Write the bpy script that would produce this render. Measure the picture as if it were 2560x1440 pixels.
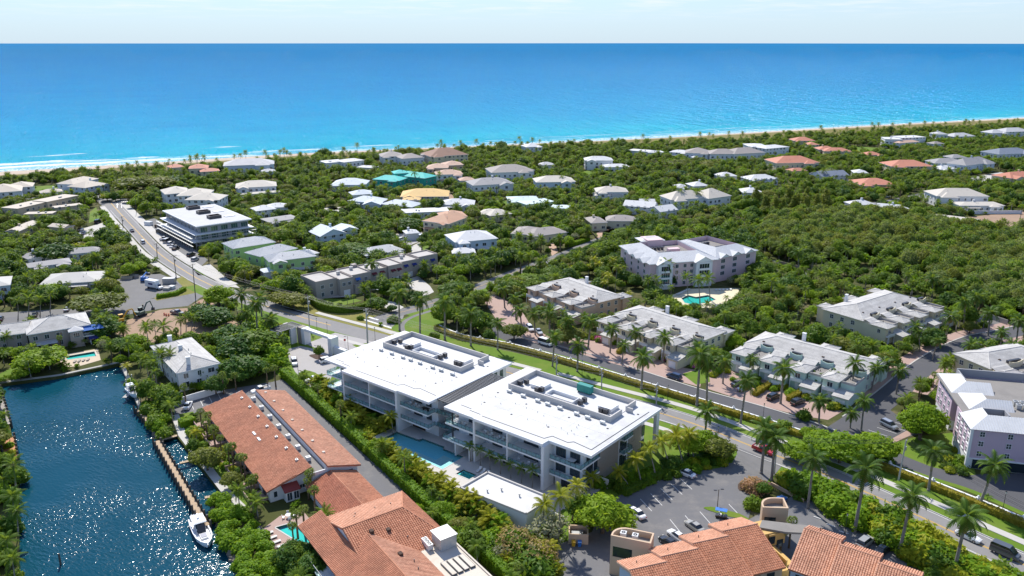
import bpy, math, random
import numpy as np
from mathutils import Vector, Matrix, noise as mnoise
from mathutils.geometry import delaunay_2d_cdt
SC = bpy.context.scene
COL = SC.collection
for _o in list(bpy.data.objects):
 bpy.data.objects.remove(_o)
# camera
CAM_H = 95.0                 # the drone hovers 95 m above the ground
FPX = 2000.0                 # focal length in photo pixels (28 mm equivalent)
PITCH = math.atan(614.0 / FPX)
cam = bpy.data.cameras.new('camera')
cam.sensor_width = 36.0
cam.lens = 36.0 * FPX / 2560.0
cam.clip_start = 1.0
cam.clip_end = 200000.0
cam_o = bpy.data.objects.new('camera', cam)
cam_o.location = (0,0, CAM_H)
cam_o.rotation_euler = (math.radians(90) - PITCH, 0,0)
COL.objects.link(cam_o)
SC.camera = cam_o
# light
SUN_AZ = math.radians(-19.0)      # measured from +Y (view direction), negative = left
SUN_EL = math.radians(47.0)
world = bpy.data.worlds.new('World')
SC.world = world
world.use_nodes = True
wn, wl = world.node_tree.nodes, world.node_tree.links
wn.clear()
w_out = wn.new('ShaderNodeOutputWorld')
w_bg = wn.new('ShaderNodeBackground')
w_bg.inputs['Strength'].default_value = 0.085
w_sky = wn.new('ShaderNodeTexSky')
w_sky.sky_type = 'NISHITA'
w_sky.sun_disc = False
w_sky.sun_elevation = SUN_EL
w_sky.sun_rotation = SUN_AZ
w_sky.altitude = 60
w_sky.air_density = 1.0
w_sky.dust_density = 0.0
w_sky.ozone_density = 2.0
# thin clouds: noise on a plane high above, seen in perspective
w_tc = wn.new('ShaderNodeTexCoord')
w_sep = wn.new('ShaderNodeSeparateXYZ')
wl.new(w_tc.outputs['Generated'], w_sep.inputs[0])
def wmath(op, a, b=None, clamp=False):
 n = wn.new('ShaderNodeMath'); n.operation = op; n.use_clamp = clamp
 for i, s in enumerate((a, b)):
  if s is None: continue
  if isinstance(s, (int, float)): n.inputs[i].default_value = s
  else: wl.new(s, n.inputs[i])
 return n.outputs[0]
zc = wmath('MAXIMUM', w_sep.outputs[2],0.004)
zz = wmath('ADD', zc, 0.035)
px_ = wmath('DIVIDE', w_sep.outputs[0], zz)
py_ = wmath('DIVIDE', w_sep.outputs[1], zz)
w_cmb = wn.new('ShaderNodeCombineXYZ')
wl.new(px_, w_cmb.inputs[0]); wl.new(py_, w_cmb.inputs[1])
w_ns = wn.new('ShaderNodeTexNoise')
w_ns.inputs['Scale'].default_value = 1.15
w_ns.inputs['Detail'].default_value = 7.0
w_ns.inputs['Roughness'].default_value = 0.62
wl.new(w_cmb.outputs[0], w_ns.inputs['Vector'])
w_rmp = wn.new('ShaderNodeValToRGB')
w_rmp.color_ramp.elements[0].position = 0.47
w_rmp.color_ramp.elements[1].position = 0.72
wl.new(w_ns.outputs['Fac'], w_rmp.inputs[0])
fade = wmath('MULTIPLY', wmath('SUBTRACT', zc, 0.022),40.0, True)
cfac = wmath('MULTIPLY', wmath('MULTIPLY', w_rmp.outputs[0], fade),0.8)
w_mix = wn.new('ShaderNodeMixRGB')
w_mix.inputs[2].default_value = (6.5,6.8,6.95,1)
wl.new(cfac, w_mix.inputs[0])
w_tint = wn.new('ShaderNodeMixRGB'); w_tint.blend_type = 'MULTIPLY'
w_tint.inputs[0].default_value = 1.0; w_tint.inputs[2].default_value = (0.76,0.95,1.27,1)
wl.new(w_sky.outputs[0], w_tint.inputs[1])
w_horizon_dim = wn.new('ShaderNodeMixRGB')                 # dimmer flat blue painted over the low sky's glow, all the way round
w_horizon_dim.inputs[2].default_value = (4.2,5.15,5.95,1)
wl.new(wmath('SUBTRACT', 0.92, wmath('MULTIPLY', zc, 4.2), True), w_horizon_dim.inputs[0])
wl.new(w_tint.outputs[0], w_horizon_dim.inputs[1]); wl.new(w_horizon_dim.outputs[0], w_mix.inputs[1])
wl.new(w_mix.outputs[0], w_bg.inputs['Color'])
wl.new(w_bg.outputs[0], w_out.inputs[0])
sun = bpy.data.lights.new('sun', 'SUN')
sun.energy = 3.5
sun.angle = math.radians(0.5)
sun.color = (1.0,0.955,0.88)
sun_o = bpy.data.objects.new('sun', sun)
sd = Vector((math.sin(SUN_AZ) * math.cos(SUN_EL), math.cos(SUN_AZ) * math.cos(SUN_EL), math.sin(SUN_EL)))
sun_o.rotation_euler = sd.to_track_quat('Z', 'Y').to_euler()
sun_o.location = (0,0,300)
COL.objects.link(sun_o)
SC.view_settings.view_transform = 'Standard'
SC.view_settings.look = 'None'
SC.view_settings.gamma = 1.0
SC.view_settings.use_curve_mapping = False
SC.view_settings.exposure = 0.80
SC.render.engine = 'CYCLES'
SC.cycles.max_bounces = 6
SC.cycles.diffuse_bounces = 3
SC.cycles.glossy_bounces = 3
SC.cycles.transmission_bounces = 4
SC.cycles.transparent_max_bounces = 4
SC.cycles.caustics_reflective = False
SC.cycles.caustics_refractive = False
SC.cycles.sample_clamp_indirect = 6.0
SC.cycles.use_denoising = True
# survey: photo measurement -> point in the place
CP, SP = math.cos(PITCH), math.sin(PITCH)
def at(u, v, z=0.0):
 """world point at height z that was measured at (u, v) on the photograph"""
 a = (v - 720.0) / FPX
 t = (CAM_H - z) / (SP + a * CP)
 return Vector((t * (u - 1280.0) / FPX, t * (CP - a * SP), z))
def pix(x, y, z):
 dz = z - CAM_H
 d = y * CP - dz * SP
 if d < 1: return (-9999,-9999)
 return (1280 + FPX * x / d, 720 - FPX * (y * SP + dz * CP) / d)
def at_above(base, u, v):
 """point on the ray (u, v) that stands above the base point at the same distance"""
 a = (v - 720.0) / FPX
 dv, dh = -(SP + a * CP),(CP - a * SP)
 t = base.y / dh
 return Vector((t * (u - 1280.0) / FPX, base.y, CAM_H + t * dv))
def A2(lst, z=0.0):
 return [at(u, v, z).xy for u, v in lst]
# mesh helpers
class Fr:
 """a local frame: origin, heading of local x, in world space"""
 def __init__(s, o=(0,0), ang=0.0, z=0.0):
  s.o = Vector((o[0], o[1], z)); s.a = ang
  s.c, s.s = math.cos(ang), math.sin(ang)
 def w(s, p):
  x, y, z = p
  return Vector((s.o.x + x * s.c - y * s.s, s.o.y + x * s.s + y * s.c, s.o.z + z))
 def sub(s, x, y, ang=0.0, z=0.0):
  q = s.w((x, y, z))
  return Fr((q.x, q.y), s.a + ang, q.z)
W0 = Fr()
class MB:
 def __init__(s, fr=W0):
  s.v, s.f, s.m, s.fr = [],[],[], fr
 def pt(s, p):
  s.v.append(s.fr.w(p)); return len(s.v) - 1
 def poly(s, pts, mi=0):
  n = len(s.v)
  for p in pts: s.v.append(s.fr.w(p))
  s.f.append(tuple(range(n, n + len(pts)))); s.m.append(mi)
 def hexa(s, b, t, mi=0):
  """b, t: four bottom and four top points (ccw from above)"""
  n = len(s.v)
  for p in list(b) + list(t): s.v.append(s.fr.w(p))
  for f in ((3,2,1,0),(4,5,6,7),(0,1,5,4),(1,2,6,5),(2,3,7,6),(3,0,4,7)):
   s.f.append(tuple(n + i for i in f)); s.m.append(mi)
 def box(s, x0, x1, y0, y1, z0, z1, mi=0):
  s.hexa([(x0, y0, z0),(x1, y0, z0),(x1, y1, z0),(x0, y1, z0)],
    [(x0, y0, z1),(x1, y0, z1),(x1, y1, z1),(x0, y1, z1)], mi)
 def prism(s, poly, z0, z1, mi=0, bottom=True):
  n, k = len(s.v), len(poly)
  area = sum(poly[i][0] * poly[(i + 1) % k][1] - poly[(i + 1) % k][0] * poly[i][1] for i in range(k))
  if area < 0: poly = poly[::-1]
  for p in poly: s.v.append(s.fr.w((p[0], p[1], z0)))
  for p in poly: s.v.append(s.fr.w((p[0], p[1], z1)))
  s.f.append(tuple(n + k + i for i in range(k))); s.m.append(mi)
  if bottom:
   s.f.append(tuple(n + i for i in range(k - 1,-1,-1))); s.m.append(mi)
  for i in range(k):
   j = (i + 1) % k
   s.f.append((n + i, n + j, n + k + j, n + k + i)); s.m.append(mi)
 def tube(s, p, q, r0, r1=None, n=8, mi=0, caps=True):
  r1 = r0 if r1 is None else r1
  p, q = Vector(p), Vector(q)
  d = (q - p)
  if d.length < 1e-6: return
  d.normalize()
  a = d.orthogonal().normalized(); b = d.cross(a)
  i0 = len(s.v)
  for c, r in ((p, r0),(q, r1)):
   for k in range(n):
    t = 2 * math.pi * k / n
    s.v.append(s.fr.w(c + (a * math.cos(t) + b * math.sin(t)) * r))
  for k in range(n):
   j = (k + 1) % n
   s.f.append((i0 + k, i0 + j, i0 + n + j, i0 + n + k)); s.m.append(mi)
  if caps:
   s.f.append(tuple(i0 + k for k in range(n - 1,-1,-1))); s.m.append(mi)
   s.f.append(tuple(i0 + n + k for k in range(n))); s.m.append(mi)
 def path(s, pts, radii, n=6, mi=0):
  for i in range(len(pts) - 1):
   s.tube(pts[i], pts[i + 1], radii[i], radii[i + 1], n, mi, caps=(i in (0, len(pts) - 2)))
 def build(s, name, mats, parent=None, smooth=False):
  me = bpy.data.meshes.new(name)
  o0 = parent_origin(parent)
  me.from_pydata([tuple(p - o0) for p in s.v],[], s.f)
  if not isinstance(mats, (list, tuple)): mats = [mats]
  for m in mats: me.materials.append(M(m))
  if len(mats) > 1: me.polygons.foreach_set('material_index', s.m)
  if smooth: me.polygons.foreach_set('use_smooth', [True] * len(me.polygons))
  me.update()
  return link(name, me, parent)
def parent_origin(parent):
 if parent is None: return Vector((0,0,0))
 return ORG.get(parent.name, Vector((0,0,0)))
ORG = {}
def link(name, data, parent=None, loc=None, rz=0.0, sc=None):
 o = bpy.data.objects.new(name, data)
 COL.objects.link(o)
 if parent is not None:
  o.parent = parent
  if loc is None: ORG[o.name] = parent_origin(parent)
  else: ORG[o.name] = Vector(loc)
  if loc is not None: o.location = Vector(loc) - parent_origin(parent)
 elif loc is not None:
  o.location = loc; ORG[o.name] = Vector(loc)
 if rz: o.rotation_euler = (0,0, rz)
 if sc is not None: o.scale = sc if hasattr(sc, '__len__') else (sc, sc, sc)
 return o
def tag(o, label, cat, group=None, kind=None):
 if label: o['label'] = label
 if cat: o['category'] = cat
 if group: o['group'] = group
 if kind: o['kind'] = kind
 return o
def thing(name, label, cat, loc, group=None):
 o = link(name, None, None, Vector((loc[0], loc[1], loc[2] if len(loc) > 2 else 0.0)))
 o.empty_display_size = 0.5
 return tag(o, label, cat, group)
def in_poly(x, y, poly):
 c, n = False, len(poly); j = n - 1
 for i in range(n):
  xi, yi = poly[i][0], poly[i][1]; xj, yj = poly[j][0], poly[j][1]
  if (yi > y) != (yj > y) and x < (xj - xi) * (y - yi) / (yj - yi) + xi: c = not c
  j = i
 return c
def cdt_sheet(outer, holes, z, skirt=0.0):
 """flat sheet with holes; returns (verts, faces); skirt > 0 adds walls going down at the holes"""
 vs, es = [],[]
 for loop in [outer] + holes:
  i0 = len(vs); n = len(loop)
  vs += [Vector((p[0], p[1])) for p in loop]
  es += [(i0 + i, i0 + (i + 1) % n) for i in range(n)]
 V, Ed, Fc, _, _, _ = delaunay_2d_cdt(vs, es, [],1,1e-4)
 faces = []
 for f in Fc:
  cx = sum(V[i].x for i in f) / len(f); cy = sum(V[i].y for i in f) / len(f)
  if not in_poly(cx, cy, outer): continue
  if any(in_poly(cx, cy, h) for h in holes): continue
  faces.append(tuple(f))
 verts = [(p.x, p.y, z) for p in V]
 if skirt:
  for h in holes:
   n = len(h); i0 = len(verts)
   verts += [(p[0], p[1], z) for p in h] + [(p[0], p[1], z - skirt) for p in h]
   for i in range(n):
    j = (i + 1) % n
    faces.append((i0 + i, i0 + j, i0 + n + j, i0 + n + i))
 return verts, faces
def sheet(name, poly, z, m, kind='structure', holes=(), skirt=0.0, parent=None, label=None):
 poly = [tuple(p)[:2] for p in poly]
 v, f = cdt_sheet(poly, [[tuple(q)[:2] for q in h] for h in holes], z, skirt)
 me = bpy.data.meshes.new(name)
 o0 = parent_origin(parent)
 me.from_pydata([tuple(Vector(p) - o0) for p in v],[], f)
 me.materials.append(M(m)); me.update()
 o = link(name, me, parent)
 if kind and parent is None: o['kind'] = kind
 if label: o['label'] = label
 return o
def offset_line(pts, d):
 """polyline moved d metres to its left"""
 out = []
 for i, p in enumerate(pts):
  a = pts[max(0, i - 1)]; b = pts[min(len(pts) - 1, i + 1)]
  t = Vector((b[0] - a[0], b[1] - a[1])).normalized()
  out.append(Vector((p[0] - t.y * d, p[1] + t.x * d)))
 return out
def smooth_line(pts, n=6):
 pts = [Vector((p[0], p[1])) for p in pts]
 out = []
 for i in range(len(pts) - 1):
  p0 = pts[max(i - 1,0)]; p1 = pts[i]; p2 = pts[i + 1]; p3 = pts[min(i + 2, len(pts) - 1)]
  for k in range(n):
   t = k / n
   out.append(0.5 * ((2 * p1) + (p2 - p0) * t + (2 * p0 - 5 * p1 + 4 * p2 - p3) * t * t + (3 * p1 - p0 - 3 * p2 + p3) * t ** 3))
 out.append(pts[-1])
 return out
def strip(name, line, d0, d1, z, m, kind='structure', parent=None, h=0.0):
 """band between two offsets of a line; h > 0 makes it a raised slab"""
 a, b = offset_line(line, d0), offset_line(line, d1)
 mb = MB()
 for i in range(len(line) - 1):
  q = [a[i], a[i + 1], b[i + 1], b[i]]
  if h: mb.hexa([(p.x, p.y, z - h) for p in q],[(p.x, p.y, z) for p in q])
  else: mb.poly([(p.x, p.y, z) for p in q])
 o = mb.build(name, m, parent)
 if kind and parent is None: o['kind'] = kind
 return o
def blob(cx, cy, rx, ry, n=20, rot=0.0, wob=0.12, seed=0):
 rnd = random.Random(seed); ph = rnd.random() * 9
 out = []
 for i in range(n):
  t = 2 * math.pi * i / n
  k = 1 + wob * math.sin(2 * t + ph) + wob * .6 * math.sin(5 * t + 2 * ph)
  x, y = rx * k * math.cos(t), ry * k * math.sin(t)
  out.append((cx + x * math.cos(rot) - y * math.sin(rot), cy + x * math.sin(rot) + y * math.cos(rot)))
 return out
BLOCK = []      # footprints that trees keep away from: (polygon, bbox)
def block(poly, grow=0.0):
 poly = [(p[0], p[1]) for p in poly]
 if grow:
  cx = sum(p[0] for p in poly) / len(poly); cy = sum(p[1] for p in poly) / len(poly)
  q = []
  for x, y in poly:
   d = math.hypot(x - cx, y - cy) or 1
   q.append((x + (x - cx) / d * grow, y + (y - cy) / d * grow))
  poly = q
 BLOCK.append((poly, min(p[0] for p in poly), max(p[0] for p in poly), min(p[1] for p in poly), max(p[1] for p in poly)))
def blocked(x, y):
 for poly, x0, x1, y0, y1 in BLOCK:
  if x0 <= x <= x1 and y0 <= y <= y1 and in_poly(x, y, poly): return True
 return False
def block_line(line, d0, d1):
 for i in range(len(line) - 1):
  seg = [line[i], line[i + 1]]
  a, b = offset_line(seg, d0), offset_line(seg, d1)
  block([a[0], a[1], b[1], b[0]])
# materials
MATS = {}
def M(name):
 if not isinstance(name, str): return name
 return MATS[name]
class NT:
 def __init__(s, name):
  s.m = bpy.data.materials.new(name); s.m.use_nodes = True
  s.t = s.m.node_tree; s.t.nodes.clear()
  s.out = s.n('ShaderNodeOutputMaterial')
  MATS[name] = s.m
 def n(s, t, **kw):
  n = s.t.nodes.new(t)
  for k, v in kw.items():
   if k in n.inputs.keys(): s.set(n.inputs[k], v)
   else: setattr(n, k, v)
  return n
 def set(s, sock, v):
  if hasattr(v, 'is_output') or isinstance(v, bpy.types.NodeSocket): s.t.links.new(v, sock)
  elif isinstance(v, (tuple, list)) and len(v) == 3 and sock.type == 'RGBA': sock.default_value = (*v, 1)
  else: sock.default_value = v
 def l(s, a, b): s.t.links.new(a, b)
 def math(s, op, a, b=0.0, clamp=False):
  n = s.n('ShaderNodeMath', operation=op); n.use_clamp = clamp
  s.set(n.inputs[0], a); s.set(n.inputs[1], b); return n.outputs[0]
 def mix(s, f, a, b, bt='MIX'):
  n = s.n('ShaderNodeMixRGB', blend_type=bt)
  s.set(n.inputs[0], f); s.set(n.inputs[1], a); s.set(n.inputs[2], b); return n.outputs[0]
 def noise(s, scale, detail=4.0, rough=0.55, vec=None):
  n = s.n('ShaderNodeTexNoise'); n.inputs['Scale'].default_value = scale
  n.inputs['Detail'].default_value = detail; n.inputs['Roughness'].default_value = rough
  if vec is None: vec = s.pos()
  s.l(vec, n.inputs['Vector']); return n.outputs['Fac']
 def pos(s):
  if not hasattr(s, '_p'): s._p = s.n('ShaderNodeNewGeometry').outputs['Position']
  return s._p
 def obj(s):
  if not hasattr(s, '_o'): s._o = s.n('ShaderNodeTexCoord').outputs['Object']
  return s._o
 def ramp(s, f, stops):
  n = s.n('ShaderNodeValToRGB'); cr = n.color_ramp
  while len(cr.elements) < len(stops): cr.elements.new(0.5)
  for e, (p, c) in zip(cr.elements, stops):
   e.position = p; e.color = (*c, 1) if len(c) == 3 else c
  s.set(n.inputs[0], f); return n.outputs[0]
 def bump(s, h, strength=0.3, dist=0.05):
  n = s.n('ShaderNodeBump'); n.inputs['Strength'].default_value = strength
  n.inputs['Distance'].default_value = dist; s.l(h, n.inputs['Height']); return n.outputs[0]
 def pbsdf(s, **kw):
  b = s.n('ShaderNodeBsdfPrincipled')
  for k, v in kw.items(): s.set(b.inputs[k.replace('_', ' ')], v)
  s.l(b.outputs[0], s.out.inputs[0]); return b
def sc3(c, k): return tuple(max(0, min(1, x * k)) for x in c)
def plain(name, c, rough=0.6, var=0.12, scale=0.8, fine=0.0, metal=0.0, spec=0.5, stain=None, stain_amt=0.5):
 """a painted / cast surface: base colour with slow mottling, optional fine grain and stains"""
 t = NT(name)
 col = t.mix(t.noise(scale, 5,0.6), sc3(c, 1 - var), sc3(c, 1 + var))
 if fine: col = t.mix(t.math('MULTIPLY', t.noise(scale * 14,2,0.6), fine), col, sc3(c, 0.45))
 if stain:
  f = t.ramp(t.noise(scale * 0.45,8,0.7),[(0.52,(0,0,0)),(0.74,(1,1,1))])
  col = t.mix(t.math('MULTIPLY', f, stain_amt), col, stain)
 t.pbsdf(Base_Color=col, Roughness=rough, Metallic=metal, Specular_IOR_Level=spec)
 return t
def leafy(name, c1, c2, trans=0.35, gloss=0.5):
 """foliage: hue differs from plant to plant and from leaf to leaf, light comes through"""
 t = NT(name); c1, c2 = sc3(c1,1.9), sc3(c2,1.9)
 oi = t.n('ShaderNodeObjectInfo').outputs['Random']
 isl = t.n('ShaderNodeNewGeometry').outputs['Random Per Island']
 f = t.math('ADD', t.math('MULTIPLY', oi, 0.7), t.math('MULTIPLY', isl, 0.3))
 col = t.mix(f, c1, c2)
 col = t.mix(t.math('MULTIPLY', isl, 0.25), col, sc3(c1,0.5))
 d = t.n('ShaderNodeBsdfPrincipled')
 t.set(d.inputs['Base Color'], col); d.inputs['Roughness'].default_value = gloss
 d.inputs['Specular IOR Level'].default_value = 0.12
 tr = t.n('ShaderNodeBsdfTranslucent')
 t.set(tr.inputs[0], t.mix(0.45, col, (0.40,0.48,0.03), 'MIX'))
 mx = t.n('ShaderNodeMixShader'); mx.inputs[0].default_value = trans + 0.1
 t.l(d.outputs[0], mx.inputs[1]); t.l(tr.outputs[0], mx.inputs[2]); t.l(mx.outputs[0], t.out.inputs[0])
 return t
plain('white_membrane', (0.53,0.527,0.515),0.6,0.06,0.25, stain=(0.30,0.275,0.235), stain_amt=0.5)
plain('white_stucco', (0.72,0.72,0.71),0.8,0.04,0.6)
plain('white_paint', (0.80,0.80,0.79),0.45,0.03,1.0)
plain('warm_stucco', (0.52,0.48,0.43),0.85,0.06,0.7)
plain('parapet_stucco', (0.56,0.53,0.49),0.85,0.05,0.7)
plain('travertine', (0.36,0.31,0.26),0.8,0.22,2.2, fine=0.5)
plain('black_metal', (0.018,0.018,0.02),0.4,0.1)
plain('dark_metal', (0.05,0.05,0.055),0.45,0.1)
plain('grey_metal', (0.32,0.33,0.34),0.45,0.1, metal=0.3)
plain('galvanised', (0.48,0.48,0.46),0.45,0.1,2.0, metal=0.2)
plain('unit_white', (0.66,0.66,0.63),0.5,0.06,2.0)
plain('teal_steel', (0.01,0.23,0.19),0.45,0.08)
plain('concrete', (0.44,0.42,0.38),0.85,0.10,0.5, fine=0.25, stain=(0.25,0.23,0.20), stain_amt=0.5)
plain('concrete_walk', (0.50,0.475,0.43),0.85,0.08,0.4, fine=0.2, stain=(0.34,0.31,0.27), stain_amt=0.4)
plain('kerb', (0.50,0.48,0.45),0.85,0.1,0.6)
plain('deck_stone', (0.52,0.49,0.45),0.75,0.07,0.5, fine=0.15)
plain('sand', (0.50,0.40,0.30),0.95,0.12,0.12, fine=0.2, stain=(0.26,0.20,0.14), stain_amt=0.6)
plain('dirt', (0.36,0.24,0.155),0.95,0.2,0.25, fine=0.3, stain=(0.22,0.15,0.10), stain_amt=0.7)
plain('mulch', (0.075,0.045,0.03),0.95,0.3,1.5)
plain('rock', (0.24,0.20,0.155),0.9,0.3,1.2, fine=0.4)
plain('wood_dock', (0.46,0.33,0.20),0.8,0.14,0.9, fine=0.3)
plain('wood_orange', (0.50,0.20,0.06),0.7,0.15,0.9, fine=0.3)
plain('wood_grey', (0.36,0.33,0.29),0.85,0.15,0.9, fine=0.3)
plain('pile', (0.10,0.085,0.07),0.9,0.2,1.5)
plain('pole_concrete', (0.42,0.41,0.39),0.8,0.08,0.8)
plain('pole_wood', (0.12,0.10,0.085),0.9,0.2,0.8)
plain('cable', (0.03,0.03,0.03),0.5)
plain('gravel_roof', (0.27,0.25,0.225),0.95,0.16,0.3, fine=0.4, stain=(0.14,0.13,0.12), stain_amt=0.6)
plain('dirty_roof', (0.47,0.44,0.40),0.85,0.14,0.3, fine=0.15, stain=(0.22,0.19,0.16), stain_amt=0.65)
plain('cream_flat', (0.62,0.55,0.45),0.85,0.1,0.3, stain=(0.40,0.27,0.14), stain_amt=0.5)
plain('grey_flat', (0.30,0.30,0.31),0.8,0.1,0.3, stain=(0.2,0.2,0.2), stain_amt=0.4)
plain('peach_stucco', (0.58,0.42,0.28),0.85,0.06,0.6)
plain('ochre_stucco', (0.60,0.38,0.13),0.85,0.07,0.6)
plain('pink_stucco', (0.68,0.50,0.50),0.85,0.05,0.5)
plain('lilac_stucco', (0.56,0.42,0.49),0.85,0.05,0.5)
plain('cream_stucco', (0.66,0.58,0.40),0.85,0.06,0.6)
plain('mint_stucco', (0.50,0.64,0.55),0.85,0.06,0.6)
plain('salmon_stucco', (0.64,0.44,0.30),0.85,0.06,0.6)
plain('tan_stucco', (0.40,0.345,0.30),0.88,0.06,0.6)
plain('beige_stucco', (0.54,0.44,0.32),0.88,0.06,0.6)
plain('lime_stucco', (0.42,0.62,0.24),0.85,0.05,0.6)
plain('teal_stucco', (0.03,0.36,0.28),0.85,0.05,0.6)
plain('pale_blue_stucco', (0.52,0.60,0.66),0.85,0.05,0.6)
plain('awning_blue', (0.03,0.13,0.42),0.8,0.05)
plain('awning_navy', (0.015,0.025,0.16),0.8,0.05)
plain('awning_red', (0.12,0.012,0.02),0.8,0.05)
plain('tile_red_trim', (0.26,0.045,0.035),0.8,0.15,2.0)
plain('yellow_paint', (0.62,0.36,0.03),0.7,0.1,1.0)
plain('white_line', (0.66,0.65,0.62),0.7,0.12,1.5)
plain('rubber', (0.02,0.02,0.02),0.8)
plain('rim', (0.45,0.45,0.46),0.3, metal=0.8)
plain('skin', (0.42,0.25,0.17),0.6)
plain('cloth_red', (0.42,0.03,0.03),0.9)
plain('cloth_dark', (0.03,0.035,0.06),0.9)
plain('cloth_lime', (0.45,0.55,0.05),0.9)
plain('hard_hat', (0.7,0.7,0.1),0.5)
plain('cushion', (0.66,0.65,0.62),0.9)
plain('barrel_orange', (0.62,0.11,0.02),0.6)
plain('machine_yellow', (0.62,0.36,0.02),0.5,0.1,1.0)
plain('machine_green', (0.05,0.10,0.08),0.5,0.1,1.0)
plain('machine_blue', (0.03,0.16,0.48),0.5,0.1,1.0)
plain('bark', (0.13,0.10,0.075),0.9,0.25,2.0, fine=0.3)
plain('palm_bark', (0.27,0.24,0.205),0.9,0.18,1.6, fine=0.4)
plain('palm_brown', (0.17,0.12,0.07),0.95,0.25,1.6, fine=0.3)
plain('crownshaft', (0.10,0.17,0.035),0.5,0.15)
plain('sign_red', (0.5,0.02,0.02),0.5)
plain('lamp_glass', (0.7,0.68,0.6),0.3)
plain('pink_paver', (0.42,0.285,0.235),0.85,0.13,0.4, fine=0.35)
plain('grey_paver', (0.40,0.375,0.355),0.85,0.10,0.4, fine=0.4)
plain('orange_paver', (0.46,0.30,0.20),0.85,0.12,0.4, fine=0.35)
plain('boat_white', (0.80,0.80,0.79),0.25,0.02)
plain('boat_blue', (0.04,0.06,0.14),0.4)
def car_paint(name, c, metal=0.0):
 t = NT(name)
 t.pbsdf(Base_Color=c, Roughness=0.35, Metallic=metal, Coat_Weight=0.7, Coat_Roughness=0.08)
car_paint('paint_white', (0.78,0.78,0.77)); car_paint('paint_silver', (0.42,0.43,0.44),0.5)
car_paint('paint_black', (0.014,0.015,0.018)); car_paint('paint_navy', (0.012,0.022,0.06))
car_paint('paint_red', (0.45,0.012,0.012)); car_paint('paint_grey', (0.12,0.125,0.13),0.3)
car_paint('paint_blue', (0.03,0.12,0.35)); car_paint('paint_beige', (0.40,0.38,0.33),0.3)
def glass(name, c, rough=0.06):
 t = NT(name)
 v = t.noise(0.25,2,0.5)
 col = t.mix(v, sc3(c, 0.5), sc3(c, 1.6))
 t.pbsdf(Base_Color=col, Roughness=rough, Specular_IOR_Level=0.75)
glass('window_glass', (0.035,0.05,0.06)); glass('dark_glass', (0.018,0.028,0.034)); glass('car_glass', (0.02,0.025,0.03))
glass('green_glass', (0.05,0.10,0.09))
t = NT('rail_glass')
tr = t.n('ShaderNodeBsdfTransparent'); tr.inputs[0].default_value = (0.78,0.90,0.90,1)
gl = t.n('ShaderNodeBsdfPrincipled'); gl.inputs['Base Color'].default_value = (0.22,0.40,0.42,1); gl.inputs['Roughness'].default_value = 0.08
mx = t.n('ShaderNodeMixShader'); mx.inputs[0].default_value = 0.20
t.l(tr.outputs[0], mx.inputs[1]); t.l(gl.outputs[0], mx.inputs[2]); t.l(mx.outputs[0], t.out.inputs[0])
def asphalt(name, c, patch, lines=0.5):
 t = NT(name)
 big = t.noise(0.07,6,0.65); fine = t.noise(6.0,3,0.7)
 col = t.mix(big, sc3(c, 0.86), sc3(c, 1.14))
 pt = t.ramp(t.noise(0.22,8,0.7),[(0.50,(0,0,0)),(0.66,(1,1,1))])
 col = t.mix(t.math('MULTIPLY', pt, lines), col, patch)
 oil = t.ramp(t.noise(0.55,6,0.75),[(0.60,(0,0,0)),(0.72,(1,1,1))])
 col = t.mix(t.math('MULTIPLY', oil, 0.5), col, sc3(c, 0.55))
 col = t.mix(t.math('MULTIPLY', fine, 0.22), col, sc3(c, 0.4))
 t.pbsdf(Base_Color=col, Roughness=0.9, Normal=t.bump(fine, 0.3,0.02))
asphalt('asphalt_main', (0.235,0.225,0.215),(0.28,0.265,0.25),0.45)
asphalt('asphalt_lot', (0.15,0.148,0.152),(0.225,0.21,0.195),0.65)
asphalt('asphalt_dark', (0.085,0.085,0.092),(0.12,0.115,0.115),0.4)
asphalt('asphalt_mid', (0.17,0.165,0.16),(0.22,0.21,0.2),0.45)
def tile_mat(name, c, c2, rib=None):
 """fired clay / cement tiles: every tile its own tone (Random Per Island), weathering on top"""
 t = NT(name)
 isl = t.n('ShaderNodeNewGeometry').outputs['Random Per Island']
 col = t.mix(isl, c, c2)
 col = t.mix(t.math('MULTIPLY', t.ramp(t.noise(0.30,8,0.75),[(0.42,(0,0,0)),(0.68,(1,1,1))]),0.5), col, sc3(c, 0.5))
 t.pbsdf(Base_Color=col, Roughness=0.8)
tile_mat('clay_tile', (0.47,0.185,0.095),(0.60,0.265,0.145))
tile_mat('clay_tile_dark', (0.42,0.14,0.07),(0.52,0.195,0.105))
tile_mat('clay_tile_pale', (0.53,0.25,0.145),(0.66,0.34,0.21))  # paler copy laid on most sunward slopes: sunlight put into the tile colour
tile_mat('cement_tile', (0.46,0.44,0.41),(0.56,0.54,0.50))
tile_mat('metal_rib', (0.62,0.64,0.66),(0.66,0.68,0.70))
def roofcover(name, c, period=0.4, depth=0.18, weather=0.3):
 """distant roof covering: rows too fine to tell apart at this distance"""
 t = NT(name)
 col = t.mix(t.noise(0.35,6,0.6), sc3(c, 0.90), sc3(c, 1.08))
 col = t.mix(t.math('MULTIPLY', t.noise(3.5,3,0.7), depth), col, sc3(c, 0.5))
 st = t.ramp(t.noise(0.18,8,0.72),[(0.5,(0,0,0)),(0.75,(1,1,1))])
 col = t.mix(t.math('MULTIPLY', st, weather), col, sc3(c, 0.45))
 t.pbsdf(Base_Color=col, Roughness=0.75)
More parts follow.
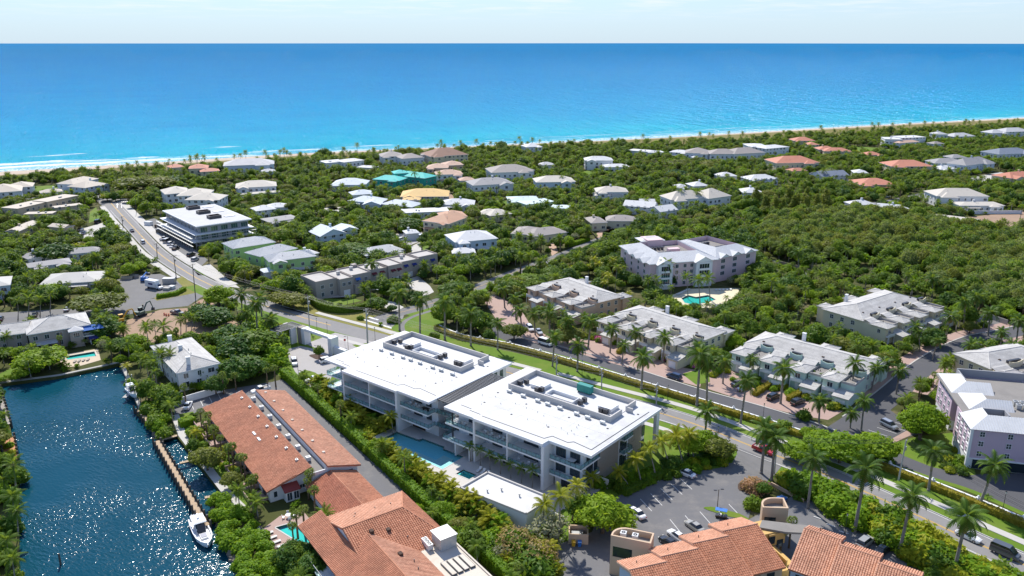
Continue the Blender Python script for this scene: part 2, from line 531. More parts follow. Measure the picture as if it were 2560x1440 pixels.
for nm, c in dict(roof_white=(0.60,0.60,0.59), roof_cream=(0.54,0.49,0.41), roof_tan=(0.52,0.45,0.36), roof_grey=(0.30,0.29,0.285),
     roof_lightgrey=(0.46,0.46,0.46), roof_red=(0.52,0.20,0.12), roof_orange=(0.50,0.28,0.17), roof_brown=(0.24,0.12,0.075),
     roof_salmon=(0.52,0.34,0.24), roof_teal=(0.045,0.50,0.45), roof_yellow=(0.68,0.44,0.15), roof_taupe=(0.30,0.265,0.24),
     roof_blue=(0.17,0.20,0.25), roof_paleblue=(0.56,0.61,0.65), roof_mint=(0.52,0.62,0.60), roof_dirtywhite=(0.48,0.46,0.42)).items():
 roofcover(nm, c)
# grass and ground
def grass_mat(name, c1, c2, dry, dry_amt):
 t = NT(name)
 col = t.mix(t.noise(0.5,5,0.65), c1, c2)
 d = t.ramp(t.noise(0.10,7,0.7),[(0.45,(0,0,0)),(0.70,(1,1,1))])
 col = t.mix(t.math('MULTIPLY', d, dry_amt), col, dry)
 fine = t.noise(7.0,3,0.7)
 col = t.mix(t.math('MULTIPLY', fine, 0.35), col, sc3(c1,0.4))
 t.pbsdf(Base_Color=col, Roughness=0.9, Normal=t.bump(fine, 0.5,0.06), Specular_IOR_Level=0.2)
grass_mat('lawn_grass', (0.085,0.17,0.012),(0.15,0.24,0.02),(0.24,0.24,0.05),0.55)
grass_mat('dry_grass', (0.16,0.17,0.03),(0.25,0.23,0.05),(0.34,0.27,0.11),0.7)
grass_mat('dune_grass', (0.16,0.15,0.035),(0.22,0.18,0.05),(0.30,0.22,0.09),0.7)
t = NT('ground_soil')
col = t.mix(t.noise(0.12,7,0.7),(0.040,0.055,0.014),(0.10,0.10,0.035))
col = t.mix(t.math('MULTIPLY', t.ramp(t.noise(0.05,7,0.7),[(0.55,(0,0,0)),(0.72,(1,1,1))]),0.7), col, (0.28,0.22,0.14))
t.pbsdf(Base_Color=col, Roughness=0.95, Specular_IOR_Level=0.1)
# foliage
leafy('leaf_mid', (0.030,0.075,0.010),(0.115,0.170,0.016))
leafy('leaf_dark', (0.020,0.056,0.012),(0.052,0.105,0.016),0.3)
leafy('leaf_bright', (0.10,0.175,0.010),(0.16,0.23,0.015),0.42)
leafy('leaf_olive', (0.060,0.085,0.016),(0.150,0.150,0.030),0.34)
leafy('leaf_mangrove', (0.045,0.090,0.016),(0.160,0.175,0.055),0.36)
leafy('leaf_hedge', (0.085,0.165,0.010),(0.14,0.225,0.014),0.42)
leafy('leaf_croton', (0.20,0.19,0.02),(0.30,0.20,0.02),0.35)
leafy('leaf_wall', (0.16,0.15,0.02),(0.24,0.18,0.025),0.35)
leafy('leaf_yellow', (0.17,0.20,0.012),(0.27,0.26,0.02),0.4)
leafy('leaf_brown', (0.17,0.12,0.045),(0.22,0.15,0.06),0.25)
leafy('leaf_russet', (0.20,0.10,0.06),(0.24,0.14,0.07),0.25)
leafy('leaf_grey', (0.13,0.13,0.075),(0.20,0.20,0.12),0.25)
leafy('leaf_pink', (0.38,0.07,0.20),(0.45,0.12,0.25),0.3)
leafy('palm_green', (0.042,0.084,0.012),(0.120,0.165,0.018),0.32,0.5)
leafy('palm_royal', (0.028,0.060,0.010),(0.058,0.104,0.014),0.28,0.5)
leafy('palm_yellow', (0.15,0.17,0.015),(0.24,0.22,0.02),0.35,0.4)
leafy('palm_sabal', (0.075,0.115,0.03),(0.13,0.165,0.04),0.3,0.45)
leafy('palm_dead', (0.17,0.13,0.055),(0.24,0.19,0.08),0.2,0.6)
# water
SH_K, SH_C = 0.4226,792.6                 # shoreline y = K x + C
SH_A = math.atan(SH_K)
def shore(a, b):
 """a metres along the shore from the view axis, b metres out to sea"""
 return Vector((a * math.cos(SH_A) - b * math.sin(SH_A), SH_C + a * math.sin(SH_A) + b * math.cos(SH_A)))
def rot_coords(t, ang, oy, sx=1.0, sy=1.0):
 mp = t.n('ShaderNodeMapping'); mp.vector_type = 'TEXTURE'
 mp.inputs['Location'].default_value = (0, oy, 0); mp.inputs['Rotation'].default_value = (0,0, ang)
 mp.inputs['Scale'].default_value = (1 / sx, 1 / sy, 1)
 t.l(t.pos(), mp.inputs[0]); return mp.outputs[0]
t = NT('ocean_water')
sxyz = t.n('ShaderNodeSeparateXYZ'); t.l(rot_coords(t, SH_A, SH_C), sxyz.inputs[0])
a_, b_ = sxyz.outputs[0], sxyz.outputs[1]
warp = t.math('MULTIPLY', t.math('SUBTRACT', t.noise(0.012,3,0.5),0.5),60.0)
bw = t.math('ADD', b_, warp)
lg = t.math('DIVIDE', t.math('LOGARITHM', t.math('MAXIMUM', t.math('ADD', bw, 20.0),2.0),10.0),4.5)
colr = t.ramp(lg, [(0.24,(0.08,0.42,0.42)),(0.36,(0.012,0.42,0.48)),(0.46,(0.004,0.36,0.48)),(0.56,(0.002,0.285,0.46)),
     (0.68,(0.002,0.205,0.40)),(0.82,(0.005,0.155,0.33)),(0.95,(0.02,0.165,0.31))])  # last stop paler: haze at the horizon put into the water colour
pat = t.noise(1.0,5,0.6, rot_coords(t, SH_A, SH_C, 0.004,0.016))
colr = t.mix(t.math('MULTIPLY', pat, 0.32), colr, (0.001,0.12,0.36))
rip = t.ramp(t.noise(1.0,9,0.82, rot_coords(t, SH_A, SH_C, 0.006,0.009)),[(0.36,(0,0,0)),(0.66,(1,1,1))])
colr = t.mix(t.math('MULTIPLY', rip, 0.42), colr, (0.0,0.13,0.32))
# breaking waves: rows parallel to the shore, broken up along it
wob = t.math('MULTIPLY', t.math('SUBTRACT', t.noise(0.03,4,0.6),0.5),14.0)
wob2 = t.math('MULTIPLY', t.math('SUBTRACT', t.noise(0.25,4,0.6),0.5),4.0)
bb = t.math('ADD', t.math('ADD', b_, wob), wob2)
def band(c, w, soft):
 d = t.math('ABSOLUTE', t.math('SUBTRACT', bb, c))
 return t.math('SUBTRACT', 1.0, t.math('DIVIDE', t.math('MAXIMUM', t.math('SUBTRACT', d, w),0.0), soft), True)
surf = t.math('MULTIPLY', t.math('SUBTRACT', 520.0, t.math('ADD', a_, 420.0)),0.0018, True)     # surf is higher up the beach to the left
lace = t.ramp(t.noise(0.5,5,0.72),[(0.40,(0,0,0)),(0.62,(1,1,1))])
brk = lambda s, lo: t.ramp(t.noise(1.0,4,0.6, rot_coords(t, SH_A, SH_C, s, s * 5)),[(lo, (0,0,0)),(lo + 0.08,(1,1,1))])
f1 = t.math('MULTIPLY', band(0.0,5.0,8.0), lace)
f2 = t.math('MULTIPLY', t.math('MULTIPLY', band(17.0,3.6,6.0), brk(0.018,0.46)), t.math('ADD', t.math('MULTIPLY', surf, 0.8),0.25))
f3 = t.math('MULTIPLY', t.math('MULTIPLY', band(38.0,3.2,6.0), brk(0.014,0.50)), t.math('ADD', t.math('MULTIPLY', surf, 0.9),0.15))
f4 = t.math('MULTIPLY', t.math('MULTIPLY', band(85.0,2.6,5.0), brk(0.012,0.60)), surf)
wash = t.math('MULTIPLY', t.math('MULTIPLY', t.math('MULTIPLY', band(10.0,18.0,12.0), lace), surf),0.45)
foam = t.math('MAXIMUM', t.math('MAXIMUM', f1, f2), t.math('MAXIMUM', t.math('MAXIMUM', f3, f4), wash), True)
caps = t.ramp(t.noise(1.0,3,0.6, rot_coords(t, SH_A - 0.1, SH_C, 0.10,0.28)),[(0.725,(0,0,0)),(0.76,(1,1,1))])
foam = t.math('MAXIMUM', foam, t.math('MULTIPLY', caps, 0.35), True)
colr = t.mix(foam, colr, (0.72,0.74,0.74))
w1 = t.noise(1.0,3,0.62, rot_coords(t, SH_A - 0.15, SH_C, 0.25,0.10))
w2 = t.noise(1.0,2,0.6, rot_coords(t, SH_A + 0.3, SH_C, 0.9,0.5))
w3 = t.noise(1.0,3,0.6, rot_coords(t, SH_A, SH_C, 0.07,0.022))
hgt = t.math('ADD', t.math('ADD', w1, t.math('MULTIPLY', w2,0.22)), t.math('MULTIPLY', w3,2.5))
dif = t.n('ShaderNodeBsdfDiffuse'); t.set(dif.inputs[0], colr); t.l(t.bump(hgt, 1.0,2.0), dif.inputs['Normal'])
glo = t.n('ShaderNodeBsdfGlossy'); glo.inputs['Roughness'].default_value = 0.16
t.l(t.bump(hgt, 1.0,3.4), glo.inputs['Normal'])
mx = t.n('ShaderNodeMixShader'); t.set(mx.inputs[0], t.math('SUBTRACT', 0.045, t.math('MULTIPLY', foam, 0.035)))
t.l(dif.outputs[0], mx.inputs[1]); t.l(glo.outputs[0], mx.inputs[2]); t.l(mx.outputs[0], t.out.inputs[0])
t = NT('canal_water')
big = t.noise(0.03,3,0.5)
w1 = t.noise(1.0,2,0.5, rot_coords(t, math.radians(-32),0,0.7,1.5))
w2 = t.noise(3.0,1,0.5)
gust = t.ramp(t.noise(0.035,3,0.5),[(0.38,(0.16,) * 3),(0.60,(1,1,1))])
hgt = t.math('MULTIPLY', t.math('ADD', w1, t.math('MULTIPLY', w2,0.16)), gust)
t.pbsdf(Base_Color=t.mix(big, (0.002,0.042,0.066),(0.004,0.064,0.096)), Roughness=0.13, IOR=1.33, Specular_IOR_Level=0.3, Normal=t.bump(hgt, 0.85,0.46))
def pool_water(name, tint):
 t = NT(name)
 rip = t.noise(2.2,3,0.6)
 tr = t.n('ShaderNodeBsdfTransparent'); t.set(tr.inputs[0], t.mix(rip, sc3(tint, 0.88), sc3(tint, 1.1)))
 gl = t.n('ShaderNodeBsdfGlossy'); gl.inputs['Roughness'].default_value = 0.04
 nb = t.bump(rip, 0.25,0.1); t.l(nb, gl.inputs['Normal'])
 fr = t.n('ShaderNodeFresnel'); fr.inputs[0].default_value = 1.33; t.l(nb, fr.inputs['Normal'])
 mx = t.n('ShaderNodeMixShader'); t.l(fr.outputs[0], mx.inputs[0]); t.l(tr.outputs[0], mx.inputs[1]); t.l(gl.outputs[0], mx.inputs[2])
 t.l(mx.outputs[0], t.out.inputs[0])
pool_water('pool_water_blue', (0.66,0.94,1.0)); pool_water('pool_water_teal', (0.40,0.88,0.85))
plain('pool_floor', (0.40,0.84,0.98),0.6,0.06,0.8)
plain('pool_shelf', (0.76,0.86,0.86),0.6,0.05,0.8)
plain('pool_teal', (0.16,0.62,0.60),0.6,0.06,0.8)
mb = MB()
P0, P1, P2, P3 = shore(-60000,-14), shore(60000,-14), shore(60000,90000), shore(-60000,90000)
mb.poly([(p.x, p.y, -0.55) for p in (P0, P1, P2, P3)])
o = mb.build('ocean', 'ocean_water'); o['kind'] = 'structure'
# hero plot frame
HO = at(807,899,11.5).xy
HA = math.radians(-38.8)
HF = Fr(HO, HA)
def hu(u, w): return HF.w((u, w, 0)).xy
POOLS = []
hero_pool = [hu(*p) for p in [(30.5,-1.7),(38.1,-1.2),(38.1,-0.1),(45.7,0.2),(45.7,-0.7),(52.5,-0.5),(52.5,-8.0),(36,-8.0),(30.5,-7.0)]]
hero_spa = [hu(*p) for p in [(56.4,-7.6),(60.4,-7.5),(60.5,-5.0),(56.4,-5.1)]]
south_pool = A2([(689,1319),(735,1306),(775,1342),(772,1360),(742,1352)])
left_pool = A2([(160,892),(236,879),(240,890),(170,899)])
condo_pool = A2([(1704,746),(1720,738),(1740,743),(1770,738),(1789,749),(1765,757),(1735,762),(1712,757)])
north_pool = A2([(1268,598),(1287,604),(1284,611),(1262,604)])
POOLS = [hero_pool, hero_spa, south_pool, left_pool, condo_pool, north_pool]
canal_poly = A2([(0,960),(150,940),(300,909),(322,962),(347,1023),(398,1096),(440,1088),(562,1243),(524,1262),(545,1322),(585,1400),(640,1510),(720,1660),
     (60,1660),(47,1440),(47,1200),(40,1150),(25,1062),(14,1055),(0,975),(-160,985),(-160,990)])
canal_poly = canal_poly[:-2] + A2([(-120,985),(-120,978)])
# ground sheet: reaches the beach, far along the coast and behind the camera
g_out = [shore(-6000,-62), shore(-420,-62), shore(-300,-50), shore(-170,-30), shore(-40,-34), shore(150,-70), shore(450,-68), shore(6000,-68), Vector((6000,-2500)), Vector((-6000,-2500))]
sheet('ground', g_out, 0.0, 'ground_soil', holes=[canal_poly] + POOLS, skirt=2.2)
cw = sheet('canal_water', A2([(-200,900),(330,880),(700,1200),(760,1700),(-200,1700)],-0.9),-0.9, 'canal_water')
cw['label'] = 'dark blue canal water glittering in the sun'
block(canal_poly, 0.5)
# beach: dune grass band and sloping sand
def coast_strip(name, prof, m, a0=-2500, a1=4000):
 """prof: list of rows, each row a function a -> (b, z)"""
 mb = MB()
 aa = [a0,-900,-600,-450,-380,-320,-270,-220,-180,-140,-90,-40,10,60,120,180,250,330,420,520,640,800,1100, a1]
 rows = [[(*shore(a, r(a)[0]), r(a)[1]) for a in aa] for r in prof]
 for i in range(len(rows) - 1):
  for j in range(len(aa) - 1):
   mb.poly([rows[i][j], rows[i][j + 1], rows[i + 1][j + 1], rows[i + 1][j]])
 o = mb.build(name, m); o['kind'] = 'structure'; return o
def lerp_tab(tab):
 def f(a):
  if a <= tab[0][0]: return tab[0][1]
  for (x0, y0),(x1, y1) in zip(tab, tab[1:]):
   if a <= x1: return y0 + (y1 - y0) * (a - x0) / (x1 - x0)
  return tab[-1][1]
 return f
dune_out = lerp_tab([(-430,-38),(-340,-27),(-190,-9),(-60,-12),(60,-20),(200,-24),(500,-17),(700,-17)])
shore_wob = lerp_tab([(-430,-8),(-300,2),(-200,13),(-110,6),(-40,0),(60,-5),(180,-10),(300,-4),(450,3),(700,3)])
dune_in = lerp_tab([(-430,-66),(-300,-54),(-170,-34),(-40,-38),(150,-74),(450,-72)])
coast_strip('beach', [lambda a: (dune_out(a) - 3,0.35), lambda a: (dune_out(a) * .45 + shore_wob(a) * .55,0.1), lambda a: (shore_wob(a) - 1,-0.5), lambda a: (shore_wob(a) + 14,-1.6)], 'sand')
coast_strip('dune', [lambda a: (dune_in(a),-0.1), lambda a: (dune_in(a) * .8 + dune_out(a) * .2,0.9), lambda a: (dune_in(a) * .3 + dune_out(a) * .7,1.3), lambda a: (dune_out(a) + 3,0.2)], 'dune_grass')
# roads
def zl(u, v): return at(u, v).xy
main_pts = [zl(*p) for p in [(277,507),(302,535),(337,572),(390,627),(450,670),(515,707),(620,750),(735,787),(800,806)]]
main_pts += [hu(-10,42.6), hu(30,46.0), hu(60,48.5)] + [zl(*p) for p in [(1664,1037),(1772,1073),(1880,1116),(2060,1185),(2290,1287),(2420,1348),(2560,1412),(2760,1510)]]
main = smooth_line(main_pts, 6)
# first stretch of the line fans out towards the junction by the beach
strip('main_road', main, -3.9,3.9,0.03, 'asphalt_main')
sheet('road_junction', A2([(245,505),(232,489),(345,484),(316,500),(334,533),(349,558),(318,572),(305,556),(270,531)]),0.034, 'asphalt_main')
coast_road = smooth_line([zl(*p) for p in [(-260,506),(0,497),(120,495),(300,488),(450,478),(560,470),(700,462)]],4)
strip('coast_road', coast_road, -3.3,3.3,0.026, 'asphalt_mid')
block_line(main, -9.5,9.0)
block_line(coast_road, -3.6,3.6)
up = main[:34]                       # upper part of the road, towards the beach
low = main[62:]
strip('pavement_bike_lane', main[2:33],4.4,8.6,0.14, 'concrete_walk', h=0.16)
strip('pavement_west', main[2:28],-7.4,-4.6,0.14, 'concrete_walk', h=0.16)
strip('pavement_beside_hedge', main[44:62],5.6,7.6,0.14, 'concrete_walk', h=0.16)
strip('pavement_beside_wall', main[62:],6.6,8.6,0.14, 'concrete_walk', h=0.16)
strip('verge_beside_wall', main[58:],3.9,14.5,0.045, 'lawn_grass')
strip('verge_west_side', main[30:58],-9.0,-3.9,0.045, 'lawn_grass')
strip('verge_beside_hedge', main[36:58],3.9,10.5,0.045, 'dry_grass')
strip('verge_near_side', main[70:],-7.5,-3.9,0.045, 'lawn_grass')
strip('kerb_far', main[34:46],3.9,4.1,0.15, 'kerb', h=0.2)
strip('kerb_wall_side', main[62:],3.9,4.1,0.15, 'kerb', h=0.2)
strip('kerb_near_side', main[72:],-4.1,-3.9,0.15, 'kerb', h=0.2)
def lines(name, line, d, w, m, dash=None, z=0.042, lab=None):
 mb = MB(); a, b = offset_line(line, d - w / 2), offset_line(line, d + w / 2)
 for i in range(len(line) - 1):
  if dash and i % dash: continue
  mb.poly([(p.x, p.y, z) for p in (a[i], a[i + 1], b[i + 1], b[i])])
 o = mb.build(name, m); o['kind'] = 'structure'; return o
lines('centre_line_marking', main[:50],-0.16,0.16, 'yellow_paint'); lines('centre_line_marking', main[:50],0.16,0.16, 'yellow_paint')
lines('centre_line_marking', main[56:],-0.16,0.16, 'yellow_paint'); lines('centre_line_marking', main[56:],0.16,0.16, 'yellow_paint')
lines('edge_line_marking', main[60:],3.55,0.14, 'white_line'); lines('edge_line_marking', main[60:],-3.55,0.14, 'white_line')
lines('edge_line_marking', main[4:36],3.4,0.12, 'white_line'); lines('edge_line_marking', main[4:34],-3.4,0.12, 'white_line')
def paint(name, px, m='white_line', z=0.046):
 return sheet(name, A2(px), z, m)
# crossing at the side street
paint('crosswalk_line_marking', [(857,800),(862,799),(985,834),(980,836)])
paint('crosswalk_line_marking', [(895,796),(900,795),(984,820),(979,822)])
paint('stop_line_marking', [(920,794),(924,792),(948,799),(944,801)])
for k in range(9):
 u = 288 + k * 4.8
 paint('zebra_bar_marking', [(u, 506.5 - k * .25),(u + 2.6,506.2 - k * .25),(u + 2.2,504 - k * .25),(u - .4,504.4 - k * .25)])
for u in (292,303):
 paint('turn_arrow_marking', [(u, 520),(u + 2,520),(u + 3,512),(u + 5,511),(u + 1,508),(u - 2,511),(u, 512)])
# side street going north past the pink condominium
side_pts = [zl(*p) for p in [(925,808),(985,786),(1060,765),(1150,735),(1230,704),(1290,680),(1340,662),(1400,640),(1455,618),(1500,600),(1540,588),(1560,572),(1540,560)]]
side = smooth_line(side_pts, 4)
strip('side_street', side, -3.3,3.3,0.036, 'asphalt_mid')
lines('centre_line_marking', side[3:34],0.1,0.15, 'yellow_paint', z=0.046)
sheet('street_corner', A2([(880,796),(945,800),(985,780),(1010,788),(1000,818),(985,836)]),0.033, 'asphalt_main')
block_line(side, -4.6,4.6)
strip('verge_side_street', side[5:30],-6.5,-3.3,0.05, 'lawn_grass')
# curved garden path and lawn on the corner
sheet('corner_lawn', A2([(985,830),(978,820),(1000,800),(1040,783),(1085,772),(1110,790),(1130,830),(1180,852),(1290,885),(1320,905),(1200,885),(1060,850)]),0.052, 'lawn_grass')
strip('garden_path', smooth_line([zl(*p) for p in [(1012,838),(1006,812),(1030,793),(1075,778),(1110,764)]],5),-0.8,0.8,0.058, 'asphalt_mid')
block(A2([(975,835),(985,805),(1085,765),(1115,785),(1140,835),(1330,885),(1330,920),(1060,860)]))
# private road behind the long white wall
priv_pts = [zl(*p) for p in [(1190,792),(1232,822),(1290,850),(1380,872),(1480,898),(1600,938),(1740,983),(1880,1022),(2020,1066),(2130,1110),(2250,1150),(2340,1180),(2450,1215),(2600,1280),(2750,1350)]]
priv = smooth_line(priv_pts, 5)
strip('private_road', priv, -3.0,3.0,0.028, 'asphalt_dark')
block_line(priv, -4.6,4.4)
strip('kerb_private_road', priv[5:44],3.0,3.45,0.12, 'concrete_walk', h=0.14)
strip('verge_private_road', priv[2:],-4.6,-3.0,0.048, 'lawn_grass')
cross_pts = [zl(*p) for p in [(2090,1088),(2160,1040),(2230,985),(2300,925),(2370,880),(2440,850),(2500,838),(2600,815)]]
cross = smooth_line(cross_pts, 4)
strip('cross_road', cross, -3.6,3.6,0.031, 'asphalt_dark')
block_line(cross, -5,5)
strip('kerb_cross_road', cross[3:],3.6,4.0,0.12, 'concrete_walk', h=0.14)
strip('paver_apron', cross[6:],4.0,8.0,0.034, 'pink_paver')
strip('paver_apron', cross[9:],-7.5,-3.6,0.034, 'pink_paver')
sheet('parking_court', A2([(2150,1068),(2225,1025),(2275,1062),(2300,1085),(2240,1100),(2190,1108)]),0.038, 'asphalt_dark')
sheet('garage_court', A2([(2225,1138),(2300,1168),(2400,1190),(2470,1185),(2700,1180),(2700,1330),(2560,1285),(2440,1225),(2330,1185),(2240,1158)]),0.036, 'asphalt_dark')
block(A2([(2150,1068),(2225,1025),(2300,1085),(2700,1170),(2700,1340),(2230,1165)]))
# paved forecourts of the villas
for nm, px in (('villa_forecourt', [(1385,850),(1440,842),(1560,868),(1690,915),(1760,930),(1750,968),(1620,932),(1500,900),(1400,868)]),
    ('villa_forecourt', [(1760,925),(1830,925),(1930,955),(2010,985),(2060,1010),(2120,1020),(2070,1050),(1990,1037),(1880,1008),(1768,972)]),
    ('villa_forecourt', [(1205,745),(1235,735),(1300,770),(1330,820),(1390,850),(1350,862),(1260,828)])):
 sheet(nm, A2(px),0.033, 'pink_paver'); block(A2(px))
sheet('condo_lawn', A2([(2225,1110),(2300,1090),(2400,1080),(2430,1140),(2440,1190),(2330,1168),(2260,1140)]),0.03, 'lawn_grass')
sheet('condo_path', A2([(2215,1105),(2270,1075),(2300,1068),(2320,1072),(2290,1082),(2225,1112)]),0.042, 'pink_paver')
sheet('villa_lawn', A2([(1800,812),(1850,795),(1870,800),(1838,840),(1812,838)]),0.03, 'lawn_grass')
sheet('villa_lawn', A2([(1705,935),(1770,918),(1775,955),(1740,962)]),0.04, 'lawn_grass')
# hero plot: drive, deck, lawn
sheet('entrance_drive', A2([(719,886),(722,872),(752,865),(800,876),(823,884),(845,893),(850,905),(835,930),(820,962),(772,968),(756,947),(738,930),(726,908)]),0.036, 'grey_paver')
sheet('drive_apron', A2([(764,860),(838,832),(885,843),(940,856),(880,862),(900,874),(850,889),(823,884)]),0.05, 'grey_paver')
strip('hero_pavement', main[44:76],-8.6,-6.8,0.056, 'concrete_walk')
sheet('hero_lawn', [hu(*p) for p in [(-60,8),(-60,33),(-20,38),(30,41.5),(112,44),(116,30),(92,22),(92,-12),(84,-28),(58,-20),(30,-13),(0,-5),(-30,3)]],0.02, 'lawn_grass', holes=[hero_pool, hero_spa])
sheet('drive_island', blob(*at(798,893).xy, 3.4,1.9, rot=-0.6),0.1, 'mulch')
sheet('drive_island', blob(*at(770,938).xy, 2.2,4.2, rot=0.7),0.1, 'lawn_grass')
deck = [hu(*p) for p in [(28,9),(86,9),(86,-3),(84,-4),(84,-18),(62,-18.5),(52,-12.5),(46,-11.5),(28,-9)]]
sheet('pool_deck', deck, 0.044, 'deck_stone', holes=[hero_pool, hero_spa])
block([hu(*p) for p in [(-48,10),(-50,30),(-40,40),(92,44),(92,20),(89,6),(88,-6),(84,-19),(62,-19),(46,-12),(28,-9.5),(8,-3),(-2,0)]])
def pool(name, label, poly, floor, water, depth=0.5, shelf=None):
 c = (sum(p[0] for p in poly) / len(poly), sum(p[1] for p in poly) / len(poly),0)
 t_ = thing(name, label, 'pool', c)
 mb = MB(); n = len(poly)
 pl = list(poly)
 if sum(pl[i][0] * pl[(i + 1) % n][1] - pl[(i + 1) % n][0] * pl[i][1] for i in range(n)) < 0: pl.reverse()
 mb.poly([(p[0], p[1],-depth) for p in pl])
 for i in range(n):
  a, b = pl[i], pl[(i + 1) % n]
  mb.poly([(a[0], a[1],0.03),(b[0], b[1],0.03),(b[0], b[1],-depth),(a[0], a[1],-depth)])
 mb.build('basin', floor, t_)
 if shelf:
  for s_ in shelf:
   m2 = MB(); m2.prism([tuple(p) for p in s_],-depth + 0.01,-0.22); m2.build('sun_shelf', 'pool_shelf', t_)
 sheet('water_surface', pl, -0.10, water, parent=t_)
 mb = MB()
 big = offset_line(pl + [pl[0]],-0.3)
 for i in range(n):
  a, b = pl[i], pl[(i + 1) % n]
  d = Vector((b[0] - a[0], b[1] - a[1])).normalized(); nx, ny = d.y * .3,-d.x * .3
  mb.hexa([(a[0], a[1],-0.2),(a[0] + nx, a[1] + ny, -0.2),(b[0] + nx, b[1] + ny, -0.2),(b[0], b[1],-0.2)],
    [(a[0], a[1],.075),(a[0] + nx, a[1] + ny, .075),(b[0] + nx, b[1] + ny, .075),(b[0], b[1],.075)])
 mb.build('coping', 'deck_stone', t_)
 block(poly, 1.0)
 return t_
pool('swimming_pool', 'long stepped blue pool along the white apartment building', hero_pool, 'pool_floor', 'pool_water_blue', 0.5,
  [[hu(*p) for p in [(36.3,-7.7),(52.2,-7.7),(52.2,-5.6),(36.3,-5.6)]],[hu(*p) for p in [(48.0,-5.62),(52.2,-5.62),(52.2,-3.7),(51.2,-3.7),(51.2,-2.8),(48.0,-2.8)]]])
pool('spa_pool', 'small square green spa pool beside the flat white pool house', hero_spa, 'pool_teal', 'pool_water_teal', 0.6,
  [[hu(*p) for p in [(56.5,-5.6),(60.4,-5.5),(60.4,-5.1),(56.5,-5.2)]],[hu(*p) for p in [(56.5,-7.4),(56.5,-5.7),(57.0,-5.7),(57.0,-7.4)]]])
pool('swimming_pool', 'turquoise pool half hidden by palms beside the big terracotta roof', south_pool, 'pool_teal', 'pool_water_teal', 0.5)
pool('swimming_pool', 'narrow green pool on the terrace at the canal end', left_pool, 'pool_teal', 'pool_water_teal', 0.5)
pool('swimming_pool', 'curved turquoise pool with palms behind the cream villas', condo_pool, 'pool_teal', 'pool_water_teal', 0.5)
pool('swimming_pool', 'sliver of turquoise pool beside the white two storey house', north_pool, 'pool_teal', 'pool_water_teal', 0.5)
sheet('pool_terrace', A2([(640,1335),(700,1290),(760,1280),(800,1330),(790,1372),(740,1400),(725,1440),(690,1440)]),0.03, 'pink_paver', holes=[south_pool])
sheet('pool_terrace', A2([(150,905),(152,888),(245,872),(252,900),(200,915),(165,918)]),0.03, 'beige_stucco', holes=[left_pool])
sheet('pool_terrace', A2([(1675,740),(1720,722),(1850,720),(1840,745),(1790,768),(1710,772),(1690,760)]),0.03, 'cream_stucco', holes=[condo_pool])
for px in ([(640,1335),(700,1290),(760,1280),(800,1330),(740,1400),(690,1440)],[(145,908),(150,885),(255,868),(260,905),(165,920)],[(1675,745),(1720,722),(1850,718),(1850,745),(1790,772),(1710,775)]):
 block(A2(px))
# lane between the red tiled block and the hedge
sheet('service_lane', A2([(672,962),(712,952),(760,1000),(870,1100),(1010,1225),(1030,1250),(960,1275),(900,1200),(860,1150),(780,1060),(705,980)]),0.03, 'asphalt_lot')
sheet('canal_parking', A2([(425,1010),(480,985),(560,975),(680,955),(720,945),(700,985),(640,990),(520,1020),(470,1050),(440,1045)]),0.026, 'asphalt_lot')
block(A2([(420,1010),(480,980),(720,935),(1040,1250),(960,1290)]))
# visitors' parking in the lower right
lot = A2([(1340,1440),(1385,1365),(1480,1330),(1510,1260),(1640,1190),(1730,1180),(1800,1170),(1850,1120),(1925,1150),(1930,1190),(1890,1235),(1870,1300),(2000,1230),(2120,1300),(2300,1400),(2330,1480),(1340,1480)])
sheet('car_park', lot, 0.038, 'asphalt_lot'); block(lot)
sheet('car_park_mouth', A2([(1832,1116),(1910,1146),(1955,1165),(1930,1195),(1850,1180),(1838,1150)]),0.048, 'asphalt_mid')
sheet('planting_island', blob(*at(1815,1283).xy, 4.2,1.2, rot=-0.5),0.12, 'lawn_grass')
sheet('planting_island', blob(*at(1885,1215).xy, 3.8,2.4, rot=0.3),0.12, 'mulch')
sheet('corner_bed', A2([(1790,1160),(1800,1130),(1838,1118),(1843,1135),(1830,1158)]),0.06, 'lawn_grass')
for k in range(9):                                    # bay lines and wheel stops
 a = at(1622 + 18.5 * k, 1212 - 7.6 * k)
 if k < 6:
  st = MB(Fr(a.xy, math.radians(24))); st.box(-0.9,0.9,-0.1,0.1,0.04,0.16)
  o = st.build('wheel_stop', 'white_line'); tag(o, 'concrete wheel stop in the row along the car park hedge', 'wheel stop', 'wheel stops along the car park hedge')
for k in range(3):
 a = at(2045 + 32 * k, 1296 + 18 * k)
 st = MB(Fr(a.xy, math.radians(-38))); st.box(-0.9,0.9,-0.1,0.1,0.04,0.16)
 o = st.build('wheel_stop', 'white_line'); tag(o, 'concrete wheel stop below the tall green thicket', 'wheel stop', 'wheel stops below the thicket')
def bay_lines(p0, p1, n, dirv, L):
 p0, p1 = at(*p0), at(*p1)
 for k in range(n):
  q = p0.lerp(p1, k / max(1, n - 1)); d = Vector((math.cos(dirv), math.sin(dirv)))
  mb = MB(Fr(q.xy, dirv)); mb.poly([(0,-.06,.047),(L, -.06,.047),(L, .06,.047),(0,.06,.047)])
  o = mb.build('bay_line_marking', 'white_line'); o['kind'] = 'structure'
bay_lines((1520,1290),(1700,1196),8, math.radians(-70),5.0)
bay_lines((1700,1330),(1850,1290),5, math.radians(105),4.6)
bay_lines((2170,1075),(2260,1050),5, math.radians(-45),4.8)
bay_lines((455,1018),(545,985),5, math.radians(-60),4.2)
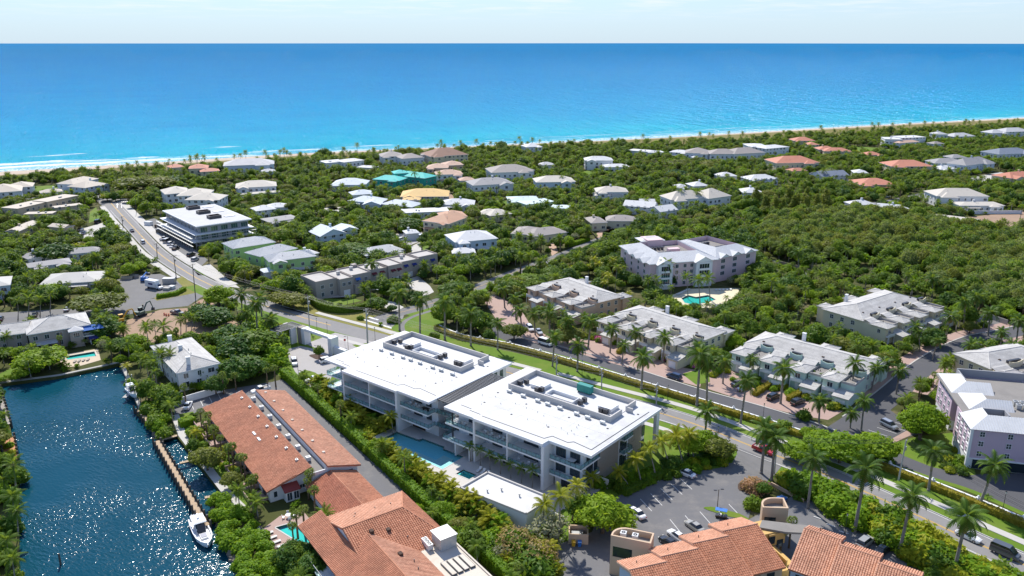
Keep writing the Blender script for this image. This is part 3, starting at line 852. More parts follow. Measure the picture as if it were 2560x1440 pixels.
# left side: side street, truck yard, building site
sheet('west_street', A2([(505,722),(520,735),(500,745),(470,765),(400,772),(300,790),(0,800),(-100,800),(-100,788),(200,770),(320,755),(400,745)]),0.03, 'asphalt_mid')
sheet('truck_yard', A2([(290,700),(340,688),(400,685),(440,700),(462,722),(395,742),(330,762),(300,745),(312,725)]),0.038, 'asphalt_mid')
sheet('site_sand', A2([(285,835),(320,800),(400,775),(470,770),(500,750),(520,745),(540,765),(560,790),(610,815),(590,840),(520,835),(420,838),(360,870),(330,855)]),0.04, 'dirt')
sheet('west_parking', A2([(-60,800),(60,790),(220,782),(300,790),(240,800),(100,815),(-60,830)]),0.034, 'asphalt_lot')
sheet('yard_verge', A2([(455,690),(510,728),(392,752),(385,745),(462,722),(440,700)]),0.042, 'dry_grass')
for px in ([(505,718),(525,740),(470,770),(300,795),(-100,812),(-100,785),(320,750)],[(290,698),(400,682),(440,698),(465,722),(395,745),(310,765)],
   [(285,835),(320,798),(500,745),(545,765),(612,815),(590,842),(420,842),(360,872)],[(-60,795),(300,785),(240,805),(-60,832)],[(455,688),(512,728),(390,754)]):
 block(A2(px))
# building plot by the construction site, parking strips along the upper road
sheet('construction_apron', A2([(352,556),(385,545),(445,590),(520,650),(500,668),(470,655),(420,610)]),0.022, 'asphalt_mid'); block(A2([(350,550),(400,540),(450,590),(525,645),(500,668)]))
sheet('parking_strip', A2([(480,672),(525,660),(560,690),(600,720),(560,715),(520,690)]),0.024, 'concrete_walk'); block(A2([(480,668),(525,655),(600,715),(560,718)]))
sheet('parking_strip', A2([(180,600),(205,572),(260,556),(268,575),(235,592),(195,608)]),0.024, 'concrete_walk'); block(A2([(180,600),(205,572),(262,552),(268,577),(235,595)]))
sheet('parking_strip', A2([(330,625),(350,620),(385,645),(400,662),(385,665)]),0.024, 'concrete_walk'); block(A2([(330,622),(352,618),(405,662)]))
sheet('beach_lawn', A2([(85,475),(90,466),(148,462),(155,472),(110,484),(90,484)]),0.03, 'lawn_grass'); block(A2([(85,475),(90,464),(150,460),(155,474),(100,486)]))
sheet('slope_lawn', A2([(225,530),(240,518),(252,545),(222,558)]),0.03, 'lawn_grass'); block(A2([(225,525),(240,518),(252,547),(222,560)]))
# lawns and drives among the villas (measured patches)
for nm, m_, px in (('town_house_drive', 'concrete_walk', [(905,735),(935,745),(985,755),(1010,768),(985,782),(935,752)]),
    ('town_house_drive', 'concrete_walk', [(1010,700),(1045,690),(1075,715),(1085,730),(1060,742),(1030,722)]),
    ('town_house_lawn', 'lawn_grass', [(780,752),(820,745),(870,742),(905,752),(850,765),(800,765)]),
    ('town_house_patio', 'concrete_walk', [(775,738),(830,732),(880,738),(870,748),(800,745)]),
    ('corner_verge', 'dry_grass', [(700,768),(780,778),(860,776),(935,762),(968,778),(930,795),(870,800),(790,792)]),
    ('garden_drive', 'orange_paver', [(1487,586),(1505,575),(1535,570),(1545,578),(1510,590),(1495,600)]),
    ('garden_lawn', 'lawn_grass', [(1505,580),(1530,572),(1555,572),(1565,582),(1530,588)]),
    ('garden_lawn', 'lawn_grass', [(1055,612),(1072,608),(1070,635),(1055,628)]),
    ('estate_lawn', 'lawn_grass', [(2105,367),(2150,366),(2250,376),(2240,384),(2180,384),(2120,374)]),
    ('estate_lawn', 'lawn_grass', [(1450,428),(1485,424),(1500,440),(1470,446)]),
    ('garden_lawn', 'lawn_grass', [(1230,500),(1265,500),(1268,512),(1238,512)]),
    ('garden_drive', 'concrete_walk', [(1020,620),(1050,605),(1058,628),(1040,640)]),
    ('garden_drive', 'concrete_walk', [(805,520),(850,518),(870,530),(830,540),(810,535)]),
    ('garden_drive', 'orange_paver', [(1370,612),(1385,600),(1395,630),(1380,640)]),
    ('garden_court', 'grey_paver', [(990,585),(1055,580),(1060,600),(1020,615),(985,600)]),
    ('building_plot', 'dirt', [(2400,545),(2560,528),(2700,530),(2700,580),(2560,575),(2440,565)]),
    ('building_plot', 'dirt', [(1090,485),(1120,478),(1145,500),(1120,515),(1100,500)]),
    ('estate_street', 'asphalt_mid', [(2060,530),(2140,512),(2220,500),(2300,483),(2330,482),(2310,492),(2200,512),(2080,540)]),
    ('estate_street', 'concrete_walk', [(2420,445),(2500,430),(2540,440),(2480,452),(2440,462)]),
    ('service_path', 'asphalt_mid', [(1930,650),(1960,655),(2020,675),(2015,690),(1950,668)]),
    ('service_path', 'asphalt_mid', [(2440,790),(2475,795),(2520,815),(2490,822),(2445,805)]),
    ('garden_lawn', 'lawn_grass', [(0,935),(30,918),(60,900),(52,930),(10,950),(-10,955)]),
    ('garden_lawn', 'lawn_grass', [(1690,500),(1705,498),(1712,515),(1695,518)]),
    ('garden_lawn', 'lawn_grass', [(820,520),(842,518),(848,524),(826,526)]),
    ('north_lawn', 'dune_grass', [(2030,330),(2200,322),(2220,330),(2060,342)]),
    ('garden_lawn', 'lawn_grass', [(480,672),(520,680),(525,690),(495,688)])):
 sheet(nm, A2(px),0.03, m_); block(A2(px),0.5)
# building helpers
MESH = {}
def pane_window(w, h, nx=2, ny=1, frame='white_paint', glass_='window_glass', fd=0.09):
 key = ('win', round(w, 2), round(h, 2), nx, ny, frame, glass_)
 if key in MESH: return MESH[key]
 mb = MB(); b = 0.07
 mb.box(-w / 2, w / 2,-fd, 0.0,0, b); mb.box(-w / 2, w / 2,-fd, 0.0, h - b, h)
 mb.box(-w / 2,-w / 2 + b, -fd, 0.0, b, h - b); mb.box(w / 2 - b, w / 2,-fd, 0.0, b, h - b)
 for i in range(1, nx):
  x = -w / 2 + w * i / nx; mb.box(x - .03, x + .03,-fd + .01,0.0, b, h - b)
 for i in range(1, ny):
  z = h * i / ny; mb.box(-w / 2 + b, w / 2 - b, -fd + .015,-0.001, z - .025, z + .025)
 mb.poly([(-w / 2 + b, -0.03, b),(w / 2 - b, -0.03, b),(w / 2 - b, -0.03, h - b),(-w / 2 + b, -0.03, h - b)],1)
 me = bpy.data.meshes.new('window')
 me.from_pydata([tuple(p) for p in mb.v],[], mb.f)
 me.materials.append(M(frame)); me.materials.append(M(glass_))
 me.polygons.foreach_set('material_index', mb.m); me.update()
 MESH[key] = me
 return me
FACE = {'S': 0.0, 'E': math.pi / 2, 'N': math.pi, 'W': -math.pi / 2}
def put(root, fr, x, y, z, me, face='S', name='window', sc=None):
 p = fr.w((x, y, z))
 a = FACE[face] if isinstance(face, str) else face
 return link(name, me, root, p, fr.a + a, sc)
def win(root, fr, x, y, z, w=1.4, h=1.5, face='S', nx=2, ny=1, frame='white_paint', glass_='window_glass', name='window'):
 return put(root, fr, x, y, z, pane_window(w, h, nx, ny, frame, glass_), face, name)
def door_mesh(w, h, m, panels=4):
 key = ('door', round(w, 2), round(h, 2), m, panels)
 if key in MESH: return MESH[key]
 mb = MB(); mb.box(-w / 2, w / 2,-0.05,0,0, h)
 for i in range(panels):
  z0 = h * i / panels + 0.05; mb.box(-w / 2 + .08, w / 2 - .08,-0.08,-0.05, z0, z0 + h / panels - .1)
 me = bpy.data.meshes.new('door'); me.from_pydata([tuple(p) for p in mb.v],[], mb.f); me.materials.append(M(m)); me.update()
 MESH[key] = me; return me
def slope_frame(a, b, c):
 """a->b along the eave, c a point up the slope; returns origin, unit x, unit y, normal"""
 a, b, c = Vector(a), Vector(b), Vector(c)
 x = (b - a).normalized(); n = x.cross(c - a).normalized()
 if n.z < 0: n = -n
 y = n.cross(x)
 if (c - a).dot(y) < 0: y = -y
 return a, x, y, n
def barrel_tiles(mb, poly, tw=0.42, tl=0.46, jit=0.012, seed=1):
 """half-round clay tiles laid on a planar slope polygon (first edge = eave), in mb's frame"""
 rnd = random.Random(seed)
 o, X, Y, N = slope_frame(poly[0], poly[1], poly[2])
 P2 = [((Vector(p) - o).dot(X),(Vector(p) - o).dot(Y)) for p in poly]
 x0, x1 = min(p[0] for p in P2), max(p[0] for p in P2); y1 = max(p[1] for p in P2)
 nx, ny = max(1, int(round((x1 - x0) / tw))), max(1, int(round(y1 / tl)))
 tw, tl = (x1 - x0) / nx, y1 / ny
 hw, ht = tw * 0.47, tw * 0.30
 fr = mb.fr
 for j in range(ny):
  for i in range(nx):
   cx, cy = x0 + (i + .5) * tw, (j + .5) * tl
   if not in_poly(cx, cy, P2): continue
   jz = rnd.uniform(-jit, jit); jx = rnd.uniform(-jit, jit)
   n0 = len(mb.v)
   for yy, lift in ((cy - tl * .56,0.055),(cy + tl * .5,0.012)):
    for dx, dz in ((-hw, 0.0),(-hw * .55, ht),(hw * .55, ht),(hw, 0.0)):
     mb.v.append(fr.w(o + X * (cx + dx + jx) + Y * yy + N * (dz + lift + jz)))
   for q in ((0,1,5,4),(1,2,6,5),(2,3,7,6),(0,3,2,1)):
    mb.f.append(tuple(n0 + k for k in q)); mb.m.append(0)
def courses(mb, a, b, c, d, tl=0.42, lift=0.05):
 """flat tile courses: a-b eave, c-d top edge (a under d, b under c)"""
 a, b, c, d = map(Vector, (a, b, c, d))
 L = max((d - a).length, (c - b).length); n = max(2, int(L / tl))
 nrm = (b - a).cross((d - a) if (d - a).length > (c - b).length else (c - b)).normalized()
 if nrm.z < 0: nrm = -nrm
 for i in range(n):
  s, e = i / n, (i + 1) / n
  p, q, r, t_ = a.lerp(d, s), b.lerp(c, s), b.lerp(c, e), a.lerp(d, e)
  mb.poly([p + nrm * lift, q + nrm * lift, r + nrm * 0.012, t_ + nrm * 0.012])
  mb.poly([p, q, q + nrm * lift, p + nrm * lift])
def ribs(mb, a, b, c, d, sp=0.5, w=0.05, h=0.06):
 """standing seams running up the slope a-b (eave) to d-c (top)"""
 a, b, c, d = map(Vector, (a, b, c, d))
 L = (b - a).length; n = max(2, int(L / sp))
 X = (b - a).normalized(); mid = (c + d) * .5
 nrm = X.cross(mid - a).normalized()
 if nrm.z < 0: nrm = -nrm
 Y = nrm.cross(X)
 if (mid - a).dot(Y) < 0: Y = -Y
 P2 = [((p - a).dot(X),(p - a).dot(Y)) for p in (a, b, c, d)]
 for i in range(1, n):
  x = L * i / n; ys = []
  for k in range(4):
   (xa, ya),(xb, yb) = P2[k], P2[(k + 1) % 4]
   if (xa <= x) != (xb <= x): ys.append(ya + (yb - ya) * (x - xa) / (xb - xa))
  if len(ys) < 2: continue
  y0, y1 = min(ys), max(ys)
  q = [a + X * (x - w) + Y * y0, a + X * (x + w) + Y * y0, a + X * (x + w) + Y * y1, a + X * (x - w) + Y * y1]
  mb.hexa([p for p in q],[p + nrm * h for p in q])
def hip_faces(x0, x1, y0, y1, ze, pitch, gable=None):
 """the slopes of a hip (or gable) roof: list of (a, b, c, d) eave a-b, top d-c; plus ridge ends"""
 W, D = x1 - x0, y1 - y0
 if W >= D:
  r = D / 2; zr = ze + r * pitch; ym = (y0 + y1) / 2
  e0 = 0.0 if gable else r
  p, q = (x0 + e0, ym, zr),(x1 - e0, ym, zr)
  f = [((x0, y0, ze),(x1, y0, ze), q, p),((x1, y1, ze),(x0, y1, ze), p, q)]
  if not gable: f += [((x1, y0, ze),(x1, y1, ze), q, q),((x0, y1, ze),(x0, y0, ze), p, p)]
 else:
  r = W / 2; zr = ze + r * pitch; xm = (x0 + x1) / 2
  e0 = 0.0 if gable else r
  p, q = (xm, y0 + e0, zr),(xm, y1 - e0, zr)
  f = [((x1, y0, ze),(x1, y1, ze), q, p),((x0, y1, ze),(x0, y0, ze), p, q)]
  if not gable: f += [((x0, y0, ze),(x1, y0, ze), p, p),((x1, y1, ze),(x0, y1, ze), q, q)]
 return f, p, q
def roof_shell(mb, faces, x0, x1, y0, y1, ze, th=0.22, mi=0, fm=1):
 for a, b, c, d in faces:
  mb.poly([a, b, c] if c == d else [a, b, c, d], mi)
 e = [(x0, y0),(x1, y0),(x1, y1),(x0, y1)]
 for k in range(4):
  p, q = e[k], e[(k + 1) % 4]
  mb.poly([(p[0], p[1], ze - th),(q[0], q[1], ze - th),(q[0], q[1], ze),(p[0], p[1], ze)], fm)
 mb.poly([(x0, y1, ze - th),(x1, y1, ze - th),(x1, y0, ze - th),(x0, y0, ze - th)], fm)
def ridge_caps(mb, faces, r=0.11):
 done = set()
 for a, b, c, d in faces:
  for p, q in ((b, c),(d, a),(c, d)):
   if p == q: continue
   k = tuple(sorted((tuple(round(v, 2) for v in p), tuple(round(v, 2) for v in q))))
   if k in done or abs(p[2] - q[2]) < 1e-6 and abs(p[2] - a[2]) < 1e-6: continue
   done.add(k)
   mb.tube(Vector(p) + Vector((0,0,.05)), Vector(q) + Vector((0,0,.05)), r, r, 5)
def roof_unit(root, fr, x0, x1, y0, y1, ze, pitch, roofm, fascia='white_paint', gable=False, detail=None, caps=None, wallm=None, th=0.22, seed=1):
 """one roof: shell (part) > tiles / seams / ridge caps (sub-parts)"""
 fs, p, q = hip_faces(x0, x1, y0, y1, ze, pitch, gable)
 mb = MB(fr); roof_shell(mb, fs, x0, x1, y0, y1, ze, th)
 if gable and wallm:
  if x1 - x0 >= y1 - y0:
   for x in (x0 + .35, x1 - .35): mb.poly([(x, y0 + .3, ze - .05),(x, y1 - .3, ze - .05),(x, (y0 + y1) / 2, p[2] - .12)],2)
  else:
   for y in (y0 + .35, y1 - .35): mb.poly([(x0 + .3, y, ze - .05),(x1 - .3, y, ze - .05),((x0 + x1) / 2, y, p[2] - .12)],2)
  r = mb.build('roof', [roofm, fascia, wallm], root)
 else:
  r = mb.build('roof', [roofm, fascia], root)
 if detail:
  kind, dm = detail; m2 = MB(fr)
  for a, b, c, d in fs:
   if kind == 'courses': courses(m2, a, b, c, d)
   elif kind == 'ribs': ribs(m2, a, b, c, d)
   elif kind == 'barrel': barrel_tiles(m2,[a, b, c] if c == d else [a, b, c, d], seed=seed)
  t_ = m2.build({'courses': 'roof_tiles', 'barrel': 'roof_tiles', 'ribs': 'standing_seams'}[kind], dm, r); t_['kind'] = 'stuff'
 if caps:
  m3 = MB(fr); ridge_caps(m3, fs)
  if m3.v: m3.build('ridge_caps', caps, r)
 return r
def walls(root, fr, x0, x1, y0, y1, z0, z1, m, name='wall'):
 mb = MB(fr); mb.box(x0, x1, y0, y1, z0, z1)
 return mb.build(name, m, root)
def foot(fr, x0, x1, y0, y1, g=1.0):
 block([fr.w((x, y, 0)).xy for x, y in ((x0 - g, y0 - g),(x1 + g, y0 - g),(x1 + g, y1 + g),(x0 - g, y1 + g))])
def window_row(root, fr, x0, x1, y, z, n, w, h, face='S', along='x', jit=0.0, rnd=None, **kw):
 for i in range(n):
  t_ = (i + .5) / n
  c = x0 + (x1 - x0) * t_ + ((rnd.uniform(-jit, jit)) if rnd else 0)
  if along == 'x': win(root, fr, c, y, z, w, h, face, **kw)
  else: win(root, fr, y, c, z, w, h, face, **kw)
def railing(root, fr, pts, z, h=1.05, post=1.35, m='dark_metal', gm='rail_glass'):
 mb = MB(fr)
 key = ('panel', gm)
 if key not in MESH:
  b = MB(); b.box(0.04,0.96,-0.012,0.012,0.08,0.94)
  me = bpy.data.meshes.new('glass_panel'); me.from_pydata([tuple(p) for p in b.v],[], b.f); me.materials.append(M(gm)); me.update(); MESH[key] = me
 jobs = []
 for (xa, ya),(xb, yb) in zip(pts, pts[1:]):
  L = math.hypot(xb - xa, yb - ya); n = max(1, int(round(L / post))); a = math.atan2(yb - ya, xb - xa)
  for k in range(n + 1):
   x, y = xa + (xb - xa) * k / n, ya + (yb - ya) * k / n
   mb.box(x - .03, x + .03, y - .03, y + .03, z, z + h)
   if k < n: jobs.append((x, y, a, L / n))
  mb.tube((xa, ya, z + h),(xb, yb, z + h),.035,.035,5); mb.tube((xa, ya, z + .07),(xb, yb, z + .07),.025,.025,4)
 r = mb.build('railing', m, root)
 for x, y, a, L in jobs:
  p = fr.w((x, y, z)); link('glass_panel', MESH[key], r, p, fr.a + a, (L, 1, h))
 return r
def chimney(root, fr, x, y, z0, z1, m, s=0.6):
 mb = MB(fr); mb.box(x - s, x + s, y - s * .8, y + s * .8, z0, z1); mb.box(x - s - .1, x + s + .1, y - s * .8 - .1, y + s * .8 + .1, z1, z1 + .15)
 return mb.build('chimney', m, root)
def ac_mesh():
 if 'ac' in MESH: return MESH['ac']
 mb = MB()
 mb.box(-.42,.42,-.42,.42,.12,.95); mb.box(-.46,.46,-.46,.46,.95,1.02)
 for k in range(4): mb.box((-.4,.3,.3,-.4)[k],(-.3,.4,.4,-.3)[k],(-.4,-.4,.3,.3)[k],(-.3,-.3,.4,.4)[k],0,.12)
 for k in range(10):
  t0, t1 = 2 * math.pi * k / 10,2 * math.pi * (k + 1) / 10
  mb.poly([(.33 * math.cos(t0),.33 * math.sin(t0),1.03),(.33 * math.cos(t1),.33 * math.sin(t1),1.03),(.12 * math.cos(t1),.12 * math.sin(t1),1.04),(.12 * math.cos(t0),.12 * math.sin(t0),1.04)],1)
 me = bpy.data.meshes.new('condenser_unit'); me.from_pydata([tuple(p) for p in mb.v],[], mb.f)
 MESH['ac'] = (me, mb.m); return MESH['ac']
def ac(fr, x, y, z, label, group, body='unit_white', s=1.0, rz=0.0):
 key = ('acm', body)
 if key not in MESH:
  me, mi = ac_mesh(); me = me.copy(); me.materials.append(M(body)); me.materials.append(M('black_metal')); me.polygons.foreach_set('material_index', mi); MESH[key] = me
 o = link('condenser_unit', MESH[key], None, fr.w((x, y, z)), fr.a + rz, s)
 return tag(o, label, 'air conditioner', group)
def box_thing(name, label, cat, fr, x0, x1, y0, y1, z0, z1, m, group=None):
 mb = MB(fr); mb.box(x0, x1, y0, y1, z0, z1)
 return tag(mb.build(name, m), label, cat, group)
# the white apartment building (two blocks and a pergola)
def hero_block(ub, label, side):
 """side 0: west block, 1: east block; local x along the front, y into the plot"""
 f = HF.sub(ub, 0)
 root = thing('apartment_block', label, 'apartment building', f.w((20,15,0)))
 Z1, Z2, ZR = 3.75,7.35,10.75
 yb = 3.2                                                  # recessed front wall
 xe = 37.5 if side else 40.6                               # end wall
 xs = 1.2 if side else 3.2
 walls(root, f, xs, xe, yb, 30.0,0, ZR - .01, 'white_stucco')
 # roof plate with its uneven edge
 if side == 0:
  outl = [(-0.2,-0.2),(10.2,-2.4),(10.2,-2.4),(30.6,-1.9),(30.6,-1.2),(41.8,-1.2),(41.8,31),(0.6,30.2)]
  outl = [(-0.2,0.6),(9.9,0.6),(9.9,-1.7),(30.8,-1.7),(30.8,-1.2),(41.8,-1.2),(41.8,31),(0.6,30.4)]
 else:
  outl = [(0.0,-0.7),(9.6,-0.7),(9.6,-0.9),(29.6,-0.9),(29.6,1.4),(40.8,1.4),(41.2,31.2),(0.6,31.2)]
 mb = MB(f); mb.prism(outl, ZR, ZR + .66); mb.build('roof_slab', 'white_paint', root)
 ins = [(x + (.25 if x < 20 else -.25), y + (.25 if y < 15 else -.25)) for x, y in outl]
 mb = MB(f); mb.prism(ins, ZR + .62, ZR + .70); roof = mb.build('roof_membrane', 'white_membrane', root)
 zt = ZR + .70
 # dark gravel stop drawn along the front edge
 gs = [(13,.8),(28.6,1.0),(29.4,2.4),(33.6,2.2),(34.4,3.2),(40.6,2.6)] if side == 0 else [(10.5,1.2),(28.4,1.4),(29.2,3.4),(33.6,3.1),(34.4,4.2),(39.4,3.6),(39.9,27.5)]
 mb = MB(f)
 def stop(pts):
  for (xa, ya),(xb, yb_) in zip(pts, pts[1:]):
   d = Vector((xb - xa, yb_ - ya)).normalized(); n = Vector((-d.y, d.x)) * .09
   mb.hexa([(xa - n.x, ya - n.y, zt),(xb - n.x, yb_ - n.y, zt),(xb + n.x, yb_ + n.y, zt),(xa + n.x, ya + n.y, zt)],
     [(xa - n.x, ya - n.y, zt + .05),(xb - n.x, yb_ - n.y, zt + .05),(xb + n.x, yb_ + n.y, zt + .05),(xa + n.x, ya + n.y, zt + .05)])
 stop(gs)
 for k in range(2): stop([(2.6 + 3.6 * k, 2.6 - k * .9),(6.0 + 3.6 * k, 2.5 - k * .9)])
 stop([(7,16.35),(34,16.6)])  # plain dark strip running parallel to the enclosure's front wall
 mb.build('gravel_stop_and_strip', 'black_metal', roof)
 mb = MB(f)
 for k in range(1,10): x = 1.2 + k * 4.0; mb.box(x, x + .10,3.6,17.0, zt - .01, zt + .012)
 for y in (7.2,11.4): mb.box(2.5,38.8, y, y + .10, zt - .01, zt + .016)
 mb.build('membrane_seam', 'parapet_stucco', roof)
 # plant enclosure on the roof
 x0, x1, y0, y1, th = 5.4,35.6,17.2,28.8,.32
 ze = zt + 1.35
 mb = MB(f)
 mb.box(x0, x1, y0, y0 + th, zt - .02, ze); mb.box(x0, x0 + th, y0 + th, y1, zt - .02, ze)
 mb.box(x0 + th, x1, y1 - th, y1, zt - .02, ze); mb.box(x1 - th, x1, y0 + th, y0 + 5.2, zt - .02, ze); mb.box(x1 - th, x1, y0 + 7.2, y1 - th, zt - .02, ze)
 mb.box(x1, x1 + 1.6, y0 + 7.2, y0 + 7.5, zt - .02, ze - .2)
 mb.build('roof_parapet', 'parapet_stucco', root)
 mb = MB(f); mb.box(x0 + th, x1 - th, y0 + th, y1 - th, zt - .01, zt + .10); mb.build('enclosure_floor', 'white_membrane', root)
 mb = MB(f)
 for (a, b, c, d) in ((15.6,23.8,18.9,19.1),(15.6,15.8,19.1,22.2),(23.6,23.8,19.1,22.2),(15.8,23.6,22.0,22.2)): mb.box(a, b, c, d, zt + .05, zt + .95)
 mb.build('light_well', 'white_stucco', root)
 for bx in ((9.4,13.2),(29.6,33.2)):
  mb = MB(f); mb.box(bx[0], bx[1],21.2,24.8, zt + .1, zt + 1.0); mb.box(bx[0] - .1, bx[1] + .1,21.1,24.9, zt + 1.0, zt + 1.08)
  mb.build('lift_overrun', 'white_paint', root)
 who = 'east' if side else 'west'
 acs = [(6.6,20.6),(7.4,22.2),(12.4,20.0),(13.2,20.9),(25.0,20.6),(25.0,22.4),(31.2,20.2),(32.4,20.3)]
 for i, (x, y) in enumerate(acs):
  pl = ('beside the enclosure corner', 'in front of the first white box', 'beyond the light well', 'in front of the second white box')[i // 2]
  ac(f, x, y, zt + .1, f'dark condenser {pl} on the {who} white roof', f'{who} roof condensers {i // 2}', 'dark_metal', 1.15)
 for i, x in enumerate((7.5,11.9,16.4,19.4,23.0,27.8,30.9,35.0)):
  o = roof_vent(f, x - (.0 if not side else .4),14.6 + (0.9 if side else 0), zt)
  tag(o, f'white roof vent box in the row on the {who} white roof', 'roof vent', f'vents in a row on the {who} roof')
 rnd = random.Random(5 + side)
 for (x, y) in ((6.1,7.2),(5.0,13.6),(15.3,6.2),(25.9,6.4),(35.3,8.0),(14.6,12.8),(26.8,13.3),(36.8,14.2),(38.5,24.8)):
  mb = MB(f); mb.tube((x, y, zt - .01),(x, y, zt + .06),.30,.26,10); mb.tube((x, y, zt + .06),(x, y, zt + .14),.14,.10,8); mb.build('roof_drain', 'dark_metal', roof)
 for k in range(16):
  x, y = rnd.uniform(3,38), rnd.uniform(4,13); mb = MB(f); mb.tube((x, y, zt - .01),(x, y, zt + .38),.06,.06,6); mb.build('vent_pipe', 'galvanised', roof)
 # ground floor
 for k in range(7):
  x = 8 + k * 4.2
  if side == 0 and x < 12: continue
  put(root, f, x, yb - .02,0.1, pane_window(2.4,2.6,2,1, 'dark_metal', 'dark_glass'), 'S', 'sliding_door')
 # middle bay: portal frame with three bays of balconies
 xa, xb = (10.2,30.6) if side == 0 else (9.6,29.6)
 yf = -1.6 if side == 0 else -0.8
 fin = .55
 bays = [(xa + .3,(xa + xb) / 2),((xa + xb) / 2, xb - .3)]
 for x, w_ in ((xa, fin),((xa + xb) / 2,.3),(xb, .75)):
  mb = MB(f); mb.box(x - w_ / 2, x + w_ / 2, yf, yb, 0.0 if w_ != .3 else Z1 - .3, ZR); mb.build('fin_wall', 'white_stucco', root)
 for z in (Z1, Z2):
  mb = MB(f); mb.box(xa + fin / 2,(xa + xb) / 2 - .15, yf + .05, yb, z - .32, z); mb.box((xa + xb) / 2 + .15, xb - .375, yf + .05, yb, z - .32, z); mb.build('balcony_slab', 'white_paint', root)
  for x0_, x1_ in bays: railing(root, f, [(x0_ + .2, yf + .15),(x1_ - .25, yf + .15)], z)
  for (x0_, x1_), ws in zip(bays, (((3.6,3.0),(7.6,2.2)),((3.9,4.2),(8.2,1.6)))):
   for c, w_ in ws:
    put(root, f, x0_ + c, yb - .02, z + .05, pane_window(w_, 2.7,2 if w_ < 2.5 else 3,1, 'dark_metal', 'window_glass'), 'S', 'sliding_door')
 # end bay with the projecting corner balcony
 if side == 0: ex0, ex1, ey, wrap = 31.0,40.9,-0.7,1.7
 else: ex0, ex1, ey, wrap = 30.2,38.6,1.0,8.6
 ywall = yb if side == 0 else 4.6
 for z in (Z1, Z2):
  mb = MB(f); mb.box(ex0, ex1, ey, ywall, z - .32, z); mb.build('balcony_slab', 'white_paint', root)
  if side:
   mb = MB(f); mb.box(xe + .0, ex1, ywall, wrap, z - .32, z); mb.build('balcony_slab', 'white_paint', root)
   railing(root, f, [(ex0 + .1, ey + .12),(ex1 - .12, ey + .12),(ex1 - .12, wrap - .1),(xe + .1, wrap - .1)], z)
  else:
   railing(root, f, [(ex0 + .1, ey + .12),(ex1 - .12, ey + .12),(ex1 - .12, wrap),(ex1 + 3.5, wrap + .1)], z)
  for c, w_ in (((33.6,3.0),(37.5,1.8)) if side == 0 else ((31.8,2.6),(35.6,2.6))):
   put(root, f, c, yb - .02, z + .05, pane_window(w_, 2.8,3,1, 'dark_metal', 'window_glass'), 'S', 'sliding_door')
 if side == 0:
  for c in (32.4,35.0):
   mb = MB(f); mb.box(c - .95, c + .95, yb - .08, yb - .03,.05,2.9); mb.build('louvre_door', 'mulch', root)
 # first bay (left end)
 if side == 0:
  for z in (Z1, Z2):
   mb = MB(f); mb.box(.6,9.9,.4, yb, z - .32, z); mb.box(.6, xs, yb, 7.5, z - .32, z); mb.build('balcony_slab', 'white_paint', root)
   railing(root, f, [(9.9,.5),(.75,.5),(.75,7.4)], z)
   put(root, f, 5.0, yb - .02, z + .05, pane_window(2.4,2.8,3,1, 'dark_metal', 'green_glass'), 'S', 'sliding_door'); put(root, f, 8.0, yb - .02, z + .05, pane_window(1.4,2.8,2,1, 'dark_metal', 'window_glass'), 'S', 'sliding_door')
 else:
  for z in (Z1, Z2):
   mb = MB(f); mb.box(.2,9.3,-.6 if z == Z2 else -1.6, yb, z - .4, z); mb.build('balcony_slab', 'white_paint', root)
   y_ = -.5 if z == Z2 else -1.5
   railing(root, f, [(.3,2.8),(.3, y_),(9.2, y_)], z)
   put(root, f, 6.4, yb - .02, z + .05, pane_window(3.6,2.7,3,1, 'dark_metal', 'window_glass'), 'S', 'sliding_door')
   mb = MB(f); mb.box(2.0,2.3,-.2,.1, z, ZR if z == Z2 else Z2 - .4); mb.build('column', 'dark_metal', root)
  mb = MB(f); mb.box(3.9,4.2,-1.4,3.0,0,3.3); mb.box(8.4,8.7,-1.4,3.0,0,3.3); mb.build('fin_wall', 'white_stucco', root)
  put(root, f, 6.2, yb - .03,.05, pane_window(3.4,2.9,3,1, 'dark_metal', 'dark_glass'), 'S', 'sliding_door')
 # end walls
 if side:
  mb = MB(f); mb.box(xe - .02, xe + .10,9.2,18.0,.0, ZR - .02); mb.box(xe - .02, xe + .10,22.5,28.4,.0, ZR - .02); mb.build('stone_cladding', 'travertine', root)
  for z in (0.1, Z1 + .1, Z2 + .1):
   put(root, f, xe + .02,6.0, z, pane_window(2.6,2.7,3,1, 'dark_metal', 'window_glass'), 'E', 'window')
   put(root, f, xe + .02,8.4, z, pane_window(1.3,2.4,2,1, 'dark_metal', 'window_glass'), 'E', 'window')
   put(root, f, xe + .02,20.2, z, pane_window(3.0,2.7,3,1, 'dark_metal', 'window_glass'), 'E', 'window')
   put(root, f, xe + .02,24.6, z + .4, pane_window(1.1,2.0,1,1, 'dark_metal', 'green_glass'), 'E', 'window')
   put(root, f, xe + .12,29.3, z, pane_window(1.2,2.7,2,1, 'dark_metal', 'green_glass'), 'E', 'window')
  for z in (Z1, Z2):
   mb = MB(f); mb.box(xe + .1, xe + 1.5,18.4,22.2, z - .28, z); mb.build('balcony_slab', 'white_paint', root)
   railing(root, f, [(xe + .1,18.5),(xe + 1.4,18.5),(xe + 1.4,22.1),(xe + .1,22.1)], z)
  mb = MB(f); mb.box(xe + 2.6, xe + 3.4,29.6,31.0,0, ZR); mb.build('column', 'white_stucco', root)
  mb = MB(f); mb.box(xe - .4, xe + .1,3.3,4.0,0, ZR - .01); mb.build('column', 'white_stucco', root)
  walls(root, f, xe + .02, xe + 3.2,8.8,9.1,0,2.2, 'white_stucco', 'garden_wall')
 else:
  for z in (Z1, Z2):
   for y in (6,11,17,23): put(root, f, xs - .02, y, z + .1, pane_window(1.8,2.4,2,1, 'dark_metal', 'window_glass'), 'W', 'window')
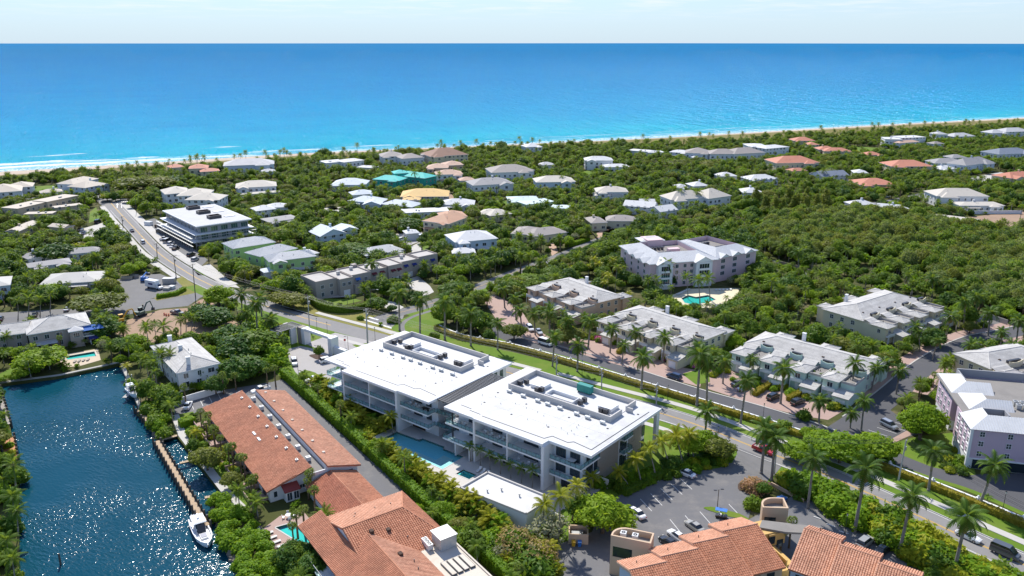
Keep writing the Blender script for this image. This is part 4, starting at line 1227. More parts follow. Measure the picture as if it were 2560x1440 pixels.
  for z in (Z1, Z2):
   for y in (25.5,28): put(root, f, xe + .02, y, z + .1, pane_window(1.2,2.6,1,1, 'dark_metal', 'green_glass'), 'E', 'window')
 for z in (0.2, Z1 + .1, Z2 + .1):
  for k in range(7): put(root, f, 6 + k * 5.0,30.02, z, pane_window(2.2,2.3,2,1, 'dark_metal', 'window_glass'), 'N', 'window')
 # furniture on the balconies
 who2 = 'above the pool' if side == 0 else 'over the stone deck'
 spots = ([(33.0,.9, Z2),(34.6,1.2, Z2),(35.8,1.0, Z2)] if side == 0 else [(11.6,.9, Z2),(13.4,1.0, Z2),(15.6,1.0, Z2),(17.0,1.0, Z2),(21.5,.9, Z1),(24.5,.9, Z1),(26.6,1.0, Z1),(3.2,1.2, Z2),(5.0,1.0, Z2)])
 for x, y, z in spots:
  c = thing('balcony_chair', f'white cushioned chair on a {"top" if z == Z2 else "middle"} floor balcony {who2}', 'chair', f.w((x, y, z)), f'white balcony chairs {who2} {z}')
  mb = MB(f.sub(x, y, random.Random(x).uniform(-.5,.5), z)); mb.box(-.35,.35,-.35,.35,.22,.42); mb.build('seat', 'cushion', c)
  mb = MB(f.sub(x, y, random.Random(x).uniform(-.5,.5), z)); mb.box(-.35,.35,.25,.40,.42,.85); mb.build('backrest', 'cushion', c)
  mb = MB(f.sub(x, y, 0, z))
  for sx in (-.3,.3):
   for sy in (-.3,.3): mb.box(sx - .03, sx + .03, sy - .03, sy + .03,0,.22)
  mb.build('leg', 'dark_metal', c)
 for x, y, z, lb in ([(38.6,.9, Z2, 'black dining table on the corner balcony above the pool')] if side == 0 else [(35.2,2.6, Z2, 'round pale table on the top corner balcony')]):
  c = thing('balcony_table', lb, 'table', f.w((x, y, z)))
  mb = MB(f.sub(x, y, 0, z)); mb.box(-1.1,1.1,-.5,.5,.70,.76) if side == 0 else mb.tube((0,0,.7),(0,0,.76),.95,.95,16)
  mb.build('table_top', 'black_metal' if side == 0 else 'cushion', c)
  mb = MB(f.sub(x, y, 0, z)); mb.box(-.8,-.7,-.3,.3,0,.7); mb.box(.7,.8,-.3,.3,0,.7); mb.build('leg', 'black_metal', c)
 return root
def roof_vent(f, x, y, z):
 if 'rv' not in MESH:
  mb = MB(); mb.box(-.62,.62,-.28,.28,.22,.62); mb.box(-.68,.68,-.34,.34,.62,.68)
  for sx in (-.5,.5): mb.box(sx - .06, sx + .06,-.2,.2,-.01,.22)
  mb.tube((.35,.45,0),(.35,.45,.95),.07,.07,6); mb.tube((.35,.45,.95),(.35,.2,.95),.07,.07,6)
  me = bpy.data.meshes.new('roof_vent'); me.from_pydata([tuple(p) for p in mb.v],[], mb.f); me.materials.append(M('unit_white')); me.update(); MESH['rv'] = me
 return link('roof_vent', MESH['rv'], None, f.w((x, y, z)), f.a)
hero_block(0.0, 'west block of the white three storey apartment building, nearer the entrance gate', 0)
hero_block(46.4, 'east block of the white three storey apartment building with the teal roof box', 1)
# teal unit on the east roof
c = thing('generator', 'teal green generator box on legs on the white roof', 'generator', HF.w((68.5,27.0,11.55)))
mb = MB(HF.sub(68.5,27.0,0,11.55)); mb.box(-2.0,2.0,-.75,.75,.35,2.2); mb.build('housing', 'teal_steel', c)
mb = MB(HF.sub(68.5,27.0,0,11.55))
for k in range(9): mb.box(-1.9 + k * .45,-1.85 + k * .45,-.80,-.75,.4,2.1)
mb.build('housing_rib', 'teal_steel', c)
for sx in (-1.7,1.7):
 mb = MB(HF.sub(68.5,27.0,0,11.55)); mb.box(sx - .1, sx + .1,-.6,.6,-.06,.35); mb.build('leg', 'dark_metal', c)
# pergola bridging the two blocks
pg = thing('pergola', 'black slatted pergola bridging the gap between the two white blocks', 'pergola', HF.w((43.7,12,0)))
for x in (42.3,43.9,45.6):
 mb = MB(HF); mb.box(x - .08, x + .08,1.6,22.4,10.85,11.05); mb.build('beam', 'black_metal', pg)
for k in range(30):
 mb = MB(HF); y = 1.8 + k * .70; mb.box(41.82,46.38, y, y + .40,11.06,11.18); mb.build('slat', 'black_metal', pg)
mb = MB(HF); mb.box(41.9,46.3,6.0,24.0,3.45,3.75); mb.box(41.9,46.3,6.0,24.0,7.05,7.35); mb.box(41.9,46.3,12,12.2,0,10.8); mb.build('link_wall', 'grey_flat', pg)
railing(pg, HF, [(41.2,2.2),(46.3,2.2)],7.35); railing(pg, HF, [(41.2,2.2),(46.3,2.2)],3.75)
mb = MB(HF); mb.box(41.0,46.38,2.1,6.0,7.05,7.35); mb.box(41.0,46.38,2.1,6.0,3.45,3.75); mb.build('walkway', 'grey_flat', pg)
# pool house
ph = thing('pool_house', 'low pool house with flat white roof in front of the apartments', 'pool house', HF.w((74,-12,0)))
pho = [(65.5,-16.2),(82.8,-15.2),(83.2,-7.0),(65.8,-7.4)]
mb = MB(HF); mb.prism(pho, 0,3.6); mb.build('wall', 'white_stucco', ph)
mb = MB(HF); mb.prism([(65.9,-15.8),(82.4,-14.8),(82.8,-7.4),(66.2,-7.8)],3.55,3.66); r = mb.build('roof_membrane', 'white_membrane', ph)
mb = MB(HF)
for (a, b),(c_, d) in zip(pho, pho[1:] + pho[:1]):
 dv = Vector((c_ - a, d - b)).normalized(); n = Vector((-dv.y, dv.x)) * .3
 mb.hexa([(a, b, 3.6),(c_, d, 3.6),(c_ + n.x, d + n.y, 3.6),(a + n.x, b + n.y, 3.6)],[(a, b, 4.05),(c_, d, 4.05),(c_ + n.x, d + n.y, 4.05),(a + n.x, b + n.y, 4.05)])
mb.build('parapet', 'parapet_stucco', ph)
for i, (x, y) in enumerate(((73,-11.2),(77.4,-10.6),(71,-13.5))):
 mb = MB(HF); mb.tube((x, y, 3.64),(x, y, 4.2),.16,.16,8); mb.tube((x, y, 4.2),(x, y, 4.35),.26,.22,8); mb.build('vent_pipe', 'galvanised', r)
mb = MB(HF)
for k in range(4): mb.box(66.6 + k * 3.4,69.4 + k * 3.4,-7.1,-6.95,.2,2.6)
mb.build('folding_door', 'dark_glass', ph)
block([hu(*p) for p in pho],1)
# sun loungers by the spa
for k in range(3):
 f_ = HF.sub(59.6 + k * 1.3,-3.2 - k * .1,.2)
 c = thing('sun_lounger', 'white sun lounger beside the square spa pool', 'sun lounger', f_.w((0,0,0)), 'sun loungers by the spa')
 mb = MB(f_); mb.box(-.32,.32,-1.0,.45,.25,.35); mb.build('seat', 'cushion', c)
 mb = MB(f_); mb.hexa([(-.32,.45,.25),(.32,.45,.25),(.32,1.0,.6),(-.32,1.0,.6)],[(-.32,.45,.35),(.32,.45,.35),(.32,.95,.72),(-.32,.95,.72)]); mb.build('backrest', 'cushion', c)
 mb = MB(f_); mb.box(-.3,-.25,-.9,-.85,0,.25); mb.box(.25,.3,-.9,-.85,0,.25); mb.box(-.3,-.25,.3,.35,0,.25); mb.box(.25,.3,.3,.35,0,.25); mb.build('leg', 'dark_metal', c)
# entrance portal
gt = thing('entrance_portal', 'white portal frame with stone pier and black slatted canopy at the drive', 'gateway', HF.w((-36,20,0)))
gf = HF
mb = MB(gf); mb.box(-25.6,-24.0,21.6,24.6,0,5.5); mb.box(-39.6,-38.0,21.9,24.4,0,5.5); mb.box(-38.0,-25.6,22.3,23.9,4.7,5.5); mb.build('portal_frame', 'white_stucco', gt)
mb = MB(gf); mb.box(-24.0,-18.5,22.4,23.6,0,2.6); mb.build('side_wall', 'white_stucco', gt)
mb = MB(gf); mb.box(-41.6,-39.62,21.8,24.2,0,5.6); mb.build('stone_pier', 'travertine', gt)
mb = MB(gf); mb.box(-46.6,-45.4,15.2,18.6,0,5.4); mb.box(-42.6,-41.8,19.5,21.8,0,5.4); mb.build('side_pier', 'white_stucco', gt)
mb = MB(gf); mb.box(-46.8,-41.4,15.2,15.5,5.42,5.7); mb.box(-46.8,-41.4,23.5,23.8,5.42,5.7); mb.box(-46.8,-46.5,15.5,23.5,5.42,5.7); mb.box(-41.7,-41.4,15.5,23.5,5.62,5.7); mb.build('canopy_frame', 'black_metal', gt)
for k in range(13):
 mb = MB(gf); mb.box(-46.45,-41.75,15.75 + k * .6,15.98 + k * .6,5.5,5.66); mb.build('slat', 'black_metal', gt)
for nm, xx in (('gate_leaf', (-44.8,-42.0)),):
 mb = MB(gf)
 for k in range(14): x = -45.2 + k * .26; mb.box(x, x + .05,18.7,18.75,.1,1.8)
 mb.box(-45.3,-41.7,18.68,18.77,1.75,1.83); mb.box(-45.3,-41.7,18.68,18.77,.1,.18); mb.build(nm, 'black_metal', gt)
block([hu(-48,14), hu(-48,26), hu(-18,26), hu(-18,20), hu(-40,20), hu(-40,14)],1)
# terracotta buildings by the canal
FA = Fr((-81.2,191.7), math.radians(-55))
def slab_slope(root, fr, pts, m, th=0.25, name='roof'):
 """a planar roof plate with thickness; pts: eave a, b then top c, d"""
 mb = MB(fr); lo = [(p[0], p[1], p[2] - th) for p in pts]
 mb.hexa(lo, pts) if len(pts) == 4 else None
 if len(pts) == 3:
  mb.poly(pts); mb.poly(lo[::-1])
  for k in range(3): mb.poly([lo[k], lo[(k + 1) % 3], pts[(k + 1) % 3], pts[k]])
 return mb.build(name, m, root)
def tiled(root, fr, pts, seed, m='clay_tile', base='clay_tile_dark', name='roof'):
 r = slab_slope(root, fr, pts, base, name=name)
 mb = MB(fr); barrel_tiles(mb, pts, seed=seed)
 t_ = mb.build('roof_tiles', m, r); t_['kind'] = 'stuff'
 return r
# A: two long mono-pitch roofs with a plant gutter between
rA = thing('terrace_house', 'long building beside the canal with two terracotta roofs and a plant gutter', 'terrace', FA.w((25,10,0)))
def zA1(y): return 3.1 + y * 0.30
mb = MB(FA)
for poly in ([(0.6,0.8),(49.6,0.8),(49.6,9.8),(0.6,9.8)],):
 mb.hexa([(x, y, 0) for x, y in poly],[(x, y, zA1(y) - .28) for x, y in poly])
mb.hexa([(4.4,13.2,0),(51.8,13.2,0),(51.8,20.2,0),(4.4,20.2,0)],[(4.4,13.2,6.05),(51.8,13.2,6.05),(51.8,20.2,4.1),(4.4,20.2,4.1)])
mb.box(3.0,51.5,9.8,13.2,0,4.7)
mb.build('wall', 'white_stucco', rA)
mb = MB(FA); mb.box(2.5,51.4,9.85,13.15,4.7,4.78); mb.build('gutter_roof', 'gravel_roof', rA)
mb = MB(FA); mb.box(3.0,51.6,13.0,13.2,4.7,6.1); mb.box(51.5,51.8,9.8,13.2,4.4,5.2); mb.build('gutter_wall', 'white_stucco', rA)
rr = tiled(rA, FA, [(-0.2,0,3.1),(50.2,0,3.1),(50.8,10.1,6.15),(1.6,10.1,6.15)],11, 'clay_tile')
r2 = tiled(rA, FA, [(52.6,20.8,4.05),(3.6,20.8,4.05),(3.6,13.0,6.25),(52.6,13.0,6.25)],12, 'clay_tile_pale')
for k in range(7):
 ac(FA, 7 + k * 6.4,11.3,4.78, 'white condenser in the gutter between the two long terracotta roofs', 'condensers in the terracotta gutter', 'unit_white', 1.1)
for k in range(7):
 mb = MB(FA); x = 6 + k * 6.6; mb.box(x - .35, x + .35,8.3,8.9, zA1(8.6), zA1(8.6) + .5); mb.tube((x, 8.6, zA1(8.6) + .4),(x, 8.6, zA1(8.6) + .8),.12,.12,6); mb.build('roof_vent', 'galvanised', rr)
 mb = MB(FA); mb.box(x - .3, x + .3,14.6,15.2,5.6,6.15); mb.build('roof_vent', 'cream_flat', r2)
for x in (25.5,29):
 mb = MB(FA); mb.box(x - .9, x + .9,5.2,5.7, zA1(5.4) + .05, zA1(5.4) + .35); mb.build('skylight', 'unit_white', rr)
mb = MB(FA); mb.box(49.6,51.6,3.6,6.6,0,2.5); mb.build('bay', 'white_stucco', rA)
mb = MB(FA); mb.hexa([(49.4,3.3,3.3),(51.9,3.3,2.4),(51.9,6.9,2.4),(49.4,6.9,3.3)],[(49.4,3.3,3.5),(51.9,3.3,2.6),(51.9,6.9,2.6),(49.4,6.9,3.5)]); mb.build('bay_roof', 'tile_red_trim', rA)
win(rA, FA, 51.62,4.4,.3,1.2,1.9, 'E', 2); win(rA, FA, 51.62,5.9,.3,1.2,1.9, 'E', 2)
win(rA, FA, 49.62,2.0,.9,.9,1.5, 'E', 1); win(rA, FA, 49.62,8.0,1.2,1.2,1.0, 'E', 2); win(rA, FA, 51.82,18.6,2.4,1.1,1.1, 'E', 2,3)
for k in range(8): put(rA, FA, 4 + k * 6,.78,.05, pane_window(2.4,2.2,2,1, 'dark_metal', 'dark_glass'), 'S', 'sliding_door')
for k in range(8):
 mb = MB(FA); x = 4 + k * 6; mb.box(x - 2.6, x + 2.2,-3.2,-3.0,0,1.1); mb.box(x + 2.0, x + 2.2,-3.0,.8,0,1.1); mb.build('patio_wall', 'pink_paver', rA)
 sheet('patio_floor', [FA.w((x + a, b, 0)).xy for a, b in ((-2.6,-3.0),(2.0,-3.0),(2.0,.8),(-2.6,.8))],0.035, 'pink_paver', parent=rA)
foot(FA, -.5,52.5,-.5,21)
# B: low link roof
rB = thing('link_house', 'low gabled terracotta house linking the two bigger terracotta buildings', 'house', FA.w((60,13,0)))
mb = MB(FA); mb.box(52.6,70.5,8.6,19.0,0,2.8); mb.build('wall', 'white_stucco', rB)
tiled(rB, FA, [(52.2,7.8,2.9),(71.4,7.8,2.9),(71.4,13.7,4.75),(52.2,13.7,4.75)],21, 'clay_tile_dark')  # slope turned from the sun: darker copy, shade put into the colour
tiled(rB, FA, [(71.4,19.6,2.9),(52.2,19.6,2.9),(52.2,13.7,4.75),(71.4,13.7,4.75)],22, 'clay_tile')
mb = MB(FA); mb.tube((52.2,13.7,4.82),(71.4,13.7,4.82),.14,.14,6); mb.build('ridge_caps', 'clay_tile', rB)
foot(FA, 52,72,8,20)
# C: big house at the bottom edge
rC = thing('terracotta_house', 'big terracotta roofed house with cream flat roof at the bottom edge', 'house', FA.w((88,10,0)))
mb = MB(FA); mb.box(72.5,90.8,4.6,20.6,0,6.4); mb.box(72.2,108,0.8,14.6,0,5.9); mb.build('wall', 'white_stucco', rC)
zr = 9.7
mb = MB(FA); mb.poly([(72.2,4.5,6.2),(90.6,4.5,6.2),(81.5,4.5, zr - .2)]); mb.build('gable_wall', 'white_stucco', rC)
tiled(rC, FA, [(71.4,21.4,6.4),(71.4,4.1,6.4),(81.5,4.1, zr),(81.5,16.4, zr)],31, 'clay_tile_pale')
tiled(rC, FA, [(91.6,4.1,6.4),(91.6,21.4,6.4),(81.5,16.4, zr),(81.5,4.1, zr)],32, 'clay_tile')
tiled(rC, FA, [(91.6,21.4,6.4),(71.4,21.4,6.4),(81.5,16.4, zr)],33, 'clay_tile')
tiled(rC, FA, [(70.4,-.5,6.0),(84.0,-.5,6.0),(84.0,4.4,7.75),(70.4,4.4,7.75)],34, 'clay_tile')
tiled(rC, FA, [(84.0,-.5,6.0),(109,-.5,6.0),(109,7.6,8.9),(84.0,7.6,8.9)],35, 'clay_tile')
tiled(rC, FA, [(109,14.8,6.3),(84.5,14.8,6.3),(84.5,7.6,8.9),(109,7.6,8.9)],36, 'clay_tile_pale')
mb = MB(FA); mb.tube((81.5,4.1, zr + .1),(81.5,16.4, zr + .1),.16,.16,6); mb.tube((81.5,16.4, zr + .1),(71.4,21.4,6.5),.14,.14,6); mb.tube((81.5,16.4, zr + .1),(91.6,21.4,6.5),.14,.14,6); mb.tube((86.4,7.6,9.0),(109,7.6,9.0),.15,.15,6)
mb.build('ridge_caps', 'clay_tile', rC)
mb = MB(FA); mb.box(89.5,109,14.7,21.2,0,6.5); mb.box(89.5,109,21.0,21.3,6.4,6.75); mb.build('flat_roof', 'cream_flat', rC)
mb = MB(FA); mb.box(90.6,94.0,17.6,20.9,6.5,9.0); mb.box(90.4,94.2,17.4,21.05,9.0,9.15); mb.build('stair_head', 'galvanised', rC)
for k in range(3): ac(FA, 90.2 + k * .95,16.4 - k * .05,6.55, 'white condenser of three in a row beside the grey roof box', 'three condensers on the cream roof', 'unit_white', 1.15)
for k in range(4):
 mb = MB(FA); y = 15.7 + k * 1.25; mb.box(97.0,101.2, y, y + 1.0,6.5,6.85); mb.poly([(97.1, y + .1,6.86),(101.1, y + .1,6.86),(101.1, y + .9,6.86),(97.1, y + .9,6.86)],1); mb.build('skylight', ['dark_metal', 'cream_flat'], rC)
for x, y, z in ((85.2,11.5,8.6),(92.5,10.2,8.2),(84.4,8.5,9.0)):
 mb = MB(FA); mb.box(x - .45, x + .45, y - .35, y + .35, z - .9, z + .35); mb.build('roof_vent', 'mulch', rC)
for x, y, z in ((76,9,8.1),(76.4,13,8.1),(77.4,8.2,8.5),(77.2,16,8.4),(88,14,7.7),(95,11.6,7.8),(97.6,11,8.0)):
 mb = MB(FA); mb.tube((x, y, z - .4),(x, y, z + .3),.1,.1,6); mb.build('vent_pipe', 'dark_metal', rC)
mb = MB(FA); mb.box(78.5,92,-1.8,.8,2.7,3.0); mb.build('balcony_slab', 'white_paint', rC)
railing(rC, FA, [(78.6,.7),(78.6,-1.7),(92,-1.7)],3.0, m='white_paint'); railing(rC, FA, [(84,-1.4),(92,-1.4)],0.1, m='dark_metal')
for k in range(5): put(rC, FA, 76 + k * 4,.78,3.2, pane_window(2.2,2.2,2,1, 'dark_metal', 'window_glass'), 'S', 'window')
foot(FA, 70,112,-2,22)
# stepped terracotta terraces in the lower right
def stepped(root, fr, n, w, step, back, front, seed, mats, z=(7.0,8.6,5.4), fro=0.0):
 for k in range(n):
  x0, x1, yr = w * k - (.25 if k else 0), w * (k + 1), step * k
  dz = 0.0
  mb = MB(fr); mb.box(x0 + .3, x1 - .05, yr - front + .8, yr + back - .7,0, z[2] - .2)
  mb.hexa([(x0 + .3, yr - .5, z[2] - .2),(x1 - .05, yr - .5, z[2] - .2),(x1 - .05, yr + back - .7, z[2] - .2),(x0 + .3, yr + back - .7, z[2] - .2)],
    [(x0 + .3, yr - .5, z[1] - .45),(x1 - .05, yr - .5, z[1] - .45),(x1 - .05, yr + back - .7, z[0] - .1),(x0 + .3, yr + back - .7, z[0] - .1)])
  mb.build('wall', 'peach_stucco' if k else 'pale_blue_stucco', root)
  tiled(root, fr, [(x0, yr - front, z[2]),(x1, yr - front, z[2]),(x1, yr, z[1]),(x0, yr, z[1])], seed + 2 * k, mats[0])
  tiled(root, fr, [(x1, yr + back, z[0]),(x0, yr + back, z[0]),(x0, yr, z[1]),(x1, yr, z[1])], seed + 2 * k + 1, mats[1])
  mb = MB(fr); mb.tube((x0, yr, z[1] + .1),(x1, yr, z[1] + .1),.15,.15,6); mb.build('ridge_caps', mats[1], root)
  mb = MB(fr); mb.hexa([(x0 - .04, yr - front, z[2] - .5),(x0 + .02, yr - front, z[2] - .5),(x0 + .02, yr, z[1] - .5),(x0 - .04, yr, z[1] - .5)],[(x0 - .04, yr - front, z[2] - .02),(x0 + .02, yr - front, z[2] - .02),(x0 + .02, yr, z[1] - .02),(x0 - .04, yr, z[1] - .02)])
  mb.hexa([(x0 - .04, yr, z[1] - .5),(x0 + .02, yr, z[1] - .5),(x0 + .02, yr + back, z[0] - .5),(x0 - .04, yr + back, z[0] - .5)],[(x0 - .04, yr, z[1] - .02),(x0 + .02, yr, z[1] - .02),(x0 + .02, yr + back, z[0] - .02),(x0 - .04, yr + back, z[0] - .02)])
  mb.build('barge_board', 'salmon_stucco', root)
  for q in range(2):
   put(root, fr, x0 + 2 + q * 3, yr - front + .78,2.9, pane_window(1.6,1.4,2,1, 'dark_metal', 'window_glass'), 'S', 'window')
  px_ = x0 + 2.5; mb = MB(fr); mb.tube((px_, yr + 2.2, z[1] - .8),(px_, yr + 2.2, z[1] - .1),.08,.08,6); mb.build('vent_pipe', 'dark_metal', root)
 block([fr.w((x, y, 0)).xy for x, y in ((-.5,-front - 1),(w * n + .5, step * n - front - 1),(w * n + .5, step * n + back + 1),(-.5, back + 1))],1)
FD = Fr((20.1,116.7), math.radians(18.5))
rD = thing('stepped_terrace', 'stepped terracotta terrace of four units in front of the car park', 'terrace', FD.w((14,0,0)))
stepped(rD, FD, 4,7.25,1.6,4.9,9.0,51,('clay_tile', 'clay_tile_pale'))
FE = Fr((54.3,129.1), math.radians(-34))
rE = thing('stepped_terrace', 'stepped terracotta terrace in the corner below the green thicket', 'terrace', FE.w((12,-4,0)))
stepped(rE, FE, 4,6.8,-1.75,4.0,9.2,71,('clay_tile_pale', 'clay_tile_pale'))
# ochre link between the two terraces
rL = thing('link_building', 'ochre stucco stair link with flat grey roof between the stepped terraces', 'building', (50,126,0))
def wbox(root, name, pxs, z0, z1, m, zref):
 mb = MB(); mb.prism([tuple(at(u, v, zref).xy) for u, v in pxs], z0, z1); return mb.build(name, m, root)
wbox(rL, 'flat_roof', [(1905,1300),(1990,1310),(2060,1318),(2010,1332),(1965,1330),(1898,1318)],5.8,6.2, 'gravel_roof', 6.2)
mb = MB(FD); mb.box(29.4,33.6,5.0,9.2,0,5.8); mb.box(29.6,31.2,-2.5,5.0,0,3.2); mb.build('wall', 'ochre_stucco', rL)
mb = MB(FD); mb.box(31.6,33.4,-1.0,4.6,2.6,3.0); mb.box(31.6,31.9,-1.0,4.6,3.0,4.0); mb.box(31.9,35.5,4.7,5.0,3.2,5.6); mb.build('stair_wall', 'ochre_stucco', rL)
for k in range(2):
 o = MB(FD); o.box(31.8 + k * 1.9,33.2 + k * 1.9,4.62,4.68,3.6 - k, 5.2 - k); o.build('opening', 'dark_glass', rL)
# stair towers with rounded ends and roof pits
def tower(label, fr, L, W, h, acn):
 r = thing('stair_tower', label, 'stair tower', fr.w((L / 2, W / 2,0)))
 out = [(0,0),(L, 0),(L, W)] + [(W * .9 * (1 - math.sin(t_)), W * math.cos(t_) if False else W - 0) for t_ in ()]
 arc = [(W * .75 - W * .75 * math.sin(a), W * .25 + W * .75 * math.cos(a)) for a in [math.pi / 2 * k / 6 for k in range(7)]]
 out = [(0,0),(L, 0),(L, W)] + arc[:-1] + [(0, W * .25)]
 inn = [(.32,.32),(L - .32,.32),(L - .32, W - .32)] + [(max(.32, x + .28), y - .30) for x, y in arc[:-1]] + [(.32, W * .25)]
 mb = MB(fr); mb.prism(out, 0, h - 1.2); mb.build('wall', 'peach_stucco', r)
 mb = MB(fr); n = len(out)
 for k in range(n):
  j = (k + 1) % n
  q = [out[k], out[j], inn[j], inn[k]]
  mb.hexa([(x, y, h - 1.2) for x, y in q],[(x, y, h) for x, y in q])
 mb.build('parapet', 'peach_stucco', r)
 mb = MB(fr); mb.prism(inn, h - 1.25, h - 1.16); mb.build('roof_floor', 'gravel_roof', r)
 mb = MB(fr); mb.box(.5, L * .55,-.04,.02,3.2, h - 2.2); mb.build('opening', 'dark_glass', r)
 mb = MB(fr); mb.box(.5, L * .55,-.16,-.05,3.0,4.1); mb.build('landing_wall', 'peach_stucco', r)
 for k in range(acn): ac(fr, 2.0 + 2.2 * k, W * .5, h - 1.16, 'white condenser in the roof pit of the rounded stair tower', 'condensers on the stair tower', 'unit_white', 1.2)
 foot(fr, 0, L, 0, W, .5)
 return r
tower('peach stair tower with rounded end and two condensers by the car park', Fr(at(1527,1338,8.4).xy, math.radians(-20)),7.4,3.4,8.4,2)
tower('empty peach stair tower with rounded end beside the thicket', Fr(at(1907,1268,7.4).xy, math.radians(-4)),5.0,3.8,7.4,0)
# bin store
fB = Fr(at(1421,1360).xy, math.radians(-4))
rb = thing('bin_store', 'peach walled bin store with open top in the car park', 'bin store', fB.w((0,0,0)))
mb = MB(fB)
for (a, b, c, d) in ((0,3.9,3.0,3.25),(0,.25,0,3.0),(3.65,3.9,0,3.0),(.25,3.65,0,.2)): mb.box(a, b, c, d, 0,2.3)
mb.build('wall', 'peach_stucco', rb)
mb = MB(fB); mb.box(.6,2.9,.6,2.6,.05,1.5); mb.build('dumpster', 'grey_metal', rb)
for m_, x, lb in (('machine_yellow', 1.0, 'yellow wheelie bin in front of the bin store'),('machine_blue', 2.2, 'blue wheelie bin in front of the bin store')):
 c = thing('wheelie_bin', lb, 'bin', fB.w((x, -.6,0)))
 mb = MB(fB); mb.hexa([(x - .3,-.9,.08),(x + .3,-.9,.08),(x + .3,-.35,.08),(x - .3,-.35,.08)],[(x - .38,-1.0,1.1),(x + .38,-1.0,1.1),(x + .38,-.25,1.1),(x - .38,-.25,1.1)]); mb.build('body', m_, c)
 mb = MB(fB); mb.box(x - .4, x + .4,-1.04,-.2,1.1,1.18); mb.build('lid', m_, c)
 for sx in (-.3,.3):
  mb = MB(fB); mb.tube((x + sx - .04,-.35,.12),(x + sx + .04,-.35,.12),.12,.12,8); mb.build('wheel', 'rubber', c)
foot(fB, 0,3.9,-1,3.3,.5)
